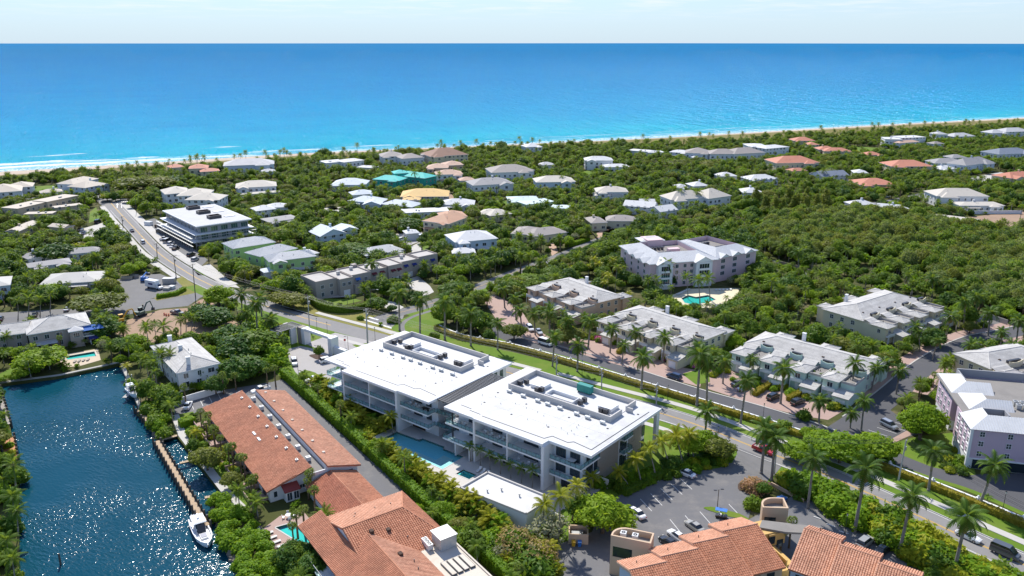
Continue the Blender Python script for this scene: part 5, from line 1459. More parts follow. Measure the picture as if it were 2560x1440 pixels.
# villa terraces
def villa(label, fr, L, W, n, wallm, depth=9.5, seed=1, back=True, lean=1, name='villa_terrace'):
 rnd = random.Random(seed)
 r = thing(name, label, 'villa terrace', fr.w((L / 2, W / 2,0)))
 ze = 6.2
 walls(r, fr, .6, L - .6,.6, W - .6,0, ze - .1, wallm)
 roof_unit(r, fr, 0, L, 0, W, ze, .30, 'roof_dirtywhite', wallm, detail=('courses', 'cement_tile'), caps='cement_tile')
 for k in range(n + 1):                                       # dark valley gutters across the main roof
  pass
 uw = L / n
 for k in range(n):
  x0 = k * uw + .3
  # two storey wing with small hip roof
  wx0, wx1 = x0, x0 + uw * .52
  walls(r, fr, wx0 + .3, wx1 - .3,-depth * .72,.7,0,5.9, wallm, 'wing_wall')
  roof_unit(r, fr, wx0 - .2, wx1 + .2,-depth * .78,-depth * .18,5.9,.32, 'roof_dirtywhite', wallm, detail=('courses', 'cement_tile'), caps='cement_tile')
  roof_unit(r, fr, wx0 + .5, wx1 - .1,-depth * .2,1.8,6.0,.34, 'roof_dirtywhite', wallm, gable=True, detail=('courses', 'cement_tile'), wallm=wallm)
  win(r, fr, (wx0 + wx1) / 2,-depth * .72 - .0,3.6,1.6,1.5, 'S', 2); win(r, fr, wx0 + .28,-depth * .5,3.6,1.1,1.4, 'W', 2); win(r, fr, wx1 - .28,-depth * .45,3.6,1.1,1.4, 'E', 2)
  # flat service roof with parapet, vents and the scalloped screen
  fx0, fx1 = wx1 + .1, x0 + uw - .5
  walls(r, fr, fx0, fx1,-depth * .62,.6,0,5.2, wallm, 'wing_wall')
  mb = MB(fr); mb.box(fx0 + .2, fx1 - .2,-depth * .62 + .2,.55,5.2,5.28); fl = mb.build('flat_roof', 'gravel_roof', r)
  mb = MB(fr); mb.box(fx0, fx0 + .2,-depth * .62,.6,5.2,5.85); mb.box(fx1 - .2, fx1,-depth * .62,.6,5.2,5.85); mb.box(fx0 + .2, fx1 - .2,-depth * .62,-depth * .62 + .2,5.2,5.85); mb.build('parapet', 'dirty_roof', r)
  mb = MB(fr); xs_, xe_ = fx0 + .3, fx1 + .2
  N = 10; prev = None
  for i in range(N + 1):
   t_ = i / N; x = xs_ + (xe_ - xs_) * t_; z = 7.5 - .75 * math.sin(math.pi * t_) + (.12 if 2 < i < 8 else 0)
   if prev: mb.hexa([(prev[0],.1,5.3),(x, .1,5.3),(x, .34,5.3),(prev[0],.34,5.3)],[(prev[0],.1, prev[1]),(x, .1, z),(x, .34, z),(prev[0],.34, prev[1])])
   prev = (x, z)
  mb.build('scalloped_screen', wallm, r)
  for i in range(3):
   mb = MB(fr); xx, yy = fx0 + .6 + i * .6,-depth * .3 + rnd.uniform(-.6,.6); mb.tube((xx, yy, 5.26),(xx, yy, 5.75),.11,.11,6); mb.build('vent_pipe', 'dark_metal', fl)
  mb = MB(fr); mb.box(fx0 + .6, fx1 - .2,.7,1.5,6.6,7.4); mb.build('condenser_rack', 'dark_metal', r)
  mb = MB(fr); xx = x0 + uw * .5; mb.box(xx - .35, xx + .35, W * .22 - .25, W * .22 + .25, ze + W * .22 * .3 + .02, ze + W * .22 * .3 + .2); mb.build('skylight', 'mulch', r)
  # garage wing at the front
  gx0, gx1 = (fx0 - .2, fx1 + .1)
  walls(r, fr, gx0, gx1,-depth, -depth * .62,0,2.9, wallm, 'garage_wall')
  mb = MB(fr); mb.hexa([(gx0 - .3,-depth - .4,2.75),(gx1 + .3,-depth - .4,2.75),(gx1 + .3,-depth * .6,3.5),(gx0 - .3,-depth * .6,3.5)],[(gx0 - .3,-depth - .4,2.95),(gx1 + .3,-depth - .4,2.95),(gx1 + .3,-depth * .6,3.75),(gx0 - .3,-depth * .6,3.75)]); gr = mb.build('garage_roof', 'roof_dirtywhite', r)
  m2 = MB(fr); courses(m2,(gx0 - .3,-depth - .4,2.96),(gx1 + .3,-depth - .4,2.96),(gx1 + .3,-depth * .6,3.76),(gx0 - .3,-depth * .6,3.76)); q = m2.build('roof_tiles', 'cement_tile', gr); q['kind'] = 'stuff'
  put(r, fr, (gx0 + gx1) / 2,-depth - .01,.02, door_mesh(min(2.6, gx1 - gx0 - .4),2.2, 'white_paint'), 'S', 'garage_door')
  put(r, fr, (wx0 + wx1) / 2,-depth * .72 - .01,.05, door_mesh(1.1,2.2, 'white_paint', 2), 'S', 'door')
  mb = MB(fr); mb.box(wx0 + .6, wx1 - .6,-depth * .72 - 1.0,-depth * .72,2.75,2.95); mb.box(wx0 + .6, wx1 - .6,-depth * .72 - 1.0,-depth * .72 - .85,2.95,3.75)
  for cx in (wx0 + .7, wx1 - .9): mb.tube((cx, -depth * .72 - .9,0),(cx, -depth * .72 - .9,2.75),.12,.12,8)
  mb.build('balcony', 'white_paint', r)
 if back:
  for k in range(max(2, n - 1)):
   x0 = 3 + k * (L - 8) / max(1, n - 2 if n > 2 else 1)
   walls(r, fr, x0 + .3, x0 + 5.2, W - .8, W + 3.6,0,5.6, wallm, 'wing_wall')
   roof_unit(r, fr, x0, x0 + 5.5, W - 2.2, W + 4.0,5.7,.32, 'roof_dirtywhite', wallm, detail=('courses', 'cement_tile'), caps='cement_tile')
  chimney(r, fr, L * .35, W - .6,5,9.0, 'white_stucco', .5)
 # end wall windows and arcade
 for face, x in (('E', L - .58),('W', .58)):
  for y in (W * .25, W * .5, W * .75):
   win(r, fr, x, y, 3.7,1.4,1.5, face, 2,2)
   win(r, fr, x, y, .7,1.2,1.6, face, 2)
 foot(fr, -1, L + 1,-depth - .5, W + 4.5,.3)
 return r
villa('cream villa terrace behind the row of royal palms beside the turquoise pool', Fr((35.0,259.5), math.radians(-48)),36,13.5,4, 'cream_stucco', 12,3)
villa('mint green villa terrace with scalloped screens between the two paved courts', Fr((71.5,231.0), math.radians(-43)),37,14.5,4, 'mint_stucco', 11.5,4)
villa('cream villa terrace under the edge of the mangrove wood', Fr((117.0,251.5), math.radians(35)),39,16,4, 'cream_stucco', 11,5)
villa('salmon villa terrace with a rooftop garden beside the round clipped trees', Fr((11.5,295.5), math.radians(-54)),31,14,3, 'salmon_stucco', 10,6)
villa('cream villa roof cut by the photo edge above the pink condominium', Fr(at(2475,925,6).xy, math.radians(20)),26,13,2, 'cream_stucco', 6,7, back=False)
# pink condominiums
def mansard(r, fr, x0, x1, y0, y1, ze, run, rise, wallm, drop=1.2, detail=True):
 o_ = [(x0, y0),(x1, y0),(x1, y1),(x0, y1)]; i_ = [(x0 + run, y0 + run),(x1 - run, y0 + run),(x1 - run, y1 - run),(x0 + run, y1 - run)]
 mb = MB(fr); m2 = MB(fr)
 for k in range(4):
  j = (k + 1) % 4
  a, b, c, d = (*o_[k], ze),(*o_[j], ze),(*i_[j], ze + rise),(*i_[k], ze + rise)
  mb.poly([a, b, c, d],0); mb.poly([(*o_[k], ze - .25),(*o_[j], ze - .25), b, a],1)
  ribs(m2, a, b, c, d, .55)
  mb.poly([(*i_[k], ze + rise),(*i_[j], ze + rise),(*i_[j], ze + rise - drop),(*i_[k], ze + rise - drop)][::-1],2)
 mb.poly([(*p, ze - .25) for p in o_[::-1]],1)
 rf = mb.build('roof', ['roof_white', 'white_paint', wallm], r)
 if detail: s_ = m2.build('standing_seams', 'metal_rib', rf); s_['kind'] = 'stuff'
 mb = MB(fr); mb.poly([(*p, ze + rise - drop + .01) for p in i_]); mb.build('flat_roof', 'gravel_roof', r)
 return rf
def pediment(r, fr, x, y, w, z, run, wallm):
 """small gable dormer on the front slope"""
 mb = MB(fr); zt = z + w * .26
 mb.poly([(x - w / 2, y, z),(x + w / 2, y, z),(x, y, zt)],1)
 mb.poly([(x - w / 2 - .3, y - .4, z - .1),(x, y - .4, zt + .05),(x, y + run, zt + .05),(x - w / 2 - .3, y + run, z - .1)],0)
 mb.poly([(x, y - .4, zt + .05),(x + w / 2 + .3, y - .4, z - .1),(x + w / 2 + .3, y + run, z - .1),(x, y + run, zt + .05)],0)
 return mb.build('gable_roof', ['roof_white', 'white_paint'], r)
rP = thing('condominium', 'pink condominium with white metal roofs and sunken plant deck beside the mangroves', 'condominium', (70,315,0))
f1 = Fr((54.7,307.2), math.radians(15))
walls(rP, f1,.7,30.3,.7,31,0,10.3, 'pink_stucco')
mansard(rP, f1,0,31,0,32,10.5,7.0,2.6, 'pink_stucco', 1.9)
f2 = Fr((83.4,316.0), math.radians(33))
walls(rP, f2,.7,25,.7,29,0,10.3, 'pink_stucco')
mansard(rP, f2,0,25.5,0,30,10.52,6.6,2.55, 'pink_stucco', 1.9)
for x, w_ in ((6.5,7),(23.5,8)):
 walls(rP, f1, x - w_ / 2 + .4, x + w_ / 2 - .4,-1.6,.8,0,10.3, 'white_stucco', 'bay_wall'); pediment(rP, f1, x, -1.6, w_, 10.4,6, 'white_paint')
 for z in (2.2,4.9,7.6):
  put(rP, f1, x, -1.62, z, pane_window(w_ * .55,2.0,4,1, 'white_paint', 'dark_glass'), 'S', 'balcony_opening')
  mb = MB(f1); mb.box(x - w_ * .3, x + w_ * .3,-1.95,-1.7, z - .7, z + .1); mb.build('balcony_rail', 'white_paint', rP)
for x in (12.5,16,19):
 for z in (.8,3.0,5.4,7.9): win(rP, f1, x, .68, z, 1.4,1.6, 'S', 2,1)
for x in (5,12,20):
 pediment(rP, f2, x, -.3,5.5,10.45,5, 'white_paint')
 for z in (2.6,5.2,7.8): win(rP, f2, x, .68, z, 2.4,1.7, 'S', 3,1)
for y in (6,12,19,26):
 for z in (2.6,5.2,7.8): win(rP, f1,.68, y, z, 1.6,1.6, 'W', 2,1)
mb = MB(f1)
for y in (6,13,20): mb.hexa([(-1.5, y - 3,10.4),(3, y - 3,10.4),(3, y + 3,10.4),(-1.5, y + 3,10.4)],[(-1.5, y, 11.7),(3.5, y - .01,12.0),(3.5, y + .01,12.0),(-1.5, y + .01,11.7)])
mb.build('gable_roof', 'roof_white', rP)
walls(rP, f1,10,17,24,32,10,14.0, 'pink_stucco', 'lift_tower'); roof_unit(rP, f1,8,19,26,33.5,13.2,.3, 'roof_white', 'white_paint')
walls(rP, f1,14.5,19.5,12.5,15,11,12.7, 'pink_stucco', 'plant_screen')
for k in range(8):
 ac(f1,9 + (k % 4) * 1.6,10 + (k // 4) * 8,11.25, 'condenser on the sunken deck of the pink condominium beside the mangroves', 'condensers on the mid condominium', 'dark_metal', 1.2)
for k in range(8):
 ac(f2,8 + (k % 4) * 1.6,9 + (k // 4) * 8,11.2, 'condenser on the far sunken deck of the pink condominium', 'condensers on the far condominium deck', 'dark_metal', 1.2)
foot(f1,-2,31,-3,32); foot(f2,0,26,-1,30)
rQ = thing('condominium', 'lilac pink condominium over garages at the right edge', 'condominium', (115,175,0))
f3 = Fr((105.4,165.9), math.radians(-13))
ze = 10.3
for (x0, x1, y0, y1) in ((0,40,0,12.5),(2.6,40,12.5,20.5),(1.2,40,20.5,33)):
 walls(rQ, f3, x0 + .4, x1, y0 + (.4 if y0 == 0 else 0), y1,2.7, ze - .1, 'lilac_stucco')
 walls(rQ, f3, x0 + .6, x1, y0 + (.6 if y0 == 0 else 0), y1 - .02,0,2.7, 'white_stucco', 'base_wall')
mb = MB(f3); m2 = MB(f3)
def mslope(a, b, c, d, seam=True):
 mb.poly([a, b, c, d],0); (ribs(m2, a, b, c, d, .55) if seam else None)
R_, H_ = 4.4,1.9
mslope((-.3,-.3, ze),(40,-.3, ze),(40, R_, ze + H_),(R_, R_, ze + H_))
mslope((-.3,8.5, ze),(-.3,-.3, ze),(R_, R_, ze + H_),(R_, 8.5, ze + H_), False)
mslope((2.3,21.0, ze),(2.3,10.8, ze),(7.0,14.0, ze + H_),(7.0,17.4, ze + H_), False)
mslope((2.3,10.8, ze),(12.5,10.8, ze),(12.5,14, ze + H_),(7.0,14, ze + H_))
mslope((.9,33.3, ze),(.9,20.2, ze),(5.4,24.5, ze + H_),(5.4,29.5, ze + H_), False)
mslope((.9,20.2, ze),(11,20.2, ze),(11,24.5, ze + H_),(5.4,24.5, ze + H_))
mb.poly([(R_, R_, ze + H_),(R_, 8.5, ze + H_),(R_, 8.5, ze),(R_, R_, ze)],2); mb.poly([(40, R_, ze + H_),(R_, R_, ze + H_),(R_, R_, ze),(40, R_, ze)],2)
mb.poly([(-.3,8.5, ze),(R_, 8.5, ze + H_),(R_, 8.5, ze)],2)
rf = mb.build('roof', ['roof_white', 'white_paint', 'grey_flat'], rQ); s_ = m2.build('standing_seams', 'metal_rib', rf); s_['kind'] = 'stuff'
mb = MB(f3); mb.box(R_ + .02,40, R_ + .02,31.6, ze - .2, ze + .12); mb.box(.6, R_, 9.2,32.8, ze - .2, ze + .1); mb.build('flat_roof', 'gravel_roof', rQ)
mb = MB(f3); mb.box(5.4,40,32.4,32.8, ze, ze + 2.1); mb.box(39.5,39.9,12,32.4, ze, ze + 2.1); mb.box(5.4,5.7,26,32.4, ze, ze + 1.9); mb.build('parapet', 'grey_flat', rQ)
mb = MB(f3); mb.box(R_ + .1,9.4,8.0,8.4, ze, ze + H_); mb.box(9.0,9.4,5.0,8.0, ze, ze + H_); mb.build('plant_screen', 'grey_flat', rQ)
roof_unit(rQ, f3,20,34,18,26, ze + 1.0,.28, 'roof_white', 'white_paint', detail=('ribs', 'metal_rib'))
for k in range(8): ac(f3,14 + (k % 4) * 1.5,13.5 + (k // 4) * 2.0, ze + .12, 'grey condenser in the cluster on the gravel roof of the lilac condominium', 'condenser cluster on the lilac condominium', 'galvanised', 1.25)
for x in (2.6,8.4,13.5,19,25):
 w_ = 1.15 if x < 10 else 2.2
 for z in (3.4,5.9,8.3): win(rQ, f3, x, .38, z, w_, 1.35, 'S', 2,2)
for y in (2.0,4.6,7.4,10.0):
 for z in (3.4,5.9,8.3): win(rQ, f3,.38, y, z, 1.2,1.4, 'W', 2,2)
 for z in (3.1,5.6,8.0):
  mb = MB(f3); mb.box(.2,.38, y - .8, y + .8, z, z + .2); mb.build('window_sill', 'white_paint', rQ)
for y in (22.5,25.5,28.5,31):
 for z in (3.4,5.9,8.3): win(rQ, f3,1.58, y, z, 1.2,1.4, 'W', 2,2)
mb = MB(f3); mb.box(1.6,14,.52,.58,.1,2.4); mb.box(16,30,.52,.58,.1,2.4); mb.build('garage_opening', 'dark_glass', rQ)
mb = MB(f3); mb.box(-.05,.55,-.05,.5,0, ze - .1); mb.build('corner_pilaster', 'white_stucco', rQ)
mb = MB(f3); mb.box(0.2,40,.2,.42,2.55,2.85); mb.build('band_course', 'white_paint', rQ)
foot(f3,0,40,0,33,1.5)
# beige town houses on the corner
rT = thing('town_houses', 'row of beige flat roofed town houses with blue awnings on the street corner', 'town houses', (-55,312,0))
fT = Fr((-75.2,293.5), math.radians(41))
def flatblock(root, fr, x0, x1, y0, y1, h, wallm, roofm='dirty_roof', par=.55):
 walls(root, fr, x0, x1, y0, y1,0, h, wallm)
 mb = MB(fr); mb.box(x0 + .25, x1 - .25, y0 + .25, y1 - .25, h - .02, h + .05); mb.build('flat_roof', roofm, root)
 mb = MB(fr)
 for (a, b, c, d) in ((x0, x1, y0, y0 + .25),(x0, x1, y1 - .25, y1),(x0, x0 + .25, y0 + .25, y1 - .25),(x1 - .25, x1, y0 + .25, y1 - .25)): mb.box(a, b, c, d, h - .03, h + par)
 mb.build('parapet', wallm, root)
 foot(fr, x0, x1, y0, y1,.5)
T = [(0,9,0,12.5,6.8),(9.05,15,-2.2,11,6.5),(15.05,24,-.8,11.5,6.7),(24.05,33,1.5,12,6.4),(33.05,40,.6,12,7.0),(40.05,50,3.0,13,6.8),(50.05,60,3.6,12,7.2)]
for b in T: flatblock(rT, fT, *b, 'tan_stucco')
for i, (x0, x1, y0, y1, h) in enumerate(T):
 for q in range(2):
  x = x0 + (x1 - x0) * (.3 + .42 * q)
  win(rT, fT, x, y0 - .01,4.0,1.5,1.5, 'S', 3,1)
  if i % 2 == 0: win(rT, fT, x, y0 - .01,.8,1.3,1.8, 'S', 2,1)
 if i in (1,4,5):
  mb = MB(fT); x = (x0 + x1) / 2; mb.box(x - 1.4, x + 1.4, y0 - .08, y0 - .02,.05,2.3); mb.build('garage_door', 'white_paint', rT)
 if i in (2,3,4,5,6):
  c_ = ('awning_blue', 'awning_red', 'awning_red', 'awning_navy', 'awning_navy')[i - 2]
  for q in range(1 if i == 2 else 2):
   x = x0 + (x1 - x0) * (.3 + .42 * q); mb = MB(fT)
   mb.hexa([(x - 1.1, y0 - 1.0,5.0),(x + 1.1, y0 - 1.0,5.0),(x + 1.1, y0 - .02,5.6),(x - 1.1, y0 - .02,5.6)],[(x - 1.1, y0 - 1.0,5.08),(x + 1.1, y0 - 1.0,5.08),(x + 1.1, y0 - .02,5.8),(x - 1.1, y0 - .02,5.8)]); mb.build('awning', c_, rT)
mb = MB(fT); mb.box(15.2,23.8,-3.4,-.85,0,3.0); mb.box(15.2,23.8,-3.4,-3.2,3.0,3.9); mb.box(15.2,15.4,-3.2,-.85,3.0,3.9); mb.box(23.6,23.8,-3.2,-.85,3.0,3.9); mb.build('terrace_wall', 'tan_stucco', rT)
for x, y, h in ((13,6,6.5),(27,8,6.4),(30,5,6.4),(45,9,6.8),(20,8,6.7)): ac(fT, x, y, h + .05, 'condenser on the beige town house roofs', 'condensers on the town houses', 'galvanised', 1.3)
walls(rT, fT, 22,24,10,12,6.7,8.0, 'tan_stucco', 'roof_hut'); walls(rT, fT, 46,48,11,13,6.8,8.0, 'tan_stucco', 'roof_hut')
# three storey building under scaffolding
rS = thing('unfinished_building', 'three storey concrete building under construction with three brown roof boxes', 'building', (-155,400,0))
fS = Fr((-151.2,374.7), math.radians(40))
walls(rS, fS, 1.5,26,1.5,50,0,10.2, 'grey_flat')
for z, g in ((3.4,2.6),(6.8,1.6)):
 mb = MB(fS); mb.box(-g, 28,-g * .6,51, z - .3, z); mb.build('floor_slab', 'white_paint', rS)
mb = MB(fS); mb.box(0,27.5,0,50.5,10.2,10.7); mb.build('roof_slab', 'white_paint', rS)
mb = MB(fS); mb.box(.4,27.1,.4,50.1,10.68,10.76); mb.build('flat_roof', 'roof_lightgrey', rS)
for k, y in enumerate((12,27,42)):
 mb = MB(fS); mb.box(11,17, y, y + .3,10.7,12.2); mb.box(11,17, y + 4.2, y + 4.5,10.7,12.2); mb.box(11,11.3, y + .3, y + 4.2,10.7,12.2); mb.box(16.7,17, y + .3, y + 4.2,10.7,12.2); mb.build('roof_box', 'dark_metal', rS)
 mb = MB(fS); mb.box(11.3,16.7, y + .3, y + 4.2,10.7,10.9); mb.build('roof_box_floor', 'clay_tile_dark', rS)
 mb = MB(fS); mb.box(19,24, y, y + 3,10.75,11.1); mb.build('skylight_kerb', 'white_paint', rS)
for z in (.3,3.7,7.1):
 for k in range(5): put(rS, fS, 4 + k * 5,1.48, z, pane_window(3.4,2.3,3,1, 'galvanised', 'green_glass'), 'S', 'window')
 for k in range(9): put(rS, fS, 1.48,4 + k * 5.4, z, pane_window(3.0,2.3,3,1, 'galvanised', 'dark_glass'), 'W', 'window')
mb = MB(fS)
for k in range(13):
 x = -1.9 + k * 2.5; mb.tube((x, -3.0,0),(x, -3.0,7.4),.06,.06,5)
for k in range(22):
 y = -3 + k * 2.5; mb.tube((-4.0, y, 0),(-4.0, y, 6.6),.06,.06,5)
for z in (1.9,3.8,5.7):
 mb.box(-1.9,28.2,-3.1,-2.3, z, z + .06); mb.box(-4.1,-3.2,-3,50, z, z + .06)
 mb.tube((-1.9,-3.05, z + 1),(28.2,-3.05, z + 1),.05,.05,4); mb.tube((-4.05,-3, z + 1),(-4.05,50, z + 1),.05,.05,4)
mb.build('scaffold', 'galvanised', rS)
foot(fS, -4,28,-3,51,1)
# houses
HOUSES = []
def house(label, wings, roof, wall, name='house', seed=None, chim=None, fascia='white_paint', detail=None, caps=None, vents=2, cat='house'):
 rnd = random.Random(seed if seed is not None else len(HOUSES) * 7 + 3)
 root = None
 for wi, wg in enumerate(wings):
  uL, vL, uR, vR, D, ev = wg[:6]
  kind = wg[6] if len(wg) > 6 else 'hip'; pitch = wg[7] if len(wg) > 7 else .36
  rm = wg[8] if len(wg) > 8 else roof
  a, b = at(uL, vL, ev), at(uR, vR, ev)
  L = (b - a).xy.length; ang = math.atan2(b.y - a.y, b.x - a.x)
  fr = Fr(a.xy, ang)
  if root is None: root = thing(name, label, cat, fr.w((L / 2, D / 2,0)))
  ins = .55 if kind != 'flat' else 0.0
  z0 = -.3
  walls(root, fr, ins, L - ins, ins, D - ins, 0, ev - .1, wall)
  if kind == 'flat':
   mb = MB(fr); mb.box(-.3, L + .3,-.3, D + .3, ev - .1, ev + .18); mb.build('roof', rm, root)
  else:
   roof_unit(root, fr, 0, L, 0, D, ev, pitch, rm, fascia, gable=(kind == 'gable'), wallm=wall, detail=detail, caps=caps)
  st = [1.0] if ev < 4.6 else ([.9,3.7] if ev < 8 else [.9,3.7,6.6])
  for z in st:
   n = max(1, int(L / 3.6))
   for k in range(n):
    if rnd.random() < .12: continue
    x = ins + (L - 2 * ins) * (k + .5) / n + rnd.uniform(-.3,.3)
    w_ = rnd.choice((1.1,1.4,1.9)); win(root, fr, x, ins - .01, z, w_, 1.5 if z > .95 else 1.8, 'S', 2)
   n = max(1, int(D / 4.5))
   for k in range(n):
    y = ins + (D - 2 * ins) * (k + .5) / n
    win(root, fr, ins - .01, y, z, 1.3,1.5, 'W', 2); win(root, fr, L - ins + .01, y, z, 1.3,1.5, 'E', 2)
  zr = ev + min(L, D) / 2 * pitch
  if kind == 'hip' and L > 15 and wi == 0:                 # cross wing and porch break up the front
   w_ = L * rnd.uniform(.24,.34); x0 = L * rnd.choice((.06,.62)); e2 = ev - rnd.uniform(.2,.5)
   walls(root, fr, x0 + .4, x0 + w_ - .4,-2.2, ins, 0, e2 - .1, wall, 'wing_wall'); roof_unit(root, fr, x0, x0 + w_, -2.8, D * .5, e2, pitch, rm, fascia, gable=rnd.random() < .4, wallm=wall)
   win(root, fr, x0 + w_ / 2,-2.21, e2 - 2.4,1.8,1.6, 'S', 3)
   x1 = L * (.5 if x0 < L * .3 else .12); mb = MB(fr); mb.hexa([(x1,-1.8,2.5),(x1 + L * .32,-1.8,2.5),(x1 + L * .32, ins, 3.0),(x1, ins, 3.0)],[(x1,-1.8,2.62),(x1 + L * .32,-1.8,2.62),(x1 + L * .32, ins, 3.15),(x1, ins, 3.15)]); mb.build('porch_roof', rm, root)
  if wi == 0 and (chim if chim is not None else rnd.random() < .3) and kind != 'flat':
   chimney(root, fr, L * rnd.uniform(.3,.7), D * .55, ev, zr + .9, wall, .5)
  for k in range(vents):
   x, y = L * rnd.uniform(.25,.75), D * rnd.uniform(.25,.42)
   if kind == 'flat': mb = MB(fr); mb.box(x, x + .9, y, y + .8, ev + .15, ev + .9); mb.build('roof_unit', 'galvanised', root)
   else:
    zz_ = ev + y * pitch if y < D / 2 else ev
    zz_ = min(zz_, zr); mb = MB(fr); mb.tube((x, y, ev),(x, y, zz_ + .45),.12,.12,6); mb.build('vent_pipe', 'galvanised', root)
  foot(fr, 0, L, 0, D, .8)
 HOUSES.append((root.location.xy.copy(), label))
 return root
W_, C_ = 'white_stucco', 'warm_stucco'
DW = ('courses', 'cement_tile')
# left, by the beach
house('tan hip roofed beach house cut by the left edge', [(-40,484,55,477,22,6, 'hip', .36),(20,470,82,466,16,5.6)], 'roof_tan', W_)
house('tan hip roofed beach house with two gables beside the dune lawn', [(212,470,270,459,16,5.5),(182,461,248,446,13,6.2)], 'roof_tan', 'pale_blue_stucco')
house('low tan hip roof between the two beach houses', [(100,483,158,478,9,3.2)], 'roof_tan', W_)
house('long beige flat roofed town house left of the junction', [(44,522,118,505,11,6.4, 'flat'),(118,505,195,489,11,6.8, 'flat'),(60,536,130,534,6,4.4, 'flat'),(138,520,205,512,6,4.8, 'flat')], 'roof_tan', 'beige_stucco')
house('small beige shed roofed house below the beige town house', [(48,578,100,555,7,4.2, 'gable', .3)], 'roof_tan', 'beige_stucco')
house('second small beige shed roofed house beside the parked cars', [(118,566,160,570,7,4.0, 'gable', .3)], 'roof_tan', 'beige_stucco')
house('long low grey roofed house buried in trees left of the road', [(68,648,150,633,10,3.6),(118,640,255,628,9,3.4)], 'roof_grey', W_)
house('second grey low roof under the dark round tree', [(70,670,180,655,9,3.2, 'hip', .25)], 'roof_grey', W_)
house('pale hip roofed house beside the truck yard', [(97,712,246,703,16,3.8, 'hip', .28)], 'roof_dirtywhite', W_)
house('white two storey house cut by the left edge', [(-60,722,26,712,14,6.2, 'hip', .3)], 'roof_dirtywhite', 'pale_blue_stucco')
lh = house('grey roofed two storey house with blue awnings at the canal end', [(66,838,228,811,15,6.2, 'hip', .34),(-60,848,70,832,13,5.6, 'gable', .28)], 'roof_lightgrey', 'tan_stucco', detail=DW, caps='cement_tile')
ch = house('pale grey roofed canal house with three white chimneys', [(440,934,551,908,27,6.0, 'hip', .34)], 'roof_lightgrey', W_, detail=DW, caps='cement_tile', chim=False)
for (u, v) in ((425,851),(452,875),(471,905)):
 p = at(u, v, 7.5); chimney(ch, Fr(p.xy, math.radians(20)),0,0,6,9.0, 'white_stucco', .55)
# awnings of the canal end house
fb = Fr(at(66,838,6.2).xy, math.atan2(at(228,811,6.2).y - at(66,838,6.2).y, at(228,811,6.2).x - at(66,838,6.2).x))
mb = MB(fb); mb.hexa([(12.5,-2.0,4.9),(22,-2.0,4.9),(22,.5,5.8),(12.5,.5,5.8)],[(12.5,-2.0,5.0),(22,-2.0,5.0),(22,.5,5.95),(12.5,.5,5.95)]); mb.build('awning', 'awning_blue', lh)
mb = MB(fb); mb.box(12.8,22,-1.9,.5,2.9,3.15); mb.build('balcony_slab', 'white_paint', lh)
mb = MB(fb)
for k in range(24): mb.box(12.85 + k * .39,12.93 + k * .39,-1.85,-1.8,3.15,4.05)
mb.box(12.8,22,-1.88,-1.78,4.05,4.12); mb.build('balustrade', 'white_paint', lh)
mb = MB(fb); mb.hexa([(17,-3.4,2.2),(23.4,-3.4,2.2),(23.4,-1.9,2.7),(17,-1.9,2.7)],[(17,-3.4,2.3),(23.4,-3.4,2.3),(23.4,-1.9,2.85),(17,-1.9,2.85)]); mb.build('awning', 'awning_navy', lh)
for x in (13.2,17.5,21.6):
 mb = MB(fb); mb.box(x - .15, x + .15,-1.8,-1.5,0,2.9); mb.build('column', 'white_paint', lh)
# row behind the beach road
house('orange tiled beach villa behind the olive tree clump', [(425,420,462,417,12,6.0),(470,422,520,420,14,7.0),(500,430,550,427,10,5.5)], 'roof_red', 'cream_stucco')
house('large grey hip roofed white house beside the beach palms', [(557,415,686,410,20,7.5),(655,430,690,428,9,4.5)], 'roof_lightgrey', 'pale_blue_stucco')
house('cream hip roofed two storey house right of the unfinished building', [(588,470,692,465,17,6.5),(600,487,702,480,6,3.4, 'hip', .25)], 'roof_cream', W_)
house('tan white hip roofs stepping up behind the unfinished building', [(460,500,548,500,16,8.5),(440,490,520,488,18,8.8),(412,486,480,480,18,8.6)], 'roof_cream', W_)
house('white hip roofed cottage beside the dirt plot', [(640,528,692,522,11,5.2),(665,520,722,517,10,4.2)], 'roof_white', W_)
house('grey flat roof hidden between palms', [(672,556,750,545,12,3.4, 'hip', .2)], 'roof_grey', W_)
house('white modern beach house with box chimneys', [(815,408,862,404,14,6.5, 'flat'),(860,406,912,400,14,7, 'hip', .2),(890,418,935,420,9,4, 'hip', .25)], 'roof_white', W_, vents=3)
house('grey roofed modern beach mansion with glass loggia', [(952,392,1010,390,18,8.0),(1005,397,1062,393,16,7.6),(1050,388,1076,388,14,8)], 'roof_taupe', W_)
house('brown tiled beach mansion with cream walls', [(1076,392,1172,386,24,8.5, 'hip', .42)], 'roof_brown', 'cream_stucco')
house('salmon hip roofed house below the brown mansion', [(1065,420,1120,420,14,6.5),(1110,414,1160,412,14,6.8)], 'roof_salmon', 'salmon_stucco')
house('second salmon roofed house with white loggia', [(1090,437,1158,435,14,6.5),(1150,452,1190,450,10,3.8)], 'roof_salmon', W_)
house('turquoise roofed green house, near wing low', [(930,448,998,452,13,6.5),(980,437,1062,446,14,7.2),(985,434,1022,432,10,9)], 'roof_teal', 'teal_stucco')
house('white roofed bungalow left of the turquoise house', [(826,462,914,462,18,4.2)], 'roof_paleblue', W_)
house('bright yellow underlay roof on a house under construction', [(1000,492,1122,491,20,5.2, 'hip', .34),(1005,500,1050,500,8,4.8, 'hip', .3)], 'roof_yellow', 'grey_flat')
house('white walled house with grey hip roof left of the mint roofs', [(1182,464,1286,458,18,6.8)], 'roof_grey', W_)
house('dark grey roofed house above the white walled house', [(1228,432,1335,428,22,7.2),(1300,428,1338,425,12,6.5)], 'roof_taupe', W_)
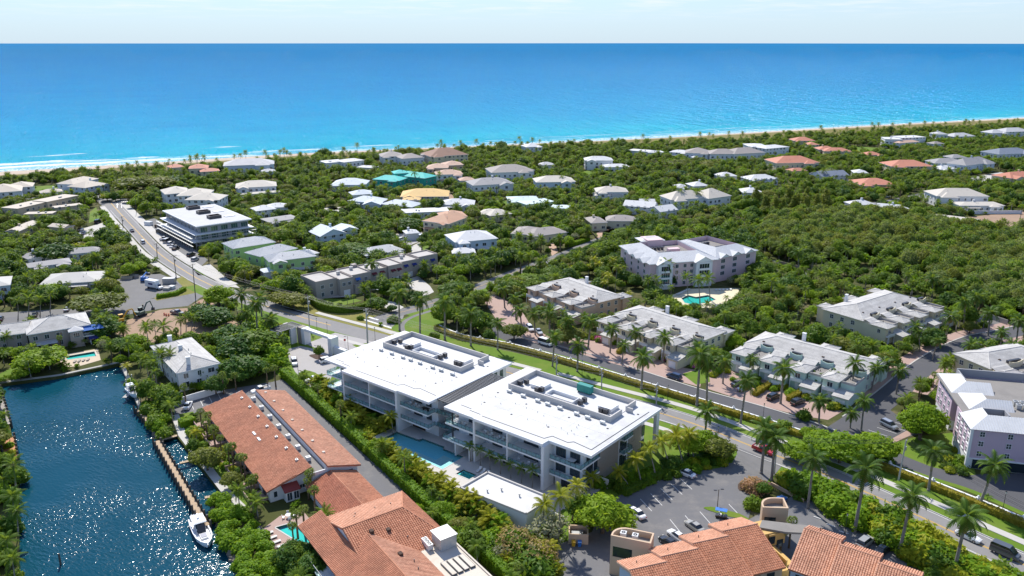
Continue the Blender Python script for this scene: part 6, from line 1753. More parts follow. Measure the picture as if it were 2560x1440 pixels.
house('row of pale blue roofed bungalows left of the yellow roof', [(868,502,945,508,14,3.8),(905,512,952,512,11,4.2, 'gable', .36),(950,510,1030,518,13,3.8)], 'roof_paleblue', 'pale_blue_stucco')
house('small pale blue hip roof above the bungalow row', [(880,488,938,484,12,3.6)], 'roof_paleblue', W_)
house('low cream white roof right of the yellow roof', [(1100,512,1186,512,14,3.8)], 'roof_white', W_)
house('flat white roof in front of the yellow roof', [(1008,533,1122,528,11,3.6, 'flat')], 'roof_white', W_)
house('orange tan hip roofed house in the middle of the gardens', [(1054,552,1122,560,18,6.2, 'hip', .36),(1105,545,1170,541,14,5.8)], 'roof_orange', 'cream_stucco')
house('cream L shaped bungalow right of the orange tan roof', [(1190,535,1240,538,13,3.8),(1225,540,1282,534,13,3.9)], 'roof_cream', 'cream_stucco')
house('blue grey gabled house behind the single tall palm', [(800,592,868,582,15,5.2, 'gable', .4),(850,578,897,572,11,4.8, 'gable', .3)], 'roof_paleblue', 'pale_blue_stucco')
house('grey hip roof under the trees behind the beige town houses', [(915,640,1012,624,12,4.0)], 'roof_lightgrey', W_)
house('white roofed two storey house with blue shadowed walls beside the side street', [(1137,606,1246,596,17,6.8, 'hip', .36),(1130,634,1190,632,9,3.6)], 'roof_white', 'pale_blue_stucco')  # bluish shade on the walls is put into their stucco colour
gh = house('lime green house with grey ribbed roofs beside the parking strip', [(672,655,792,640,12,7.2, 'hip', .34),(650,642,745,620,12,6.8),(582,622,690,605,14,6.6)], 'roof_lightgrey', 'lime_stucco', detail=('ribs', 'metal_rib'))
house('lime green house lower porch wing with white walls', [(660,682,745,668,7,3.2, 'hip', .3)], 'roof_paleblue', W_)
# centre right
house('white beach house behind the palms in the middle', [(1316,368,1356,366,14,6.5)], 'roof_white', W_)
house('white flat roofed modern beach pavilion', [(1570,376,1625,380,12,4.5, 'flat'),(1622,382,1662,381,11,4.2, 'flat')], 'roof_white', W_)
house('white curved shed roof beside the grey beach terrace', [(1672,380,1720,383,12,5, 'hip', .3)], 'roof_white', W_)
house('long grey hip roofed beach terrace', [(1712,382,1775,384,20,7),(1775,385,1850,385,18,7.2),(1835,385,1915,381,20,7.4)], 'roof_taupe', W_)
house('white modern beach mansion with stepped flat roofs', [(1872,366,1920,366,20,9, 'hip', .15),(1915,372,1975,367,18,8.5, 'hip', .18)], 'roof_white', W_)
house('white small roof in front of the grey beach terrace', [(1733,394,1768,392,10,4)], 'roof_white', W_)
house('white two storey house with long porch wing on the green slope', [(1462,401,1534,401,14,7.2),(1510,418,1575,417,12,4.4, 'hip', .28)], 'roof_white', W_)
house('white tan hip roofed two storey house with blue walls', [(1340,456,1440,454,17,6.6)], 'roof_cream', 'pale_blue_stucco')
house('tiny pale roof behind the bare tree', [(1350,413,1388,412,10,3.8)], 'roof_lightgrey', W_)
house('two white hip roofs, one low in front of the other', [(1490,480,1572,480,14,6.4),(1487,489,1556,488,10,4.6)], 'roof_cream', W_)
house('white gabled cottage cluster in the deep green', [(1556,514,1635,520,12,4.8, 'gable', .4),(1600,508,1640,508,9,4.6, 'gable', .4),(1650,530,1696,524,11,4.6, 'gable', .42)], 'roof_white', W_)
house('large white twin hip roofed house with palms in front', [(1678,500,1772,494,15,6.8, 'hip', .5),(1772,497,1830,489,17,6.8, 'hip', .5)], 'roof_cream', W_)
house('white cottage roof left of the twin hips', [(1733,466,1775,464,12,4)], 'roof_white', W_)
house('white bungalow roof above the casuarina trees', [(1875,450,1948,447,14,4.6)], 'roof_white', W_)
house('white roof left of the casuarina trees', [(1858,482,1912,482,14,4)], 'roof_white', W_)
house('low white roof among palms above the twin hips', [(1798,441,1845,440,12,3.8)], 'roof_white', W_)
house('brown grey hip roofed house behind the paved oval', [(1478,558,1520,556,14,4.4),(1515,552,1592,553,12,4.2)], 'roof_taupe', 'cream_stucco')
house('long brown grey hip roofed bungalow by the side street', [(1276,584,1345,588,16,4.0, 'hip', .32),(1330,592,1422,580,14,4.0, 'hip', .32)], 'roof_taupe', 'cream_stucco')
house('mint flat roofed bungalow group', [(1272,502,1350,500,14,3.8, 'hip', .2),(1316,512,1386,504,12,3.6, 'flat'),(1376,520,1420,522,10,3.4, 'flat')], 'roof_mint', 'mint_stucco')
# right
house('red tiled villa with arcades right of centre', [(1940,408,2050,406,22,7.2),(1980,428,2020,426,9,4)], 'roof_red', 'cream_stucco')
house('dark blue roofed white house with dormers', [(2022,433,2060,438,12,5),(2055,442,2124,438,14,4.6, 'gable', .4)], 'roof_blue', W_)
house('red tiled roofs beside the long lawn', [(2048,374,2095,374,14,5),(2060,378,2130,379,14,4.6)], 'roof_red', 'cream_stucco')
house('red tiled summer house at the end of the long lawn', [(2165,388,2208,387,12,4)], 'roof_red', 'cream_stucco')
house('red roof hidden by the beach palms', [(1985,352,2040,352,16,5),(2020,362,2050,362,12,5)], 'roof_red', 'cream_stucco')
house('white flat roofed beach house by the dune lawn', [(2213,348,2255,349,18,7.5, 'flat'),(2255,345,2315,343,16,8, 'flat'),(2250,358,2300,354,10,5, 'hip', .3, 'roof_salmon')], 'roof_white', W_)
house('pale house behind trees right of the white flat roofs', [(2340,336,2372,336,14,7),(2385,342,2440,340,16,5)], 'roof_lightgrey', W_)
house('white gate house below the white flat roofs', [(2335,360,2362,359,10,5)], 'roof_taupe', W_)
house('white mansion at the right edge above the trees', [(2480,333,2520,332,16,7),(2515,330,2580,328,18,8)], 'roof_lightgrey', W_)
house('white two storey house with blue grey roof at the right edge', [(2498,386,2590,382,20,6.5)], 'roof_blue', W_)
house('grey hip roofed house with white chimney at the right', [(2415,414,2486,405,16,6.6, 'hip', .5),(2336,408,2420,408,16,5)], 'roof_grey', 'pale_blue_stucco', chim=True)
house('red tiled villa in the middle of the dark trees', [(2228,416,2336,416,22,5.2, 'hip', .32)], 'roof_red', 'cream_stucco')
house('red tiled bungalow above the cut hedges', [(2150,462,2245,462,20,4.2, 'hip', .3)], 'roof_red', 'cream_stucco')
house('white small roof beside the dark blue house', [(2135,432,2172,433,12,4)], 'roof_white', W_)
house('white stepped roof below the grey hip roofs', [(2352,424,2396,422,12,4)], 'roof_white', W_)
house('white hip roofed pavilion beside the curving street', [(2135,513,2192,511,11,4)], 'roof_white', W_)
house('white dutch gabled house at the edge of the mangroves', [(2190,522,2250,527,12,4.4, 'gable', .4),(2238,530,2295,528,11,4.2, 'hip', .35)], 'roof_white', W_, chim=True)
house('large cream hip roofed house above the white wall', [(2342,490,2475,491,18,6.5, 'hip', .38)], 'roof_cream', W_)
house('long low cream roofed wing with white chimney', [(2400,514,2514,514,12,3.8, 'hip', .2)], 'roof_cream', W_, chim=True)
house('low cream flat roof at the mangrove edge', [(2326,542,2440,556,11,3.4, 'hip', .12)], 'roof_cream', W_)
house('white low roof half hidden by mangroves at the right edge', [(2438,572,2532,578,12,3.4, 'hip', .14)], 'roof_white', W_)
house('orange red roof at the far right edge', [(2528,446,2600,440,16,4.5)], 'roof_red', 'cream_stucco')
house('grey roof at the right edge above the red roof', [(2380,395,2420,394,12,5)], 'roof_grey', W_)
# extra roofs seen in glimpses
house('small white roof glimpsed above the paved court', [(1015,585,1050,582,8,3.6)], 'roof_white', W_)
house('pale roof glimpsed left of the casuarina crowns', [(1690,470,1722,470,12,4)], 'roof_lightgrey', W_)
house('white cottage behind the lime green house', [(760,640,800,632,9,3.6)], 'roof_white', W_)
# walls, docks, boats, poles
NOTREE = []
# long white wall with finials along the private road
wl_pts = smooth_line([at(u, v, 1.2).xy for u, v in [(1097,812),(1142,832),(1200,845),(1275,858),(1390,888),(1497,920),(1600,951),(1740,993),(1880,1036),(2014,1079),(2120,1118),(2225,1160),(2390,1225),(2560,1295),(2760,1385)]],3)
wr = thing('boundary_wall', 'long low white wall with finials between the two roads', 'wall', (wl_pts[20].x, wl_pts[20].y, 0))
def wall_run(root, line, w, h, m, cap=None, name='wall_run'):
 a, b = offset_line(line, -w / 2), offset_line(line, w / 2); mb = MB()
 for i in range(len(line) - 1):
  q = [a[i], a[i + 1], b[i + 1], b[i]]
  mb.hexa([(p.x, p.y, 0) for p in q],[(p.x, p.y, h) for p in q])
 mb.build(name, m, root)
 if cap:
  a, b = offset_line(line, -w / 2 - .08), offset_line(line, w / 2 + .08); mb = MB()
  for i in range(len(line) - 1):
   q = [a[i], a[i + 1], b[i + 1], b[i]]; mb.hexa([(p.x, p.y, h) for p in q],[(p.x, p.y, h + .1) for p in q])
  mb.build('coping', cap, root)
wall_run(wr, wl_pts, .35,1.2, 'white_stucco', 'white_paint')
acc = 0
for a, b in zip(wl_pts, wl_pts[1:]):
 acc += (b - a).length
 if acc > 8.5:
  acc = 0; mb = MB(); x, y = b.x, b.y
  mb.box(x - .28, x + .28, y - .28, y + .28,0,1.5); mb.box(x - .36, x + .36, y - .36, y + .36,1.5,1.6)
  mb.tube((x, y, 1.6),(x, y, 1.8),.1,.28,8); mb.tube((x, y, 1.8),(x, y, 2.0),.28,.18,8); mb.tube((x, y, 2.0),(x, y, 2.12),.18,.04,8); mb.build('pier', 'white_paint', wr)
block_line(wl_pts, -8.0,1.0)
def simple_wall(label, px, h, m, w=.25, name='garden_wall'):
 ln = [at(u, v, h).xy for u, v in px]; r = thing(name, label, 'wall', (ln[0].x, ln[0].y, 0)); wall_run(r, ln, w, h, m, None); block_line(ln, -.8,.8)
simple_wall('white garden wall below the canal house', [(432,1000),(480,985),(560,962)],2.0, 'white_stucco')
simple_wall('stone wall along the path at the foot of the mangrove wood', [(1948,652),(1990,662),(2030,676)],1.6, 'rock')
simple_wall('white wall above the sandy plot at the right', [(2400,527),(2556,526)],2.0, 'white_stucco')
simple_wall('grey site wall behind the building plot', [(2440,790),(2475,785),(2520,800)],1.8, 'concrete')
simple_wall('white wall beside the brown garden plot', [(2380,985),(2395,975)],1.2, 'white_stucco')
simple_wall('curved peach kerb wall beside the thicket', [(1928,1205),(1960,1222),(2010,1248)],.8, 'peach_stucco')
simple_wall('low pale wall behind the flat white pool house', [(1372,1275),(1412,1292)],1.4, 'white_stucco')
# seawalls
for lb, px in (('concrete seawall along the canal terrace', [(-40,966),(0,957),(150,938),(298,906)]),('dark seawall below the canal house', [(301,909),(324,963),(349,1024)])):
 ln = [at(u, v, .15).xy for u, v in px]; r = thing('seawall', lb, 'seawall', (ln[0].x, ln[0].y, 0))
 a, b = offset_line(ln, -.1), offset_line(ln, .9); mb = MB()
 for i in range(len(ln) - 1):
  q = [a[i], a[i + 1], b[i + 1], b[i]]; mb.hexa([(p.x, p.y, -1.8) for p in q],[(p.x, p.y, .18) for p in q])
 mb.build('cap', 'concrete', r)
ln = [at(u, v).xy for u, v in [(428,1040),(446,1090),(505,1168),(562,1243),(600,1280)]]
r = thing('seawall_walk', 'long concrete seawall walk between the slips and the terracotta terrace', 'walkway', (ln[0].x, ln[0].y, 0))
a, b = offset_line(ln, 0), offset_line(ln, 1.9); mb = MB()
for i in range(len(ln) - 1):
 q = [a[i], a[i + 1], b[i + 1], b[i]]; mb.hexa([(p.x, p.y, -1.8) for p in q],[(p.x, p.y, .12) for p in q])
mb.build('cap', 'concrete_walk', r)
strip('canal_lawn', ln, 1.9,5.5,0.03, 'lawn_grass')
strip('garden_path_south', [at(u, v).xy for u, v in [(600,1280),(640,1320),(685,1390),(720,1445),(760,1510)]],-.8,.8,0.05, 'concrete_walk')
# finger dock, plank by plank
def dock(label, p0, p1, w, m, pile_side=-1, piles=True, z=.25, sp=.62):
 p0, p1 = at(*p0, z), at(*p1, z); L = (p1 - p0).length; ang = math.atan2(p1.y - p0.y, p1.x - p0.x); fr = Fr(p0.xy, ang)
 r = thing('dock', label, 'dock', p0)
 key = ('plank', w, sp, m)
 if key not in MESH:
  b = MB(); b.box(.02, sp - .02,0, w, 0,.07); me = bpy.data.meshes.new('plank'); me.from_pydata([tuple(p) for p in b.v],[], b.f); me.materials.append(M(m)); me.update(); MESH[key] = me
 for k in range(int(L / sp)):
  link('plank', MESH[key], r, fr.w((k * sp, 0, z + random.Random(k).uniform(-.01,.01))), ang)
 mb = MB(fr); mb.box(0, L, .1,.25, z - .25, z - .01); mb.box(0, L, w - .25, w - .1, z - .25, z - .01); mb.build('joist', 'pile', r)
 if piles:
  for k in range(int(L / 2.3) + 1):
   for yy in (-.2, w + .2):
    mb = MB(fr); x = k * 2.3 + (.9 if yy > 0 else 0); mb.tube((x, yy, -2.2),(x, yy, z + 1.1),.26,.24,8); mb.build('pile', 'pile', r)
 return r
dock('long tan plank dock on dark piles beside the glittering canal', (524,1312),(398,1100),1.25, 'wood_dock')
dock('tan cross walk at the top of the boat slips', (405,1101),(446,1090),.9, 'wood_dock', piles=False)
dock('tan cross walk between the first and second boat slip', (450,1160),(492,1150),.9, 'wood_dock', piles=False)
dock('tan cross walk at the bottom of the boat slips', (512,1247),(556,1238),.9, 'wood_dock', piles=False)
dock('short tan dock end above the mangrove clump', (385,1060),(350,1020),1.3, 'wood_dock')
dock('grey plank dock on the far bank', (26,1060),(0,970),4.0, 'wood_grey')
dock('orange stained dock on the far bank', (44,1148),(34,1090),2.6, 'wood_orange')
mb = MB()
p = at(152,1412,-.9); mb.tube((p.x, p.y, -2.5),(p.x, p.y, 1.6),.22,.18,8); tag(mb.build('mooring_pile', 'pile'), 'lone dark mooring pile standing in the canal', 'pile')
# rock revetment below the mangrove clumps
rk = MB(); rnd = random.Random(4)
for (u0, v0, u1, v1, n) in ((526,1265,600,1440,70),(352,1030,398,1100,40),(600,1440,650,1520,20)):
 for k in range(n):
  t_ = rnd.random(); q = at(u0 + (u1 - u0) * t_ + rnd.uniform(-1,6), v0 + (v1 - v0) * t_ + rnd.uniform(-3,3)); s = rnd.uniform(.25,.7)
  z = rnd.uniform(-1.0,.1); c = [(q.x + rnd.uniform(-s, s) * .3 + sx * s, q.y + rnd.uniform(-s, s) * .3 + sy * s) for sx, sy in ((-1,-1),(1,-1),(1,1),(-1,1))]
  rk.hexa([(x, y, z - s) for x, y in c],[(q.x + (x - q.x) * .6, q.y + (y - q.y) * .6, z + s * .6) for x, y in c])
o = rk.build('riprap', 'rock'); o['kind'] = 'stuff'; o['label'] = 'brown riprap rocks along the canal bank'; o['category'] = 'rocks'
# boats
def boat(label, fr, L, B, big=True):
 r = thing('boat', label, 'boat', fr.w((L / 2,0,0)))
 st = [(0,.82,-.35),(.25,.95,-.4),(.5,1.0,-.4),(.72,.92,-.35),(.88,.62,-.2),(.97,.25,.1),(1.0,.04,.3)]
 hb = B / 2; mb = MB(fr); rows = []
 for t_, k, zb in st:
  x = L * t_; sh = .95 + .35 * t_ ** 2
  rows.append([(x, -hb * k, sh),(x, -hb * k * .92,.35),(x, -hb * k * .55, zb),(x, hb * k * .55, zb),(x, hb * k * .92,.35),(x, hb * k, sh)])
 for a, b in zip(rows, rows[1:]):
  for i in range(5): mb.poly([a[i], b[i], b[i + 1], a[i + 1]])
 mb.poly(rows[0]); mb.build('hull', 'boat_white', r, smooth=False)
 mb = MB(fr)
 for a, b in zip(rows, rows[1:]):                                    # gunwale and inner deck
  for s_ in (0,5):
   ia = (a[s_][0], a[s_][1] * .84, a[s_][2]); ib = (b[s_][0], b[s_][1] * .84, b[s_][2])
   q = [a[s_], b[s_], ib, ia]; mb.poly(q if s_ == 5 else q[::-1])
   lo_a, lo_b = (ia[0], ia[1], ia[2] - .5),(ib[0], ib[1], ib[2] - .5)
   mb.poly([ia, ib, lo_b, lo_a])
  mb.poly([(a[0][0], a[0][1] * .84, a[0][2] - .5),(b[0][0], b[0][1] * .84, b[0][2] - .5),(b[5][0], b[5][1] * .84, b[5][2] - .5),(a[5][0], a[5][1] * .84, a[5][2] - .5)])
 mb.build('deck', 'boat_white', r)
 mb = MB(fr); mb.box(L * .22, L * .50,-B * .27, B * .27,.45,1.5); mb.build('console', 'boat_white', r)
 mb = MB(fr); mb.hexa([(L * .50,-B * .26,1.0),(L * .58,-B * .2,1.0),(L * .58, B * .2,1.0),(L * .50, B * .26,1.0)],[(L * .44,-B * .26,2.2),(L * .47,-B * .22,2.2),(L * .47, B * .22,2.2),(L * .44, B * .26,2.2)]); mb.build('windscreen', 'car_glass', r)
 mb = MB(fr); mb.box(L * .14, L * .46,-B * .36, B * .36,2.35,2.5); mb.box(L * .16, L * .44,-B * .3, B * .3,2.5,2.58); mb.build('hardtop', 'boat_white', r)
 mb = MB(fr)
 for x in (.17,.43):
  for s_ in (-1,1): mb.tube((L * x, s_ * B * .3,1.0),(L * x, s_ * B * .32,2.36),.05,.05,5)
 mb.build('hardtop_strut', 'galvanised', r)
 mb = MB(fr); mb.box(L * .60, L * .78,-B * .2, B * .2,.55,1.0); mb.build('bow_seat', 'cushion', r)
 mb = MB(fr); mb.box(L * .62, L * .74,-B * .15, B * .15,1.0,1.06); mb.build('sun_pad', 'boat_blue', r)
 for s_ in ((-.55,0,.55) if big else (-.3,.3)):
  c = MB(fr); c.box(-.75,-.02, s_ - .18, s_ + .18,.2,1.35); c.build('outboard_motor', 'boat_white', r)
 mb = MB(fr); mb.tube((L * .3,0,2.58),(L * .3,0,2.9),.3,.25,10); mb.tube((L * .2, B * .2,2.5),(L * .2, B * .2,4.3),.02,.02,4); mb.build('radar', 'boat_white', r)
 return r
bs = at(489,1303,-.7)
boat('white centre console motor boat moored at the end of the plank dock', Fr(bs.xy, math.radians(-57),-.75),11.2,3.5)
bs = at(322,976,.4)
boat('small white motor boat on the lift below the canal house', Fr(bs.xy, math.radians(-48),.5),7.0,2.5, False)
lf = thing('boat_lift', 'grey boat lift holding the small white boat', 'boat lift', at(345,985))
for (u, v) in ((318,972),(332,960),(352,1002),(366,990)):
 p = at(u, v, 0); mb = MB(); mb.tube((p.x, p.y, -2),(p.x, p.y, 3.0),.16,.16,8); mb.build('pile', 'galvanised', lf)
a, b = at(345,962,0), at(362,998,0); mb = MB(); mb.box(a.x, a.x + 1.2, b.y, a.y, .3,.5); mb.build('platform', 'concrete', lf)
# pool furniture by the south pool
for k in range(7):
 p = at(665 + k * 9.5,1338 + k * 11)
 f_ = Fr(p.xy, math.radians(38)); c = thing('sun_lounger', 'white sun lounger in the row beside the turquoise pool fence', 'sun lounger', p, 'sun loungers by the south pool')
 mb = MB(f_); mb.box(0,1.5,-.33,.33,.25,.36); mb.build('seat', 'cushion', c)
 mb = MB(f_); mb.hexa([(-.5,-.33,.6),(0,-.33,.25),(0,.33,.25),(-.5,.33,.6)],[(-.5,-.33,.72),(0,-.33,.36),(0,.33,.36),(-.5,.33,.72)]); mb.build('backrest', 'cushion', c)
 mb = MB(f_); mb.box(.1,.15,-.3,.3,0,.25); mb.box(1.3,1.35,-.3,.3,0,.25); mb.build('leg', 'galvanised', c)
p = at(722,1294); c = thing('patio_table', 'round white patio table with four chairs above the turquoise pool', 'table', p)
mb = MB(Fr(p.xy)); mb.tube((0,0,.68),(0,0,.74),.65,.65,14); mb.build('table_top', 'boat_white', c)
mb = MB(Fr(p.xy)); mb.tube((0,0,0),(0,0,.68),.07,.07,8); mb.build('leg', 'boat_white', c)
for k in range(4):
 a = k * math.pi / 2 + .4; q = (p.x + 1.1 * math.cos(a), p.y + 1.1 * math.sin(a)); f_ = Fr(q, a - math.pi / 2); d = thing('patio_chair', 'white patio chair at the round table above the turquoise pool', 'chair', (*q, 0), 'chairs at the round patio table')
 mb = MB(f_); mb.box(-.25,.25,-.25,.25,.38,.44); mb.build('seat', 'boat_white', d); mb = MB(f_); mb.box(-.25,.25,.2,.26,.44,.9); mb.build('backrest', 'boat_white', d)
 mb = MB(f_)
 for sx in (-.22,.22):
  for sy in (-.22,.22): mb.box(sx - .03, sx + .03, sy - .03, sy + .03,0,.38)
 mb.build('leg', 'boat_white', d)
for k in range(4):
 p = at(185 + k * 11,908 - k * 1.6); f_ = Fr(p.xy, math.radians(100)); c = thing('sun_lounger', 'dark sun lounger on the terrace at the canal end', 'sun lounger', p, 'sun loungers at the canal end')
 mb = MB(f_); mb.box(0,1.7,-.33,.33,.25,.36); mb.build('seat', 'travertine', c); mb = MB(f_); mb.box(.1,.15,-.3,.3,0,.25); mb.box(1.4,1.45,-.3,.3,0,.25); mb.build('leg', 'dark_metal', c)
for k in range(5):
 p = at(1790 + k * 9,728 - k * .4); f_ = Fr(p.xy, math.radians(70)); c = thing('sun_lounger', 'white sun lounger behind the curved turquoise pool', 'sun lounger', p, 'sun loungers behind the curved pool')
 mb = MB(f_); mb.box(0,1.9,-.4,.4,.25,.4); mb.build('seat', 'cushion', c); mb = MB(f_); mb.box(.1,.2,-.3,.3,0,.25); mb.box(1.5,1.6,-.3,.3,0,.25); mb.build('leg', 'galvanised', c)
for k in range(6):
 p = at(1690 + k * 5,738 - k * 2.5); f_ = Fr(p.xy, math.radians(20)); c = thing('sun_lounger', 'white sun lounger at the shaded end of the curved pool', 'sun lounger', p, 'sun loungers at the shaded pool end')
 mb = MB(f_); mb.box(0,1.9,-.4,.4,.25,.4); mb.build('seat', 'cushion', c); mb = MB(f_); mb.box(.1,.2,-.3,.3,0,.25); mb.box(1.5,1.6,-.3,.3,0,.25); mb.build('leg', 'galvanised', c)
# pool fence
ln = [at(u, v).xy for u, v in [(652,1328),(690,1375),(735,1432)]]
r = thing('pool_fence', 'dark metal railing fence between the turquoise pool and the path', 'fence', (*ln[0],0)); mb = MB()
for a, b in zip(ln, ln[1:]):
 n = int((b - a).length / .5)
 for k in range(n): q = a.lerp(b, k / n); mb.box(q.x - .03, q.x + .03, q.y - .03, q.y + .03,0,1.3)
 mb.tube((*a, 1.3),(*b, 1.3),.03,.03,4); mb.tube((*a, .15),(*b, .15),.03,.03,4)
mb.build('railing', 'black_metal', r)
# utility poles and wires
POLES = {}
def pole(key, label, base, top, m='pole_concrete', arms=1, lamp=False, r0=.2):
 b = at(*base); t_ = at_above(b, *top); h = max(6.0, t_.z)
 r = thing('utility_pole', label, 'utility pole', b)
 mb = MB(); mb.tube((b.x, b.y, -.2),(t_.x, b.y, h), r0, r0 * .7,8); mb.build('shaft', m, r)
 d = Vector((math.sin(math.radians(38)), math.cos(math.radians(38)),0))
 for k in range(arms):
  z = h - .35 - k * 1.0; c = Vector((t_.x, b.y, z)); mb = MB()
  mb.tube(c - d * 1.2, c + d * 1.2,.07,.07,5)
  for s_ in (-1.1,-.5,.5,1.1): q = c + d * s_; mb.tube(q, q + Vector((0,0,.3)),.05,.04,6)
  mb.build('crossarm', 'pole_wood' if m == 'pole_wood' else 'grey_metal', r)
 if arms:
  c = Vector((t_.x, b.y, h - 2.2)); mb = MB(); mb.tube(c + d * .45 + Vector((0,0,-.5)), c + d * .45 + Vector((0,0,.4)),.26,.26,10); mb.build('transformer', 'grey_metal', r)
 if lamp:
  c = Vector((t_.x, b.y, h - .6)); mb = MB(); mb.path([c, c + Vector((1.2,-.3,.5)), c + Vector((2.4,-.6,.5))],[.05,.05,.05]); mb.box(c.x + 2.3, c.x + 3.0, c.y - .8, c.y - .5, c.z + .42, c.z + .55); mb.build('lamp_arm', 'grey_metal', r)
 POLES[key] = (Vector((t_.x, b.y, h)), d)
pole('a', 'tall grey concrete pole beside the entrance portal', (774,822),(769,741), arms=1)
pole('b', 'thick grey concrete pole at the side street junction', (919,857),(915,772), arms=2, r0=.3)
pole('c', 'brown street light pole in front of the clipped corner hedge', (926,781),(926,722), 'pole_wood', 0, True, .12)
pole('d', 'concrete pole with crossarm behind the west white block', (1391,938),(1391,893), arms=2)
pole('e', 'concrete pole with crossarm behind the teal roof box', (1504,972),(1504,928), arms=2)
pole('f', 'concrete pole with crossarm behind the east white block', (1641,1012),(1641,972), arms=2)
pole('g', 'tall concrete pole with one crossarm beside the spreading oak', (2246,1201),(2266,1100), arms=1)
pole('g2', 'pale concrete pole between the two palms by the red pickup', (1936,1185),(1944,1090), arms=1, r0=.16)
pole('h', 'dark wooden pole between the truck yard and the road', (489,745),(481,660), 'pole_wood', 1)
pole('i', 'wooden pole with a lamp beside the truck yard verge', (441,697),(434,638), 'pole_wood', 1, True)
pole('j', 'wooden pole with a crossarm beside the bike lane', (393,642),(391,608), 'pole_wood', 1)
pole('k', 'wooden pole beside the round bushes', (308,570),(304,541), 'pole_wood', 1)
pole('l', 'wooden pole at the left of the junction', (250,526),(241,477), 'pole_wood', 0, False, .15)
pole('m', 'wooden pole at the right of the junction', (341,533),(337,482), 'pole_wood', 0, False, .15)
pole('n', 'wooden pole beside the beach house wall', (213,478),(210,455), 'pole_wood', 0, False, .15)
pole('o', 'wooden pole left of the orange tiled villa', (432,455),(430,438), 'pole_wood', 1)
pole('p', 'wooden pole right of the orange tiled villa', (514,462),(512,432), 'pole_wood', 1)
pole('q', 'thin pole at the edge of the sandy plot on the right', (2548,562),(2556,515), 'pole_wood', 0, False, .14)
wr_n = 0
def wires(k0, k1, offs=(-1.1,-.5,.5,1.1), sag=.9, dz=0.0, pre=''):
 (p, d),(q, d2) = POLES[k0], POLES[k1]
 r = thing('power_line', f'{pre}overhead wires strung between {wire_names[k0]} and {wire_names[k1]}', 'power line', p)
 for s_ in offs:
  a, b = p + d * s_ + Vector((0,0, dz)), q + d2 * s_ + Vector((0,0, dz)); mb = MB(); N = 8
  pts = [a.lerp(b, i / N) - Vector((0,0, sag * 4 * (i / N) * (1 - i / N))) for i in range(N + 1)]
  mb.path(pts, [.022] * (N + 1),3); mb.build('wire', 'cable', r)
wire_names = dict(a='the portal pole', b='the junction pole', d='the west block pole', e='the teal box pole', f='the east block pole', g='the oak pole', g2='the pickup pole', h='the truck yard pole', i='the verge lamp pole', j='the bike lane pole', k='the round bush pole')
for a_, b_ in (('h', 'a'),('a', 'b'),('b', 'd'),('d', 'e'),('e', 'f'),('f', 'g2'),('g2', 'g'),('k', 'j'),('j', 'i'),('i', 'h')): wires(a_, b_)
for a_, b_ in (('b', 'd'),('d', 'e'),('e', 'f')): wires(a_, b_, (-.4,.4),1.0,-1.3, 'lower pair of ')
POLES['z'] = (at(2700,1330,12), Vector((.6,.8,0))); wire_names['z'] = 'a pole beyond the right edge'; wires('g', 'z')
# street lamps
def lamp(label, base, h=4.2, group=None):
 b = at(*base); r = thing('street_lamp', label, 'street lamp', b, group)
 mb = MB(); mb.tube((b.x, b.y, 0),(b.x, b.y, .5),.14,.10,8); mb.tube((b.x, b.y, .5),(b.x, b.y, h),.06,.05,8); mb.build('post', 'black_metal', r)
 mb = MB(); mb.tube((b.x, b.y, h),(b.x, b.y, h + .45),.10,.18,8); mb.build('lantern', 'lamp_glass', r)
 mb = MB(); mb.tube((b.x, b.y, h + .45),(b.x, b.y, h + .65),.22,.03,8); mb.build('cap', 'black_metal', r)
for i, (bp, lb) in enumerate((((1455,938), 'black lantern post on the verge behind the west white block'),((1669,1003), 'black lantern post on the verge beyond the east white block'),((1907,1050), 'black lantern post on the verge above the red pickup'),((2506,1278), 'black lantern post on the verge at the right edge'),
   ((793,828), 'black lantern post beside the entrance portal'),((819,838), 'second lantern post beside the entrance portal'),((938,852), 'black lantern post at the crossing'),((1793,1110), 'black lantern post behind the corner bed'),((2112,1335), 'black lantern post below the green thicket'))):
 lamp(lb, bp)
def lot_lamp(label, base, h, arms=2):
 b = at(*base); r = thing('street_lamp', label, 'street lamp', b)
 mb = MB(); mb.tube((b.x, b.y, 0),(b.x, b.y, h),.08,.06,6); mb.build('post', 'mulch', r)
 for s_ in ((-1,1) if arms == 2 else (-1,)):
  mb = MB(); mb.tube((b.x, b.y, h - .05),(b.x + s_ * .6, b.y + s_ * .2, h),.03,.03,4); mb.box(b.x + s_ * .8 - .3, b.x + s_ * .8 + .3, b.y + s_ * .2 - .18, b.y + s_ * .2 + .18, h - .04, h + .1); mb.build('lamp_head', 'dark_metal', r)
lot_lamp('brown twin headed lamp on the car park island', (1793,1272),4.6)
lot_lamp('brown lamp post on the drive island with mulch', (797,897),4.5,1); lot_lamp('brown lamp post beside the drive cars', (745,925),4.0,1); lot_lamp('brown lamp beside the stop sign', (871,877),5.0,1)
b = at(863,867); r = thing('stop_sign', 'red octagonal stop sign facing the drive', 'sign', b)
mb = MB(); mb.tube((b.x, b.y, 0),(b.x, b.y, 2.6),.04,.04,6); mb.build('post', 'galvanised', r)
mb = MB(); mb.tube((b.x, b.y - .06,2.4),(b.x, b.y - .03,2.4),.42,.42,8); mb.build('plate', 'sign_red', r)
# beach: rows of thin mast stumps along the surf on the right
for k in range(22):
 p = shore(395 + k * 9.5,-14 + (k % 3) * 2); mb = MB(); hh = 9 + 3 * math.sin(k * 2.1); mb.tube((p.x, p.y, -1),(p.x + .6, p.y, hh),.10,.06,5)
 tag(mb.build('beach_mast', 'dark_metal'), 'thin dark mast standing in the row on the far beach', 'mast', 'masts on the far beach')
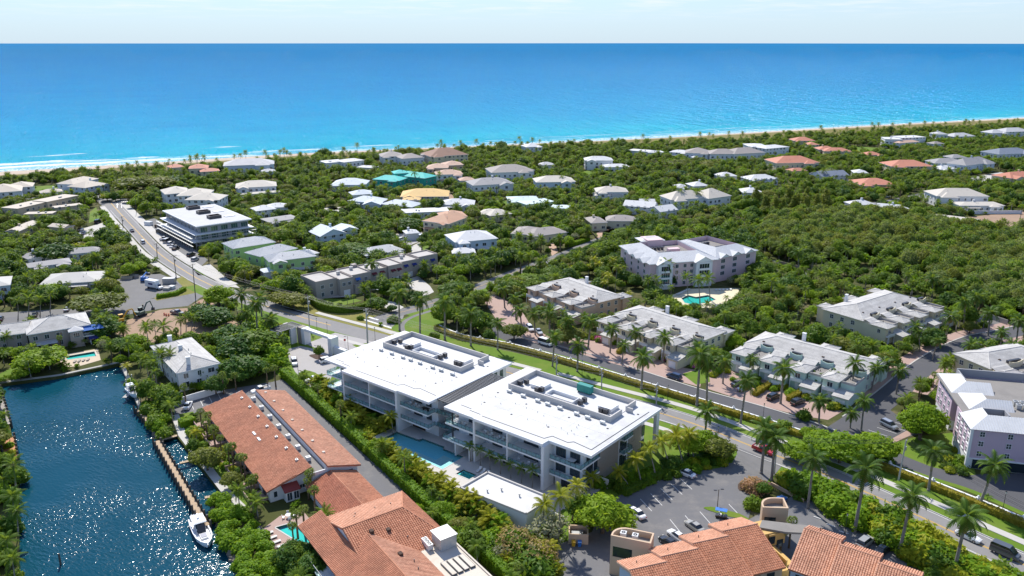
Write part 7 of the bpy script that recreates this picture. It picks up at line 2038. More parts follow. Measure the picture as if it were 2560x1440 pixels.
# vehicles
def loft(mb, st, mi=0):
 """st: stations (x, halfwidth, z0, z1, top halfwidth)"""
 rows = [[(x, -w, z0),(x, -w, z0 + (z1 - z0) * .62),(x, -tw, z1),(x, tw, z1),(x, w, z0 + (z1 - z0) * .62),(x, w, z0)] for x, w, z0, z1, tw in st]
 for a, b in zip(rows, rows[1:]):
  for i in range(5): mb.poly([a[i], a[i + 1], b[i + 1], b[i]][::-1], mi)
  mb.poly([a[0], b[0], b[5], a[5]][::-1], mi)
 mb.poly(rows[0], mi); mb.poly(rows[-1][::-1], mi)
CARKIND = {
 'sedan': dict(L=4.8, body=[(0,.78,.35,.75,.6),(.25,.88,.25,.92,.7),(1.0,.9,.22,.98,.76),(3.3,.9,.22,.96,.76),(4.4,.86,.24,.82,.66),(4.8,.7,.35,.66,.5)],
     cab=[(.75,.72,.93,.97,.62),(1.35,.74,.93,1.38,.56),(2.6,.74,.93,1.42,.56),(3.45,.72,.93,.97,.62)], roof=(1.4,2.6,1.425,.54), wheels=(.85,3.85)),
 'suv': dict(L=4.9, body=[(0,.8,.4,.95,.7),(.2,.92,.3,1.1,.8),(3.5,.94,.28,1.1,.8),(4.6,.9,.3,1.0,.7),(4.9,.76,.4,.8,.6)],
    cab=[(.15,.8,1.08,1.14,.74),(.5,.8,1.08,1.7,.66),(2.9,.8,1.08,1.74,.66),(3.75,.78,1.08,1.14,.72)], roof=(.55,2.9,1.745,.64), wheels=(.95,3.95)),
 'van': dict(L=5.2, body=[(0,.9,.35,1.1,.86),(.2,.96,.3,1.15,.9),(4.2,.96,.3,1.15,.88),(5.0,.9,.32,1.0,.7),(5.2,.78,.4,.8,.6)],
    cab=[(.05,.9,1.12,1.95,.8),(.3,.92,1.12,2.2,.82),(3.4,.92,1.12,2.2,.82),(4.5,.86,1.12,1.2,.78)], roof=(.3,3.4,2.205,.8), wheels=(.95,4.2)),
 'pickup': dict(L=5.5, body=[(0,.9,.5,1.05,.9),(.1,.95,.42,1.1,.93),(3.9,.96,.4,1.1,.86),(5.2,.92,.42,1.02,.78),(5.5,.8,.5,.85,.7)],
     cab=[(2.0,.84,1.08,1.15,.78),(2.2,.84,1.08,1.75,.70),(3.3,.84,1.08,1.78,.70),(4.1,.82,1.08,1.15,.76)], roof=(2.25,3.3,1.785,.68), wheels=(1.0,4.4), bed=(.12,1.95)),
}
VM = {}
def mesh_of(mb, name, mats):
 me = bpy.data.meshes.new(name); me.from_pydata([tuple(p) for p in mb.v],[], mb.f)
 for m in mats: me.materials.append(M(m))
 if len(mats) > 1: me.polygons.foreach_set('material_index', mb.m)
 me.update(); return me
def vmesh(kind, paint):
 if (kind, paint) in VM: return VM[(kind, paint)]
 k = CARKIND[kind]; out = {}
 mb = MB(); loft(mb, k['body'])
 r = k['roof']
 mb.box(r[0], r[1],-r[3], r[3], r[2] - .03, r[2] + .03)
 if 'bed' in k:
  mb.box(k['bed'][0], k['bed'][1],-.93,-.80,1.09,1.3); mb.box(k['bed'][0], k['bed'][1],.80,.93,1.09,1.3); mb.box(k['bed'][0], k['bed'][0] + .1,-.8,.8,1.09,1.3)
 out['body'] = mesh_of(mb, 'body', [paint])
 mb = MB(); loft(mb, k['cab']); out['windows'] = mesh_of(mb, 'windows', ['car_glass'])
 if 'bed' in k:
  mb = MB(); mb.box(k['bed'][0] + .1, k['bed'][1],-.8,.8,1.09,1.12); out['bed'] = mesh_of(mb, 'bed', ['travertine'])
 mb = MB()
 mb.tube((0,-.1,0),(0,.1,0),.33,.33,12); out['wheel'] = mesh_of(mb, 'wheel', ['rubber'])
 mb = MB(); mb.tube((0,-.115,0),(0,.115,0),.2,.2,10); out['rim'] = mesh_of(mb, 'rim', ['rim'])
 x1 = k['body'][-2][0]; zl = k['body'][-2][3] - .2
 mb = MB(); mb.box(-.1,.12,-.18,.18,-.07,.07); out['headlight'] = mesh_of(mb, 'headlight', ['lamp_glass'])
 mb = MB(); mb.box(-.05,.1,-.16,.16,-.08,.08); out['tail_light'] = mesh_of(mb, 'tail_light', ['sign_red'])
 VM[(kind, paint)] = out; return out
def car(label, kind, paint, px, ahead, group=None, name=None, z=0.045):
 """px: centre on the ground, ahead: a point in front of the car"""
 c, a = at(*px), at(*ahead); ang = math.atan2(a.y - c.y, a.x - c.x)
 k = CARKIND[kind]; L = k['L']; d = Vector((math.cos(ang), math.sin(ang),0)); n = Vector((-d.y, d.x, 0))
 o0 = Vector((c.x, c.y, z)) - d * L / 2
 root = thing(name or {'sedan': 'parked_car', 'suv': 'parked_car', 'van': 'van', 'pickup': 'pickup_truck'}[kind], label, {'pickup': 'pickup truck', 'van': 'van'}.get(kind, 'car'), o0, group)
 ms = vmesh(kind, paint)
 link('body', ms['body'], root, o0, ang); link('windows', ms['windows'], root, o0, ang)
 if 'bed' in ms: link('bed', ms['bed'], root, o0, ang)
 wy = k['body'][2][1] - .1
 for x in k['wheels']:
  for s in (-1,1):
   p = o0 + d * x + n * (s * wy) + Vector((0,0,.33)); w = link('wheel', ms['wheel'], root, p, ang); link('rim', ms['rim'], w, p, 0)
 for s in (-1,1):
  link('headlight', ms['headlight'], root, o0 + d * (L - .16) + n * (s * .55) + Vector((0,0, k['body'][-1][3] - .02)), ang)
  link('tail_light', ms['tail_light'], root, o0 + d * .0 + n * (s * .6) + Vector((0,0, k['body'][0][3] - .12)), ang)
 return root
car('white sedan parked at the hedge end of the car park', 'sedan', 'paint_white', (1714,1188),(1690,1178))
car('white car half hidden under the bright green tree', 'sedan', 'paint_white', (1592,1288),(1560,1262))
car('pale green sedan behind the stepped terrace', 'sedan', 'paint_beige', (1736,1322),(1712,1305))
car('black car behind the second terrace step', 'sedan', 'paint_black', (1672,1362),(1640,1340)); car('white car beyond the black car behind the terrace', 'sedan', 'paint_white', (1692,1346),(1665,1326))
car('beige car with open sunroof below the thicket', 'suv', 'paint_beige', (2162,1362),(2190,1340)); car('black convertible beside the beige car below the thicket', 'sedan', 'paint_black', (2206,1380),(2236,1356))
car('pale blue car nose by the empty stair tower', 'sedan', 'paint_blue', (1948,1258),(1970,1240))
car('red pickup truck driving on the main road', 'pickup', 'paint_red', (1908,1131),(1940,1144))
car('white suv parked nose out at the drive hedge', 'suv', 'paint_white', (736,910),(742,930)); car('white sedan parked below the drive island', 'sedan', 'paint_white', (783,952),(758,958)); car('white car under the roof overhang beside the drive island', 'suv', 'paint_white', (818,905),(840,900))
car('navy suv on the private road beside the cream villas', 'suv', 'paint_navy', (1685,946),(1660,937))
car('black suv on the brick court behind the leaning palm', 'suv', 'paint_black', (1933,997),(1960,985)); car('black suv beside the small hedge on the brick court', 'suv', 'paint_black', (1994,1010),(2020,1000))
car('dark car in the shade of the mint villas', 'sedan', 'paint_grey', (1843,962),(1868,952)); car('silver car beside the dark car at the mint villas', 'sedan', 'paint_silver', (1858,974),(1880,962))
car('silver minivan in the court under the round tree', 'suv', 'paint_silver', (2222,1068),(2250,1082))
car('white delivery van on the private road under palms', 'van', 'paint_white', (1364,862),(1384,868)); car('dark van on the main road at the right edge', 'van', 'paint_grey', (2512,1388),(2545,1402), z=.05)
car('white car on the main road behind the thicket', 'sedan', 'paint_white', (2420,1346),(2450,1360))
car('white car in front of the beige town houses', 'sedan', 'paint_white', (926,746),(945,752))
car('grey pickup on the building site sand', 'pickup', 'paint_grey', (444,786),(466,790))
car('blue suv parked under the wide tree', 'suv', 'paint_blue', (206,774),(210,768)); car('silver car parked under the wide tree', 'sedan', 'paint_silver', (168,776),(172,770)); car('dark car in the left parking strip', 'sedan', 'paint_black', (88,790),(92,783)); car('dark car cut by the left edge', 'sedan', 'paint_black', (2,800),(6,792))
car('white suv driving up the beach road', 'suv', 'paint_white', (357,608),(347,597)); car('dark car driving down the beach road', 'sedan', 'paint_navy', (330,579),(320,569))
car('dark van beside the round bushes', 'van', 'paint_navy', (245,558),(255,553)); car('silver car under the small palms left of the road', 'sedan', 'paint_silver', (202,576),(214,570)); car('dark blue car under the small palms left of the road', 'sedan', 'paint_navy', (210,586),(222,580))
car('white pickup first in the row by the unfinished building', 'pickup', 'paint_white', (410,600),(428,592)); car('silver van second in the row by the unfinished building', 'van', 'paint_silver', (418,606),(436,598)); car('white suv third in the row by the unfinished building', 'suv', 'paint_white', (427,612),(445,604)); car('white car fourth in the row by the unfinished building', 'sedan', 'paint_white', (433,618),(450,610)); car('black pickup last in the row by the unfinished building', 'pickup', 'paint_black', (440,624),(456,615))
car('white car parked beside the big dark tree', 'sedan', 'paint_white', (342,638),(350,632)); car('silver car behind the white car by the dark tree', 'sedan', 'paint_silver', (360,650),(368,644))
car('dark suv in the parking strip above the lime green house', 'suv', 'paint_black', (478,640),(494,634)); car('silver suv in the parking strip above the lime green house', 'suv', 'paint_silver', (488,652),(502,645)); car('dark suv by the lime green house porch', 'suv', 'paint_black', (575,690),(590,684))
car('white pickup at the top of the canal parking', 'pickup', 'paint_white', (652,980),(635,985)); car('white car in the canal parking bays', 'sedan', 'paint_white', (470,1018),(476,1008))
car('white suv on the curving street at the right', 'suv', 'paint_white', (2218,494),(2205,497)); car('white car outside the white cottages', 'sedan', 'paint_white', (1660,540),(1670,535)); car('white car beside the yellow roofed house', 'suv', 'paint_white', (1112,492),(1120,498)); car('dark car beside the white car at the yellow roof', 'sedan', 'paint_black', (1104,487),(1111,492))
car('black car on the paved oval', 'sedan', 'paint_black', (1522,573),(1534,575)); car('white car on the paved court in the gardens', 'suv', 'paint_white', (1003,602),(1015,598)); car('white camper on the paved court in the gardens', 'van', 'paint_white', (1050,596),(1056,590))
car('white car under the ficus near the private road', 'suv', 'paint_white', (1325,825),(1335,835)); car('silver car under palms near the private road', 'sedan', 'paint_silver', (1347,833),(1357,843))
# golf cart
p = at(1803,1294); f_ = Fr(p.xy, math.radians(-20)); r = thing('golf_cart', 'dark golf cart with blue roof beside the lamp island', 'golf cart', p)
mb = MB(f_); loft(mb, [(-1.2,.55,.25,.6,.5),(-.4,.6,.25,.7,.55),(.3,.6,.25,.45,.55),(.9,.58,.25,.8,.5),(1.2,.5,.3,.6,.4)]); mb.build('body', 'paint_black', r)
mb = MB(f_); mb.box(-.5,.0,-.5,.5,.6,.75); mb.box(-.6,-.45,-.5,.5,.75,1.2); mb.build('seat', 'cushion', r)
mb = MB(f_)
for x in (-1.0,.8):
 for s in (-.52,.52): mb.tube((x, s, .6),(x * .9, s, 1.85),.03,.03,5)
mb.build('roof_post', 'galvanised', r)
mb = MB(f_); mb.box(-1.3,1.1,-.65,.65,1.85,1.93); mb.build('roof', 'machine_blue', r)
for x in (-.8,.8):
 for s in (-.6,.6): mb = MB(f_); mb.tube((x, s - .1,.22),(x, s + .1,.22),.22,.22,10); mb.build('wheel', 'rubber', r)
# box truck
c, a = at(388,722), at(420,728); ang = math.atan2(a.y - c.y, a.x - c.x); f_ = Fr(c.xy, ang)
r = thing('box_truck', 'white box truck in the truck yard', 'truck', c)
mb = MB(f_); mb.box(-4.2,1.6,-1.2,1.2,.9,3.6); mb.build('cargo_box', 'boat_white', r); mb = MB(f_); mb.box(-2.2,.2,-1.215,-1.2,1.9,2.6); mb.build('side_panel', 'awning_navy', r)
mb = MB(f_); loft(mb, [(1.8,1.0,.6,2.3,.9),(2.4,1.0,.6,2.35,.9),(3.0,1.0,.6,1.5,.85),(3.7,.95,.6,1.3,.8)]); mb.build('cab', 'boat_white', r)
mb = MB(f_); mb.hexa([(2.42,-.85,1.5),(3.02,-.85,1.5),(3.02,.85,1.5),(2.42,.85,1.5)],[(2.42,-.8,2.3),(2.6,-.8,2.2),(2.6,.8,2.2),(2.42,.8,2.3)]); mb.build('windows', 'car_glass', r)
mb = MB(f_); mb.box(-4.0,3.2,-.5,.5,.5,.9); mb.build('chassis', 'dark_metal', r)
for x in (-2.6,2.6):
 for s in (-1.0,1.0): mb = MB(f_); mb.tube((x, s - .15,.45),(x, s + .15,.45),.45,.45,12); mb.build('wheel', 'rubber', r)
# excavators
def excavator(label, px, ahead, paint, reach):
 c, a = at(*px), at(*ahead); f_ = Fr(c.xy, math.atan2(a.y - c.y, a.x - c.x)); r = thing('excavator', label, 'excavator', c)
 for s in (-1.1,1.1):
  mb = MB(f_); mb.hexa([(-1.6, s - .3,0),(1.6, s - .3,0),(1.6, s + .3,0),(-1.6, s + .3,0)],[(-1.9, s - .3,.8),(1.9, s - .3,.8),(1.9, s + .3,.8),(-1.9, s + .3,.8)]); mb.build('track', 'rubber', r)
 mb = MB(f_); mb.box(-2.0,1.2,-1.2,1.2,.9,1.9); mb.box(-2.2,-1.2,-1.15,1.15,1.0,2.2); mb.build('body', paint, r)
 mb = MB(f_); mb.box(.1,1.5,.1,1.2,1.9,2.9); mb.build('cab', 'car_glass', r); mb = MB(f_); mb.box(.05,1.55,.05,1.25,2.9,3.0); mb.build('cab_roof', paint, r)
 mb = MB(f_); mb.path([(1.0,-.4,1.6),(3.0,-.4,4.2),(4.6 * reach, -.4,4.4)],[.28,.25,.2],6); mb.path([(4.6 * reach, -.4,4.4),(5.6 * reach, -.4,1.6)],[.2,.16],6); mb.build('boom', paint, r)
 mb = MB(f_); q = 5.6 * reach; mb.hexa([(q - .6,-.9,.7),(q + .2,-.9,.4),(q + .2,.1,.4),(q - .6,.1,.7)],[(q - .2,-.9,1.7),(q + .4,-.9,1.6),(q + .4,.1,1.6),(q - .2,.1,1.7)]); mb.build('bucket', 'dark_metal', r)
excavator('yellow excavator with raised boom on the sand', (300,808),(335,800), 'machine_yellow', 1.0)
excavator('dark green excavator with raised boom on the sand', (352,790),(388,776), 'machine_green', 1.0)
c, a = at(362,702), at(378,690); f_ = Fr(c.xy, math.atan2(a.y - c.y, a.x - c.x)); r = thing('boom_lift', 'blue boom lift parked at the back of the truck yard', 'boom lift', c)
mb = MB(f_); mb.box(-2.0,2.0,-1.0,1.0,.5,1.2); mb.box(-2.2,-.4,-.8,.8,1.2,2.2); mb.build('body', 'machine_blue', r); mb = MB(f_); mb.path([(-1.8,0,2.2),(2.6,0,3.0),(4.2,0,2.0)],[.25,.2,.18]); mb.build('boom', 'machine_blue', r); mb = MB(f_); mb.box(4.0,5.0,-.7,.7,1.2,2.2); mb.build('basket', 'dark_metal', r)
for x in (-1.3,1.3):
 for s in (-1.0,1.0): mb = MB(f_); mb.tube((x, s - .15,.45),(x, s + .15,.45),.45,.45,12); mb.build('wheel', 'rubber', r)
def crate(label, px, m, s=(1.5,1.0,1.0), cat='crate', name='crate', group=None):
 p = at(*px); mb = MB(Fr(p.xy, random.Random(px[0]).uniform(-.5,.5))); mb.box(-s[0], s[0],-s[1], s[1],.04, s[2]); mb.box(-s[0] - .05, s[0] + .05,-s[1] - .05, s[1] + .05, s[2], s[2] + .1); return tag(mb.build(name, m), label, cat, group)
crate('stack of pale timber at the back of the truck yard', (318,697), 'beige_stucco', (2.2,1.2,.9), 'timber stack', 'timber_stack'); crate('stack of brown timber at the back of the truck yard', (336,694), 'travertine', (1.6,1.0,1.2), 'timber stack', 'timber_stack')
crate('grey container on the yard verge', (424,708), 'grey_metal', (2.4,1.2,2.2), 'container', 'container'); crate('pallet load of grey blocks beside the box truck', (418,725), 'concrete', (1.2,1.0,1.0), 'pallet load', 'pallet_load'); crate('white pallet load beside the box truck', (430,722), 'cushion', (1.0,1.0,1.2), 'pallet load', 'pallet_load')
crate('dark blue portable toilet beside the building site', (521,768), 'awning_navy', (.6,.6,2.3), 'portable toilet', 'portable_toilet'); crate('white tank on the building site', (520,778), 'boat_white', (1.6,.8,.8), 'tank', 'water_tank')
crate('white storage box on the parking strip', (372,563), 'boat_white', (2.0,1.2,2.0), 'container', 'container'); crate('dark waste skip beside the unfinished building', (405,582), 'dark_metal', (3.0,1.3,1.6), 'skip', 'waste_skip'); crate('brown heap of rubble boxes beside the skip', (400,568), 'mulch', (2.2,1.5,1.4), 'debris', 'debris_pile')
def barrel(label, px, group):
 p = at(*px); mb = MB(Fr(p.xy)); mb.tube((0,0,.04),(0,0,.5),.32,.28,10); mb.tube((0,0,.5),(0,0,.62),.29,.28,10,1); mb.tube((0,0,.62),(0,0,1.0),.28,.2,10); return tag(mb.build('traffic_barrel', ['barrel_orange', 'boat_white']), label, 'traffic barrel', group)
for px in ((498,760),(501,764),(503,768),(500,770),(512,748)): barrel('orange traffic barrel beside the portable toilet', px, 'barrels by the portable toilet')
for px in ((411,788),(416,790),(422,790)): barrel('orange traffic barrel behind the grey pickup', px, 'barrels by the pickup')
crate('dark wheeled bin on the kerb of the side street', (971,776), 'mulch', (.3,.3,1.1), 'bin', 'wheelie_bin'); crate('second dark wheeled bin up the side street', (1003,762), 'mulch', (.3,.3,1.1), 'bin', 'wheelie_bin')
# people
def person(label, px, top, trousers, pose=0.0):
 p = at(*px); r = thing('person', label, 'person', p); h = 1.72
 verts = [(0,0,.92),(0,0,1.2),(0,0,1.42),(0,0,1.50),(0,0,1.62),(.12,0,.86),(.14,.05 + pose, .48),(.14, pose, .06),(.14,-.12 + pose, .04),(-.12,0,.86),(-.14,.04 - pose, .48),(-.14,-pose, .06),(-.14,-.12 - pose, .04),
    (.2,0,1.40),(.27,.02,1.12),(.25,-.14,.92),(-.2,0,1.40),(-.27,.02,1.12),(-.25,-.14,.92)]
 edges = [(0,1),(1,2),(2,3),(3,4),(0,5),(5,6),(6,7),(7,8),(0,9),(9,10),(10,11),(11,12),(2,13),(13,14),(14,15),(2,16),(16,17),(17,18)]
 rad = [.16,.16,.17,.07,.115,.11,.075,.05,.045,.11,.075,.05,.045,.075,.055,.04,.075,.055,.04]
 me = bpy.data.meshes.new('body'); me.from_pydata(verts, edges, []); o = link('body', me, r, p)
 o.modifiers.new('skin', 'SKIN'); me.materials.append(M(top))
 for i, s in enumerate(me.skin_vertices[0].data): s.radius = (rad[i], rad[i]); s.use_root = (i == 0)
 o.modifiers.new('sub', 'SUBSURF').levels = 1
 mb = MB(Fr(p.xy)); mb.tube((0,0,1.55),(0,0,1.78),.13,.10,8); mb.build('hat', trousers, r)
person('person in dark clothes and pale hat standing on the site sand', (358,772), 'cloth_dark', 'hard_hat', .1); person('person in red walking beside the unfinished building', (467,616), 'cloth_red', 'cloth_dark', .15); person('person in dark clothes on the pavement by the white cars', (352,632), 'cloth_dark', 'cloth_dark', .12)
# vegetation: prototypes
def np_mesh(name, V, F, mats, mi=None):
 me = bpy.data.meshes.new(name)
 V = np.asarray(V, np.float32); nf = len(F)
 me.vertices.add(len(V)); me.vertices.foreach_set('co', V.ravel())
 ln = np.array([len(f) for f in F], np.int32); idx = np.concatenate([np.asarray(f, np.int32) for f in F])
 me.loops.add(len(idx)); me.loops.foreach_set('vertex_index', idx)
 me.polygons.add(nf); st = np.zeros(nf, np.int32); st[1:] = np.cumsum(ln)[:-1]
 me.polygons.foreach_set('loop_start', st); me.polygons.foreach_set('loop_total', ln)
 for m in mats: me.materials.append(M(m))
 if mi is not None: me.polygons.foreach_set('material_index', np.asarray(mi, np.int32))
 me.update(calc_edges=True); return me
_ico = None
def ico():
 global _ico
 if _ico is None:
  import bmesh
  b = bmesh.new(); bmesh.ops.create_icosphere(b, subdivisions=2, radius=1)
  _ico = (np.array([v.co[:] for v in b.verts]),[tuple(v.index for v in f.verts) for f in b.faces]); b.free()
 return _ico
def leaf_quads(C, N, size, rs):
 """diamond shaped leaf sprays at C facing roughly N"""
 n = len(C)
 r = rs.normal(size=(n, 3)); nn = N + r * .5; nn /= np.linalg.norm(nn, axis=1)[:, None] + 1e-9
 a = np.cross(nn, rs.normal(size=(n, 3))); a /= np.linalg.norm(a, axis=1)[:, None] + 1e-9
 b = np.cross(nn, a); s = size * rs.uniform(.6,1.35,(n, 1))
 V = np.stack([C - a * s, C - b * s * .55, C + a * s, C + b * s * .55],1).reshape(-1,3)
 return V, [tuple(range(4 * i, 4 * i + 4)) for i in range(n)]
def crown(name, lobes, mat, leaf=.34, dens=9.0, seed=0, core=.80, lo=-.45, fill=1.0):
 """lobes: (x, y, z, rx, rz). A crown of leaf sprays over a lumpy dark inside"""
 rs = np.random.RandomState(seed); Vs, Fs, o = [],[],0
 iv, fi = ico()
 for (x, y, z, rx, rz) in lobes:
  n = int(4 * math.pi * rx * rx * dens * .5 * (1 + rz / rx) * .8)
  d = rs.normal(size=(n * 2,3)); d /= np.linalg.norm(d, axis=1)[:, None]; d = d[d[:, 2] > lo][:n]
  lump = 1 + .13 * np.sin(d[:, 0] * 7 + seed) * np.sin(d[:, 1] * 8 + 1.3 * seed) + .08 * np.sin(d[:, 2] * 13 + d[:, 0] * 9)
  k = rs.uniform(.80,1.06, len(d)) * lump
  P_ = np.array([x, y, z]) + d * k[:, None] * np.array([rx, rx, rz])
  keep = np.ones(len(P_), bool)
  for (x2, y2, z2, r2, rz2) in lobes:
   if (x2, y2, z2) == (x, y, z): continue
   q = (P_ - np.array([x2, y2, z2])) / np.array([r2, r2, rz2]); keep &= (q * q).sum(1) > .66
  P_, d = P_[keep], d[keep]
  V, F = leaf_quads(P_, d * .9 + np.array([0,0,.35]), leaf, rs)
  Vs.append(V); Fs += [tuple(i + o for i in f) for f in F]; o += len(V)
  if core:
   lm = 1 + .14 * np.sin(iv[:, 0] * 7 + seed) * np.sin(iv[:, 1] * 8 + 1.3 * seed)
   cv = np.array([x, y, z]) + iv * lm[:, None] * core * np.array([rx, rx, rz]); Vs.append(cv); Fs += [tuple(i + o for i in f) for f in fi]; o += len(cv)
 return np.concatenate(Vs), Fs
def lobes_for(seed, R, H, n, flat=.7):
 """n lobes in a crown of radius R whose top is at H"""
 rnd = random.Random(seed); rz = R * flat; L = [(0,0, H - rz * 1.05, R * .68, rz * .85)]
 for k in range(n):
  a = 2 * math.pi * k / n + rnd.uniform(-.4,.4); d = R * rnd.uniform(.42,.62); r = R * rnd.uniform(.36,.52)
  L.append((d * math.cos(a), d * math.sin(a), H - rz * rnd.uniform(.95,1.5), r, r * flat * 1.1))
 return L
def limb_mesh(mb, H, R, seed, r0):
 rnd = random.Random(seed); z0 = H * .35
 mb.path([(0,0,-.2),(.05 * H * rnd.uniform(-.4,.4),0, z0 * .6),(0,0, z0)],[r0 * 1.25, r0, r0 * .85],7)
 for k in range(5):
  a = 2 * math.pi * k / 5 + rnd.uniform(-.4,.4); d = R * .5; mb.path([(0,0, z0 * .85),(d * .5 * math.cos(a), d * .5 * math.sin(a), z0 + (H - z0) * .35),(d * math.cos(a), d * math.sin(a), z0 + (H - z0) * .6)],[r0 * .6, r0 * .4, r0 * .15],5)
SPEC = {}       # species -> list of variants: dict(h, r, trunk mesh, crown mesh, full mesh)
def add_variant(sp, h, r, tv, cv, tmat, cmat):
 tm = np_mesh('trunk', [p[:] for p in tv.v], tv.f, [tmat]) if tv.v else None
 cm = np_mesh('crown', cv[0], cv[1],[cmat] if isinstance(cmat, str) else cmat, cv[2] if len(cv) > 2 else None)
 n = len(tv.v); V = np.concatenate([np.array([p[:] for p in tv.v]).reshape(-1,3), cv[0]]); F = list(tv.f) + [tuple(i + n for i in f) for f in cv[1]]
 cms = [cmat] if isinstance(cmat, str) else list(cmat); mi = [0] * len(tv.f) + [1 + (cv[2][i] if len(cv) > 2 else 0) for i in range(len(cv[1]))]
 SPEC.setdefault(sp, []).append(dict(h=h, r=r, trunk=tm, crown=cm, full=np_mesh(sp, V, F, [tmat] + cms, mi)))
def broadleaf(sp, mat, R, H, n, flat, leaf, dens, nvar=2, core=.8, lo=-.45, r0=None, seed=0):
 for s in range(nvar):
  mb = MB(); limb_mesh(mb, H - R * flat * .8, R, seed + s, r0 or R * .055)
  add_variant(sp, H, R, mb, crown(sp, lobes_for(seed + s * 13 + 5, R, H, n, flat), mat, leaf, dens, seed + s * 7 + 1, core, lo), 'bark', mat)
broadleaf('mid_tree', 'leaf_mid', 4.0,7.5,6,.75,.36,8,3, seed=1)
broadleaf('dark_tree', 'leaf_dark', 4.0,7.0,6,.8,.36,8,2, seed=20)
broadleaf('bright_tree', 'leaf_bright', 4.2,7.0,7,.68,.34,8,2, seed=30)
broadleaf('olive_tree', 'leaf_olive', 4.2,6.8,7,.62,.32,8,2, seed=40)
broadleaf('mangrove', 'leaf_mangrove', 4.2,7.6,7,.75,.34,7,3, seed=50)
broadleaf('clipped_tree', 'leaf_mid', 4.6,7.6,9,.72,.28,13,1,.88, seed=60)
broadleaf('round_tree', 'leaf_bright', 5.0,10.5,10,.82,.30,13,1,.86,-.3,.35, seed=70)
broadleaf('brown_tree', 'leaf_brown', 3.6,6.4,6,.8,.22,5,1,.0, seed=80)
broadleaf('grey_tree', 'leaf_grey', 3.6,6.6,6,.8,.24,5,1,.45, seed=85)
broadleaf('russet_bush', 'leaf_russet', 2.6,3.0,6,.8,.2,14,1,.6, seed=90)
broadleaf('shrub', 'leaf_mid', 1.7,2.2,5,.85,.24,13,2, seed=100)
broadleaf('bright_shrub', 'leaf_hedge', 1.7,2.3,5,.85,.24,13,2, seed=110)
broadleaf('yellow_shrub', 'leaf_yellow', 1.6,1.9,5,.8,.22,13,1, seed=120)
broadleaf('flower_bush', 'leaf_pink', 1.2,1.5,4,.8,.18,14,1, seed=125)
for s in range(2):                                                     # casuarina: tall, feathery
 mb = MB(); mb.path([(0,0,-.2),(.1,0,7),(0,0,14.5)],[.3,.2,.05],6); rs = np.random.RandomState(s + 7)
 L = [(rs.uniform(-1.2,1.2), rs.uniform(-1.2,1.2), z, 2.9 - abs(z - 6) * .22,1.7) for z in (3.4,5,6.8,8.6,10.4,12.2,13.6)]
 add_variant('casuarina', 15,3, mb, crown('c', L, '', .42,6,5 + s, .55,-.9), 'bark', 'leaf_olive')
def palm_crown(seed, n, L, e_hi, e_lo, droop, lw, K=13, ll=.75, mats=1, skirt=0):
 rnd = random.Random(seed); V, F, mi = [],[],[]
 for k in range(n + skirt):
  t_ = k / max(1, n - 1); az = k * 2.39996 + rnd.uniform(-.2,.2); dead = k >= n
  e = math.radians((e_hi + (e_lo - e_hi) * min(1, t_) + rnd.uniform(-8,8)) if not dead else rnd.uniform(-70,-45)); Lk = L * rnd.uniform(.85,1.08) * (1 - .15 * (1 - t_) if not dead else .7)
  p = np.zeros(3); ca, sa = math.cos(az), math.sin(az); side = np.array([-sa, ca, 0]); prev = None; tw = rnd.uniform(-.5,.5)
  for j in range(K + 1):
   u = j / K; ee = e - droop * u * u * 1.25; d = np.array([ca * math.cos(ee), sa * math.cos(ee), math.sin(ee)])
   up = np.array([-ca * math.sin(ee),-sa * math.sin(ee), math.cos(ee)])
   if j: p = p + d * Lk / K
   if prev is not None:
    w = .035; b = len(V); V += [prev - side * w, prev + side * w, p + side * w * .8, p - side * w * .8]; F.append((b, b + 1, b + 2, b + 3)); mi.append(1 if dead else 0)
   if j > 1:
    ln = ll * (math.sin(math.pi * min(1,.18 + u * .86)) ** .6 + .12) * rnd.uniform(.9,1.1)
    for s in (-1,1):
     sg = side * s; tip = p + sg * ln * .80 + d * ln * .45 + up * ln * (-.35 + tw * s * .25); b = len(V)
     V += [p - d * lw, p + d * lw, tip]; F.append((b, b + 1, b + 2)); mi.append(1 if dead else 0)
   prev = p.copy()
 return np.array(V), F, mi
def palm(sp, mat, H, L, n, hi, lo, droop, tb, r0, nvar=2, lw=.15, shaft=False, skirt=0, seed=0, K=13, ll=.75):
 for s in range(nvar):
  mb = MB()
  if shaft: mb.path([(0,0,-.2),(0,0,.6),(0,0, H * .5),(0,0, H - 1.4)],[r0 * 1.5, r0 * 1.15, r0, r0 * .8],8)
  else: mb.path([(0,0,-.2),(.12,.05, H * .35),(.1,0, H * .7),(0,0, H - .1)],[r0 * 1.5, r0, r0 * .85, r0 * .7],7)
  V, F, mi = palm_crown(seed + s * 5 + 1, n, L, hi, lo, droop, lw, K, ll, skirt=skirt)
  if shaft:
   b = MB(); b.tube((0,0,-1.5),(0,0,.15), r0 * .95, r0 * .45,7); i0 = len(V); V = np.concatenate([V, np.array([p[:] for p in b.v])]); F += [tuple(i + i0 for i in f) for f in b.f]; mi += [2] * len(b.f)
  V = V + np.array([0,0, H]); add_variant(sp, H, L, mb, (V, F, mi), tb, [mat, 'palm_dead', 'crownshaft'])
palm('royal_palm', 'palm_royal', 10,4.5,24,66,-40,1.05, 'palm_bark', .27,3,.17, True, 3,1, ll=1.0)
palm('coconut_palm', 'palm_green', 8,3.7,20,75,-28,.95, 'palm_bark', .15,3,.13, seed=11)
palm('yellow_palm', 'palm_yellow', 6.5,3.3,18,75,-20,1.1, 'palm_bark', .15,2,.13, seed=21)
palm('date_palm', 'palm_green', 5,3.2,34,80,-35,.75, 'palm_brown', .3,2,.1, seed=31, skirt=4)
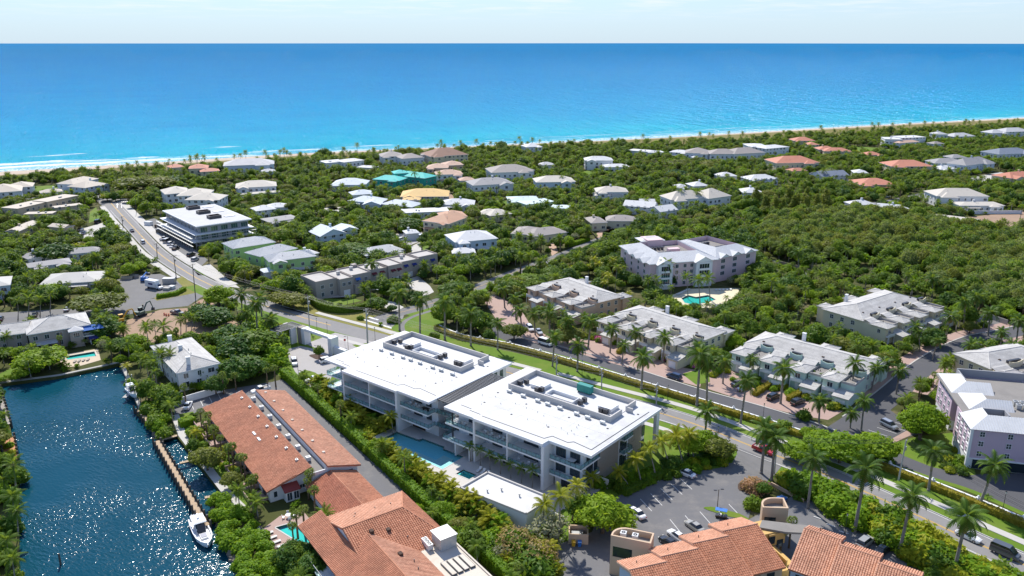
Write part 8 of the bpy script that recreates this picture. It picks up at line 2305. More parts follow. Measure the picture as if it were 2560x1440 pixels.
palm('small_palm', 'palm_green', 3.4,2.0,13,75,-10,1.1, 'palm_bark', .09,2,.1, seed=41, K=9, ll=.5)
palm('queen_palm', 'palm_green', 5.5,2.6,16,80,-25,1.2, 'palm_bark', .14,2,.1, seed=51, K=11, ll=.6)
for s in range(2):                                                     # sabal palm: round head of fan leaves
 rs = np.random.RandomState(s + 70); V, F = [],[]
 for k in range(46):
  d = rs.normal(size=3); d /= np.linalg.norm(d); d[2] = d[2] * .9 + .12; c = d * rs.uniform(.85,1.25); a = np.cross(d, rs.normal(size=3)); a /= np.linalg.norm(a); b = np.cross(d, a)
  for j in range(9):
   t_ = (j - 4) * .42; v = (d * math.cos(t_) * .6 + a * math.sin(t_)) * .75; w = b * .06 + d * .03; i0 = len(V); V += [c * .72 - w, c * .72 + w, c * .72 + v + np.array([0,0,-.12])]; F.append((i0, i0 + 1, i0 + 2))
 mb = MB(); mb.path([(0,0,-.2),(.05,0,2.2),(0,0,4.6)],[.24,.19,.17],7); add_variant('sabal_palm', 4.8,1.7, mb, (np.array(V) + np.array([0,0,4.9]), F), 'palm_brown', 'palm_sabal')
for s, (sp, mt) in enumerate((('areca_clump', 'palm_yellow'),('fishtail_clump', 'leaf_hedge'),('areca_clump', 'palm_yellow'),('green_clump', 'palm_green'))):
 Vs, Fs, o = [],[],0; rnd = random.Random(s + 3); mb = MB()
 for k in range(7):
  V, F, mi = palm_crown(s * 31 + k, 9,1.9,80,10,1.0,.12,9,.55); q = np.array([rnd.uniform(-.9,.9), rnd.uniform(-.9,.9), rnd.uniform(.3,2.2)]); V = V + q; Vs.append(V); Fs += [tuple(i + o for i in f) for f in F]; o += len(V); mb.tube((q[0] * .4, q[1] * .4,-.1), tuple(q),.05,.04,5)
 add_variant(sp, 3.6,2.0, mb, (np.concatenate(Vs), Fs), 'palm_bark', mt)
# planting list: (species, x, y, height, crown x, crown y or None, radius factor)
PL = []
rng = random.Random(99)
def plant(sp, px, h=None, top=None, wide=None, z=0.0):
 b = at(*px)
 cx, cy = b.x, b.y
 if top: t_ = at_above(b, *top); h = max(1.5, t_.z); cx = t_.x
 PL.append([sp, b.x, b.y, h, cx - b.x, wide, 1])
for b, t_ in (((1374,840),(1374,780)),((1416,857),(1419,800)),((1338,837),(1335,785)),((1470,872),(1477,802)),((1525,882),(1530,822)),((1589,882),(1590,830)),((1657,907),(1662,842)),((1603,974),(1609,892)),((1381,916),(1387,840)),((1443,929),(1446,862)),((1745,905),(1746,862)),
    ((1760,1107),(1769,1027)),((1767,1012),(1769,910)),((1742,1015),(1751,884)),((1851,1059),(1867,951)),((1807,959),(1811,904)),((1880,948),(1880,898)),((1951,1009),(1961,920)),((2039,976),(2042,943)),((2085,979),(2094,937)),((2125,990),(2139,907)),((2178,976),(2192,918)),
    ((2047,1059),(2050,1001)),((2125,1070),(2130,1032)),((2153,1076),(2161,1001)),((1903,1184),(1914,1073)),((1929,1201),(1938,1095)),((2019,1270),(2035,1147)),((2136,1330),(2165,1172)),((2246,1390),(2280,1240)),((2382,1442),(2417,1290)),((2321,1227),(2335,1127)),((2447,1267),(2487,1162)),
    ((2330,747),(2332,695)),((2371,755),(2377,707)),((2410,825),(2412,752)),((2440,810),(2442,740)),((2364,847),(2377,790)),((2300,880),(2297,830)),((2421,915),(2428,862)),((2447,907),(2455,862)),((1995,687),(1997,630)),((999,827),(997,732)),((1050,835),(1050,747)),((1112,850),(1112,752)),((1177,865),(1177,782)),((1244,875),(1245,807)),
    ((929,712),(929,657)),((1227,690),(1227,655)),((675,855),(675,797)),((702,880),(700,845)),((644,850),(640,758)),((2200,950),(2212,905)),((2240,985),(2250,925)),((2275,870),(2290,815)),((2330,900),(2345,850)),((2500,880),(2505,830)),((2540,860),(2548,800)),((2525,905),(2530,860)),((1305,830),(1300,775)),((1290,800),(1288,745)),((1262,770),(1258,722)),((1555,910),(1560,862)),((2470,840),(2476,780)),((605,790),(604,735)),((655,800),(650,742)),((618,830),(615,780))):
 plant('royal_palm', b, top=t_)
for b, t_ in (((1577,1222),(1547,1180)),((1604,1214),(1588,1147)),((1640,1197),(1622,1122)),((1676,1176),(1655,1105)),((1706,1160),(1690,1090)),((1395,1352),(1400,1240)),((1430,1300),(1442,1215)),((1352,1330),(1360,1262)),((983,1085),(976,1040)),((1470,1240),(1478,1195)),((1735,1150),(1722,1085))):
 plant('yellow_palm', b, top=t_)
for b, t_ in (((2298,992),(2300,958)),((2375,930),(2380,898)),((1495,600),(1469,570)),((1400,630),(1400,595)),((1345,690),(1350,655)),((2320,497),(2318,480)),((1300,688),(1302,640)),((1320,680),(1322,640))): plant('date_palm', b, top=t_)
for b in ((465,1010),(505,1070),(525,1080),(520,1098),(540,1128),(555,1140),(575,1165),(585,1172),(605,1195),(615,1205),(640,1250),(632,1255),(780,1240),(772,1250),(790,1290),(762,1330),(735,1370),(560,985),(590,975),(670,970),(690,968),(1950,1385),(1972,1370),(745,1345)): plant('sabal_palm', b, rng.uniform(4.2,6.2))
for k in range(7): q = hu(55.2 + 3.08 * k, -1.3); PL.append(['small_palm', q.x, q.y, rng.uniform(3.6,4.4),0, None, 1])
for b, t_ in (((470,850),(365,822)),((372,880),(365,815)),((390,850),(385,810)),((452,835),(450,798)),((465,835),(464,795)),((478,832),(480,792)),((410,870),(408,815)),((430,940),(425,885)),((405,930),(400,880)),((505,960),(505,928)),((243,782),(243,745)),((125,780),(126,735)),((100,790),(100,745)),((70,800),(72,745)),((45,800),(44,752)),((80,830),(78,800)),((95,835),(94,808)),((20,880),(15,840)),((40,1235),(32,1160)),((35,1300),(30,1240)),((45,1340),(40,1275)),((25,1420),(15,1350)),((38,1470),(30,1395)),((20,1250),(8,1200)),
    ((372,950),(362,900)),((392,965),(385,905)),((352,925),(345,885)),((410,940),(402,885)),((815,595),(815,555)),((765,560),(763,530)),((690,425),(690,395)),((345,425),(340,405)),((425,415),(423,400)),((478,420),(476,402)),((545,415),(547,398)),((282,455),(280,425)),((303,450),(305,420)),((2178,330),(2180,310)),((2057,345),(2056,326)),((2335,320),(2333,306)),((2540,312),(2538,298)),((1818,352),(1817,332)),((1465,372),(1466,356)),((1492,372),(1494,357)),((1525,372),(1526,358)),((1550,374),(1550,360)),
    ((1660,720),(1668,660)),((1720,745),(1715,690)),((1750,760),(1745,700)),((1775,750),(1770,695)),((1690,520),(1700,480)),((1755,520),(1745,480)),((1405,475),(1405,445)),((1620,530),(1617,500)),((1640,530),(1645,503)),((985,520),(982,490)),((2055,455),(2060,425)),((1100,470),(1098,435)),((1040,470),(1036,430)),((1025,460),(1020,428))):
 plant('coconut_palm', b, top=t_)
# measured broadleaf trees: species, base px, height, crown radius
for sp, b, h, r in (('bright_tree', (1506,1332),8.5,6.4),('round_tree', (2300,1100),10.5,5.9),('bright_tree', (2098,1158),8.0,6.6),('bright_tree', (2180,1150),7.0,5.8),('bright_tree', (2050,1130),6.0,4.5),('clipped_tree', (1136,745),7.2,7.2),('clipped_tree', (1116,812),9.0,5.2),('clipped_tree', (1190,830),8.5,6.0),('olive_tree', (735,770),6.0,6.0),('olive_tree', (700,762),5.5,5.0),
     ('olive_tree', (246,785),8.0,10.5),('bright_tree', (105,925),7.0,8.0),('dark_tree', (138,652),8.5,9.0),('dark_tree', (300,615),8.0,6.5),('olive_tree', (330,480),11,14),('olive_tree', (400,475),10,13),('dark_tree', (430,470),9,10),('bright_tree', (548,762),8.0,6.0),('dark_tree', (265,845),7.5,6.5),('dark_tree', (540,815),7,7),('dark_tree', (505,800),6.5,6),('dark_tree', (600,900),9,8),('mid_tree', (640,890),9,8),
     ('dark_tree', (580,870),8.5,7),('dark_tree', (610,950),8,7),('bright_tree', (335,870),5,4.5),('mid_tree', (405,1010),6.0,3.8),('dark_tree', (540,985),6.0,3.6),('mid_tree', (940,775),5.2,4.5),('clipped_tree', (1330,720),6.0,8.0),('clipped_tree', (1375,700),6.0,6.0),('clipped_tree', (1280,735),6.0,7.0),('olive_tree', (1420,860),6.5,5.2),('olive_tree', (1285,850),6.0,4.6),('mid_tree', (1085,850),3.0,2.2),
     ('brown_tree', (1290,1385),6.5,4.6),('brown_tree', (1345,1410),5.5,4.4),('grey_tree', (1370,1350),6.0,4.8),('grey_tree', (1450,1280),6.5,3.8),('mid_tree', (1455,1300),6.0,3.5),('bright_tree', (1720,1140),7.0,5.0),('olive_tree', (1790,1150),6.0,4.5),('bright_tree', (1760,1135),6.5,4.5),('russet_bush', (1885,1225),3.4,3.6),('mid_tree', (800,897),4.8,1.8),('mid_tree', (760,960),4.0,1.7),('bright_tree', (1990,1150),4.5,4.2),('mid_tree', (1845,790),6,6),('olive_tree', (1880,775),7,6),('dark_tree', (1640,840),3.0,1.5),
     ('dark_tree', (980,780),3.0,2.2),('clipped_tree', (1560,600),6.5,7),('clipped_tree', (1430,580),6.5,6.5),('clipped_tree', (1370,540),6.0,6.5),('clipped_tree', (1905,690),7,7),('olive_tree', (2375,465),6.5,10),('dark_tree', (1965,425),8,8),('olive_tree', (1700,425),9,12),('olive_tree', (1770,425),8,10),('dark_tree', (1690,450),8,11),('olive_tree', (1380,410),9,5),('dark_tree', (165,470),5,7),('bright_tree', (350,512),7,4.5),('mid_tree', (1195,470),4,4),('grey_tree', (2077,450),9,7),
     ('bright_tree', (130,745),6,6),('mid_tree', (1010,535),4,5),('mid_tree', (880,640),6.5,9),('dark_tree', (905,650),6.5,8),('mid_tree', (940,652),6,7),('dark_tree', (1020,575),7,8),('mid_tree', (985,530),5,7),('bright_tree', (2460,960),4.0,6.0),('bright_tree', (2530,950),4.0,5.0),('shrub', (2400,1160),2.6,2.4),('mid_tree', (485,905),3.2,2.2)):
 p = at(*b); PL.append([sp, p.x, p.y, h, 0, r, 1])
for k in range(7): p = at(1895 + rng.uniform(-14,150),455 + rng.uniform(58,86)); PL.append(['casuarina', p.x, p.y, rng.uniform(11,15),0, None, 1])
for u, v in ((1935,545),(1955,548),(1990,540),(2010,545),(2040,540),(2060,535),(1910,540),(1340,430),(1410,415)): p = at(u, v); PL.append(['casuarina', p.x, p.y, rng.uniform(12,16),0, None, 1])
for u, v in ((257,535),(263,544),(268,553),(274,561),(280,569)): p = at(u, v); PL.append(['bright_shrub', p.x, p.y, 3.0,0,3.0,1])
# planted belt inside the pool hedge
for k in range(52):
 u = -8 + k * 1.75; w = -.24 * u - .9 + rng.uniform(.8,4.2); q = hu(u, w)
 if u > 28 and w > -9.5 - (u - 28) * .16: w = -10.2 - (u - 28) * .17; q = hu(u, w)
 PL.append([('areca_clump', 'fishtail_clump', 'areca_clump', 'yellow_shrub')[k % 4], q.x, q.y, rng.uniform(3.0,5.2) if k % 4 < 3 else 2.4,0, None, 1])
for k in range(26):
 q = hu(79 + rng.uniform(0,12),-19 - rng.uniform(0,9)); PL.append([rng.choice(('areca_clump', 'bright_shrub', 'fishtail_clump', 'shrub')), q.x, q.y, rng.uniform(2.5,4.2),0, None, 1])
def belt(px, n, kinds, hmin, hmax, z=0):
 poly = A2(px); xs, ys = [p[0] for p in poly],[p[1] for p in poly]; c = 0; guard = 0
 while c < n and guard < n * 60:
  guard += 1; x, y = rng.uniform(min(xs), max(xs)), rng.uniform(min(ys), max(ys))
  if in_poly(x, y, poly): PL.append([rng.choice(kinds), x, y, rng.uniform(hmin, hmax),0, None, 0]); c += 1
 block(poly)
belt([(1945,1212),(1995,1206),(2110,1236),(2165,1268),(2310,1342),(2470,1425),(2560,1470),(2640,1515),(2460,1515),(2330,1440),(2190,1345),(2060,1270),(1960,1225)],150,('bright_shrub', 'bright_shrub', 'bright_shrub', 'shrub', 'yellow_shrub'),2.8,4.6)
belt([(522,1262),(560,1250),(600,1275),(650,1340),(690,1400),(700,1440),(680,1500),(640,1500),(590,1400),(545,1320)],75,('bright_shrub',),1.8,2.6)
belt([(355,1022),(385,1008),(432,1060),(436,1085),(402,1094)],22,('bright_shrub', 'shrub'),2.2,3.2)
belt([(1385,1400),(1240,1330),(1180,1330),(1230,1400),(1330,1470),(1400,1470)],44,('brown_tree', 'grey_tree', 'fishtail_clump', 'areca_clump', 'shrub'),2.6,5.0)
belt([(1640,1205),(1770,1140),(1820,1120),(1835,1150),(1800,1165),(1730,1178),(1660,1200)],30,('shrub', 'bright_shrub', 'yellow_shrub', 'fishtail_clump'),1.2,2.4)
belt([(1505,1235),(1580,1230),(1645,1195),(1690,1165),(1660,1165),(1570,1205),(1500,1215)],26,('bright_shrub', 'shrub', 'fishtail_clump'),1.6,3.0)
belt([(470,1065),(500,1045),(560,1110),(640,1215),(660,1270),(625,1260)],26,('shrub', 'bright_shrub', 'yellow_shrub'),1.0,1.8)
belt([(700,1440),(735,1385),(790,1375),(790,1450)],12,('mid_tree', 'dark_tree'),4.0,5.5)
belt([(0,1140),(40,1160),(46,1440),(46,1520),(-60,1520),(-60,1140)],22,('mid_tree', 'bright_shrub', 'shrub'),2.0,4.2)
belt([(0,1065),(14,1062),(36,1150),(0,1150)],12,('yellow_shrub', 'bright_shrub'),1.0,1.8)
belt([(580,830),(640,820),(700,835),(720,870),(715,925),(690,945),(560,965),(550,905)],26,('mid_tree', 'dark_tree', 'bright_shrub', 'fishtail_clump'),3.0,6.5)
belt([(625,810),(690,800),(715,830),(690,850),(640,835)],22,('yellow_shrub', 'bright_shrub', 'shrub'),1.0,1.6)
belt([(1395,848),(1440,845),(1560,868),(1690,912),(1750,925),(1740,915),(1640,885),(1470,842)],40,('shrub', 'bright_shrub', 'yellow_shrub', 'flower_bush'),.8,2.2)
belt([(1780,940),(1960,985),(2100,1030),(2120,1020),(1980,972),(1800,925)],40,('shrub', 'bright_shrub', 'yellow_shrub'),.8,2.2)
belt([(1960,1075),(2070,1095),(2150,1125),(2230,1165),(2150,1165),(2050,1120)],16,('shrub', 'bright_tree'),1.5,4.0)
belt([(2320,1170),(2440,1195),(2425,1130),(2390,1120)],12,('shrub', 'bright_shrub', 'yellow_shrub'),1.0,2.2)
belt([(2150,640),(2330,700),(2290,760),(2120,720),(2060,690),(1990,670)],95,('coconut_palm', 'fishtail_clump', 'mid_tree', 'queen_palm'),3.5,6.5)
belt([(1560,640),(1700,660),(1680,740),(1560,770),(1440,700),(1500,650)],90,('coconut_palm', 'mid_tree', 'queen_palm', 'dark_tree', 'yellow_palm'),4.0,7.0)
# fill planting between everything else
mang = A2([(1930,645),(1900,600),(1940,560),(2130,530),(2330,560),(2450,585),(2700,600),(2700,800),(2560,790),(2450,770),(2300,715),(2090,655)])
SPN = lambda x, y, s, o: mnoise.noise(Vector((x * s + o, y * s - o, o)))
def house_behind(x, y):
 """clear height so that a garden does not grow over the house, street or lawn it belongs to"""
 n = math.hypot(x, y); dx, dy = x / n, y / n
 for d, lim in ((3,3.0),(6,4.0),(10,5.0),(15,6.2)):
  if blocked(x + dx * d, y + dy * d): return lim
 return 99
def scatter():
 y = 118.0
 while y < 1150:
  cell = 4.6 if y < 420 else 5.4
  half = .70 * (y + 30) + 30; x = -half
  while x < half:
   px, py = x + rng.uniform(-.45,.45) * cell, y + rng.uniform(-.45,.45) * cell; x += cell
   ca = px * math.cos(SH_A) + (py - SH_C) * math.sin(SH_A); cb = -px * math.sin(SH_A) + (py - SH_C) * math.cos(SH_A)
   lim = dune_in(ca)
   if cb > lim + 6: continue
   if cb > lim - 8 and rng.random() < .72: continue
   if blocked(px, py): continue
   if in_poly(px, py, mang):
    PL.append([rng.choice(('mangrove', 'mangrove', 'mangrove', 'olive_tree', 'mid_tree')), px, py, rng.uniform(6.5,11.0) * (1 + .25 * SPN(px, py, .03,1.0)),0, rng.uniform(2.8,5.4),0]); continue
   hb = house_behind(px, py); n1 = SPN(px, py, .02,3.0); n2 = SPN(px, py, .05,8.0); r = rng.random()
   gv = 1 + .35 * SPN(px, py, .04,17.0)
   if hb < 3.5:
    sp = rng.choice(('shrub', 'bright_shrub', 'shrub', 'green_clump', 'small_palm', 'fishtail_clump')); h = min(hb, rng.uniform(1.6,3.4))
   elif r < .38 + .3 * n1:
    sp = rng.choice(('coconut_palm', 'coconut_palm', 'queen_palm', 'queen_palm', 'sabal_palm', 'date_palm')); h = rng.uniform(4.0,7.0) if hb > 20 else min(hb + 1.0, rng.uniform(3.6,6.0))
   elif r < .64:
    sp = 'dark_tree' if n2 > .05 else 'mid_tree'; h = min(hb, rng.uniform(3.6,8.2) * gv)
   elif r < .78: sp = 'bright_tree'; h = min(hb, rng.uniform(3.0,6.4) * gv)
   elif r < .87: sp = 'olive_tree'; h = min(hb, rng.uniform(3.2,7.6) * gv)
   elif r < .95: sp = rng.choice(('shrub', 'bright_shrub', 'green_clump', 'fishtail_clump')); h = rng.uniform(1.8,3.4)
   else: sp = rng.choice(('grey_tree', 'yellow_shrub', 'yellow_palm', 'mid_tree')); h = min(hb, rng.uniform(2.0,4.8))
   PL.append([sp, px, py, h, 0, None, 0])
  y += cell
scatter()
# along the dune: leaning coconut palms
for k in range(70):
 a = rng.uniform(-330,560); p = shore(a, dune_in(a) + rng.uniform(-10,10));
 if not blocked(p.x, p.y): PL.append(['coconut_palm', p.x, p.y, rng.uniform(5.5,9.5), rng.uniform(-.6,.6), None, 0])
# sort into individuals and mass
PALMS = {'royal_palm', 'coconut_palm', 'yellow_palm', 'date_palm', 'small_palm', 'queen_palm', 'sabal_palm'}
SHRUBS = {'shrub', 'bright_shrub', 'yellow_shrub', 'flower_bush', 'areca_clump', 'fishtail_clump', 'green_clump', 'russet_bush'}
def seen(e):
 u, v = pix(e[1], e[2], e[3] * .6)
 return -20 < u < 2580 and v < 1500
def size_of(e): return (e[3] * (1.6 if e[6] else 1.0)) / max(60.0, e[2])
fam = {'palm': [], 'tree': [], 'shrub': []}
for e in PL: fam['palm' if e[0] in PALMS else 'shrub' if e[0] in SHRUBS else 'tree'].append(e)
LOOK = dict(royal_palm='royal palm with grey trunk', coconut_palm='coconut palm', yellow_palm='yellow green palm', date_palm='stout date palm', small_palm='slim young palm', queen_palm='feathery palm', sabal_palm='round headed fan palm',
   mid_tree='green leafy tree', dark_tree='dark green tree', bright_tree='bright green tree', olive_tree='olive green tree', mangrove='grey green mangrove', clipped_tree='clipped dome tree', round_tree='round lime green tree on a bare trunk', brown_tree='brown twiggy tree', grey_tree='greyish thin tree', casuarina='feathery casuarina',
   russet_bush='russet bush', shrub='green shrub', bright_shrub='lime green shrub', yellow_shrub='yellow shrub', flower_bush='pink flowering bush', areca_clump='yellow areca clump', fishtail_clump='bright leafy palm clump', green_clump='green palm clump')
MARKS = [(Vector(o.location.xy), w) for o, w in ((cam_o, 'x'),)][:0]
for u, v, w in ((1000,930, 'west white block'),(1400,1040, 'east white block'),(1290,1240, 'flat pool house'),(1080,1120, 'stepped blue pool'),(770,850, 'entrance portal'),(640,1090, 'long terracotta roofs'),(930,1340, 'big terracotta house'),(720,1330, 'turquoise pool terrace'),(480,1180, 'plank dock'),(300,1200, 'canal bank'),(120,880, 'blue awning house'),(465,890, 'canal house'),(400,800, 'building site'),(390,720, 'truck yard'),(170,700, 'pale hip roof'),(540,560, 'unfinished building'),(690,650, 'lime green house'),(900,700, 'beige town houses'),(1150,745, 'side street'),(1400,730, 'salmon villas'),(1650,800, 'cream villas'),(2000,900, 'mint villas'),(2230,770, 'villas by the wood'),(1720,650, 'pink condominium'),(1750,750, 'curved pool'),(2450,1050, 'lilac condominium'),(2220,1060, 'parking court'),(1700,1240, 'car park'),(1750,1390, 'near stepped terrace'),(2080,1390, 'corner stepped terrace'),(2200,1290, 'green thicket'),(1500,960, 'white roadside wall'),(1900,1060, 'wall above the pickup'),(2350,1230, 'wall at the right'),(130,510, 'beige town house by the junction'),(300,540, 'beach road'),(60,460, 'left beach house'),(230,460, 'gabled beach house'),(400,450, 'orange tiled beach villa'),(640,400, 'grey beach house'),(640,470, 'cream two storey house'),(860,400, 'white modern beach house'),(1010,385, 'grey beach mansion'),(1120,380, 'brown mansion'),(1000,440, 'turquoise house'),(870,460, 'white bungalow by the turquoise house'),(1060,485, 'yellow roof'),(950,505, 'pale blue bungalows'),(1110,545, 'orange tan house'),(840,580, 'blue grey gabled house'),(1190,600, 'white house by the side street'),(1230,455, 'white walled house'),(1280,425, 'dark grey house'),(1390,450, 'white tan house'),(1330,510, 'mint bungalows'),(1350,580, 'long brown bungalow'),(1520,480, 'two white hips'),(1500,400, 'white house on the slope'),(1540,555, 'paved oval'),(1620,515, 'white gabled cottages'),(1750,490, 'twin white hips'),(1820,375, 'grey beach terrace'),(1920,360, 'white beach mansion'),(1990,410, 'red arcaded villa'),(2070,430, 'dark blue house'),(1960,500, 'casuarina stand'),(2150,380, 'long lawn'),(2280,410, 'red villa in the trees'),(2200,455, 'red bungalow'),(2260,340, 'white flat beach house'),(2400,405, 'grey hips with chimney'),(2400,485, 'large cream hip roof'),(2240,520, 'dutch gabled house'),(2400,550, 'low cream roof'),(2250,620, 'mangrove wood'),(2530,380, 'blue grey house at the edge'),(2520,330, 'mansion at the edge'),(60,620, 'grey low roofs')):
 MARKS.append((at(u, v).xy, w))
def where(x, y):
 best = min(MARKS, key=lambda m: (m[0].x - x) ** 2 + (m[0].y - y) ** 2); dx, dy = x - best[0].x, y - best[0].y
 if abs(dx) > abs(dy) * .8: s = 'left of' if dx < 0 else 'right of'
 else: s = 'in front of' if dy < 0 else 'behind'
 return f'{s} the {best[1]}'
NAMEFIX = dict(mid_tree='leafy_tree', olive_tree='leafy_tree', dark_tree='leafy_tree', bright_tree='leafy_tree', brown_tree='bare_tree', grey_tree='thin_tree', mangrove='mangrove_tree', casuarina='casuarina_tree')
mass = {'palm': [], 'tree': [], 'shrub': []}
for fk, cap, catn in (('palm', 300, 'palm'),('tree', 300, 'tree'),('shrub', 290, 'shrub')):
 lst = sorted([e for e in fam[fk] if seen(e)], key=size_of, reverse=True); out = [e for e in fam[fk] if not seen(e)]
 for i, e in enumerate(lst):
  if i >= cap: mass[fk].append(e); continue
  sp, x, y, h, lx, wide, _ = e; va = SPEC[sp][(i * 7 + int(x)) % len(SPEC[sp])]; rz = rng.uniform(0,6.28)
  hw = 'tall' if h > (8.5 if fk == 'palm' else 6.5) else 'low' if h < (4.5 if fk != 'shrub' else 2.2) else 'medium'
  lab = f'{hw} {LOOK[sp]} {where(x, y)}'
  root = thing(NAMEFIX.get(sp, sp), lab, catn, (x, y, 0), f'{hw} {LOOK[sp]}s {where(x, y)}')
  if fk == 'palm':
   k = min(1.25, max(.8, h / va['h'] * .5 + .5)) * rng.uniform(.86,1.12); H0 = va['h']
   t_ = link('trunk', va['trunk'], root, (x, y, 0), rz, (k, k, h / H0)); c = link('crown', va['crown'], root, (x + lx, y, h - H0 * k), rz, k)
   if abs(lx) > .05:
    t_.rotation_euler = (0, math.atan2(lx, h),0); t_.scale = (k, k, math.hypot(h, lx) / H0)
  else:
   s = h / va['h']; sw = (wide / va['r']) if wide else s * rng.uniform(.9,1.15)
   link('trunk', va['trunk'], root, (x, y, 0), rz, (sw, sw, s)); link('crown', va['crown'], root, (x, y, 0), rz, (sw, sw, s))
 mass[fk] += out
# the rest: one object per kind of mass, instanced
def mass_object(name, label, ents, cat):
 species = sorted(set(e[0] for e in ents)); col = bpy.data.collections.new('protos_' + name); ids = {}; n = 0
 for sp in species:
  for v, va in enumerate(SPEC[sp]):
   o = bpy.data.objects.new(f'{n:03d}_{sp}', va['full']); col.objects.link(o); ids[(sp, v)] = n; n += 1
 me = bpy.data.meshes.new(name); me.from_pydata([(e[1], e[2],0) for e in ents],[],[])
 ix, rot, scl = [],[],[]
 for i, e in enumerate(ents):
  v = rng.randrange(len(SPEC[e[0]])); va = SPEC[e[0]][v]; s = e[3] / va['h']; sw = (e[5] / va['r']) if e[5] else s * rng.uniform(.9,1.2)
  if e[0] in PALMS: sw = min(1.15, max(.75, s * .5 + .45))
  ix.append(ids[(e[0], v)]); rot += [e[4] * .1,0, rng.uniform(0,6.28)]; scl += [sw, sw, s]
 for nm, ty, dat, fld in (('ix', 'INT', ix, 'value'),('rot', 'FLOAT_VECTOR', rot, 'vector'),('scl', 'FLOAT_VECTOR', scl, 'vector')):
  a = me.attributes.new(nm, ty, 'POINT'); a.data.foreach_set(fld, dat)
 o = link(name, me); tag(o, label, cat, None, 'stuff')
 g = bpy.data.node_groups.new('mass_' + name, 'GeometryNodeTree'); g.interface.new_socket('Geometry', in_out='INPUT', socket_type='NodeSocketGeometry'); g.interface.new_socket('Geometry', in_out='OUTPUT', socket_type='NodeSocketGeometry')
 N = g.nodes.new; gi, go = N('NodeGroupInput'), N('NodeGroupOutput'); ci = N('GeometryNodeCollectionInfo'); ci.inputs['Collection'].default_value = col; ci.inputs['Separate Children'].default_value = True; ci.inputs['Reset Children'].default_value = True
 ip = N('GeometryNodeInstanceOnPoints'); ip.inputs['Pick Instance'].default_value = True
 def attr(nm, ty): a = N('GeometryNodeInputNamedAttribute'); a.data_type = ty; a.inputs['Name'].default_value = nm; return a.outputs['Attribute']
 L = g.links.new; L(gi.outputs[0], ip.inputs['Points']); L(ci.outputs[0], ip.inputs['Instance']); L(attr('ix', 'INT'), ip.inputs['Instance Index']); L(attr('rot', 'FLOAT_VECTOR'), ip.inputs['Rotation']); L(attr('scl', 'FLOAT_VECTOR'), ip.inputs['Scale']); L(ip.outputs[0], go.inputs[0])
 md = o.modifiers.new('mass', 'NODES'); md.node_group = g
 return o
mass_object('tree_mass', 'mass of green tree crowns filling the gardens and the wood', mass['tree'], 'trees')
mass_object('palm_mass', 'mass of small palms scattered through the far gardens', mass['palm'], 'palms')
mass_object('shrubbery', 'mass of shrubs filling the ground between the houses', mass['shrub'], 'shrubs')
# hedges
def hedge(label, line, w, h, mat, leaf=.2, dens=22, name='hedge', seed=0):
 rs = np.random.RandomState(seed + len(line)); line = [Vector((p[0], p[1])) for p in line]; r = thing(name, label, 'hedge', (*line[len(line) // 2],0)); C, N, mb = [],[], MB()
 a, b = offset_line(line, -w / 2 + .15), offset_line(line, w / 2 - .15)
 for i in range(len(line) - 1):
  q = [a[i], a[i + 1], b[i + 1], b[i]]; mb.hexa([(p.x, p.y, 0) for p in q],[(p.x, p.y, h - .15) for p in q])
  d = line[i + 1] - line[i]; L = d.length; d = d / L; n = Vector((-d.y, d.x))
  for side, area in ((-1, L * h),(1, L * h),(0, L * w)):
   m = int(area * dens); u = rs.uniform(0, L, m); k = rs.uniform(0,1, m)
   for uu, kk in zip(u, k):
    bump = .12 * math.sin(uu * 2.1 + i) + .1 * math.sin(uu * 5.3 + kk * 4)
    if side: p = line[i] + d * uu + n * (side * (w / 2 + bump)); C.append((p.x, p.y, .05 + kk * h)); N.append((n.x * side, n.y * side, .3))
    else: p = line[i] + d * uu + n * ((kk - .5) * w); C.append((p.x, p.y, h + bump)); N.append((0,0,1))
 V, F = leaf_quads(np.array(C), np.array(N), leaf, rs); o0 = parent_origin(r)
 link('leaves', np_mesh('leaves', V - np.array(o0), F, [mat]), r)['kind'] = 'stuff'
 mb.build('stems', mat, r)
hedge('long clipped hedge along the service lane of the white building', smooth_line([hu(*p) for p in ((-22,1.8),(-8,-1.9),(4,-5.2),(28,-12.2),(48,-18.0),(63,-22.4),(77,-26.2),(96,-31.5))],3),2.0,2.6, 'leaf_hedge', .24,15)
hedge('yellow green hedge at the foot of the long white wall', offset_line(wl_pts, -1.4),1.5,1.5, 'leaf_wall', .2,14)
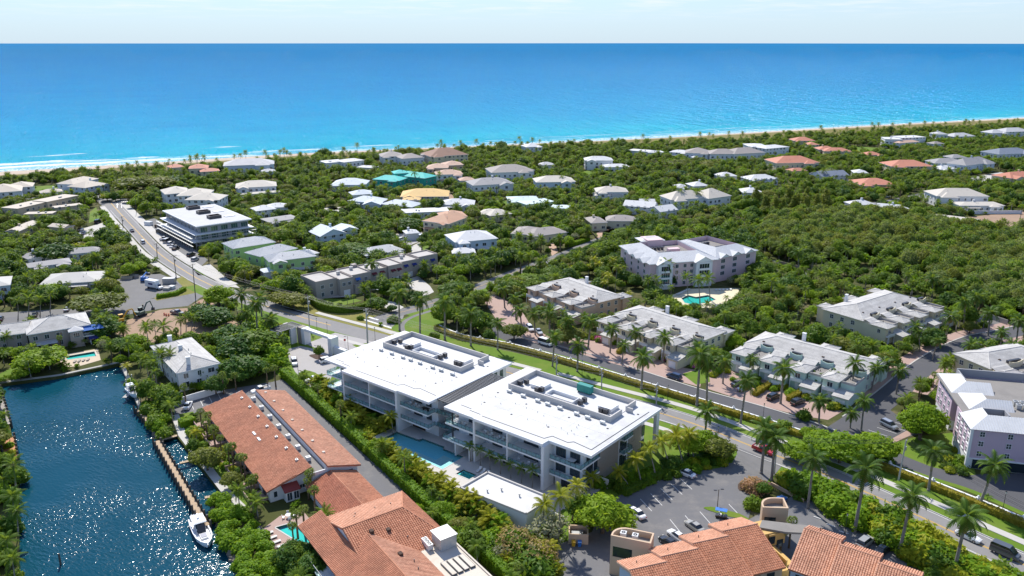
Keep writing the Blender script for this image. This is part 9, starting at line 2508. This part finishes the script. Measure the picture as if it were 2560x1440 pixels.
hedge('clipped dark green hedge on the town house corner', smooth_line([at(u, v).xy for u, v in ((776,752),(800,772),(850,782),(905,776),(934,760))],5),1.6,2.6, 'leaf_mid', .2,22)
hedge('low clipped hedge beside the truck yard', [at(u, v).xy for u, v in ((392,746),(440,738),(462,726))],1.6,1.5, 'leaf_hedge')
hedge('clipped hedge beside the canal parking', [at(u, v).xy for u, v in ((449,1068),(470,1062),(486,1056))],2.2,1.9, 'leaf_hedge')
hedge('bright clipped hedge behind the orange paved oval', [at(u, v).xy for u, v in ((1415,618),(1445,610),(1472,602))],2.0,1.8, 'leaf_bright')
hedge('dark clipped hedge around the oval lawn', smooth_line([at(u, v).xy for u, v in ((1508,592),(1535,596),(1562,588))],4),1.6,2.4, 'leaf_dark')
hedge('tall dark hedge behind the cream two storey house', [at(u, v).xy for u, v in ((694,472),(712,488),(735,505))],2.2,3.4, 'leaf_dark', .3,10)
hedge('tall green hedge behind the unfinished building', [at(u, v).xy for u, v in ((605,535),(650,555),(668,566))],2.2,3.0, 'leaf_hedge', .3,10)
hedge('clipped dark hedge above the estate street', [at(u, v).xy for u, v in ((2075,512),(2110,505),(2152,497))],2.4,3.2, 'leaf_mid', .3,10)
hedge('bright clipped hedge below the red bungalow', [at(u, v).xy for u, v in ((2207,478),(2245,474))],2.2,2.4, 'leaf_bright', .3,10)
hedge('long bright hedge on the green slope below the white house', [at(u, v).xy for u, v in ((1488,428),(1515,436),(1540,442))],2.6,2.2, 'leaf_bright', .3,10)
hedge('low clipped hedge between the villa drives', [at(u, v).xy for u, v in ((1545,885),(1562,872))],1.4,1.2, 'leaf_wall')
hedge('clipped hedge between the brick courts of the mint villas', [at(u, v).xy for u, v in ((1885,990),(1925,965))],1.6,1.4, 'leaf_wall')
hedge('second clipped hedge between the brick courts', [at(u, v).xy for u, v in ((1970,1003),(2003,985))],1.6,1.4, 'leaf_wall')
hedge('dark hedge row on the car park edge', [at(u, v).xy for u, v in ((1560,1240),(1640,1200),(1700,1178))],1.4,1.6, 'leaf_mid')
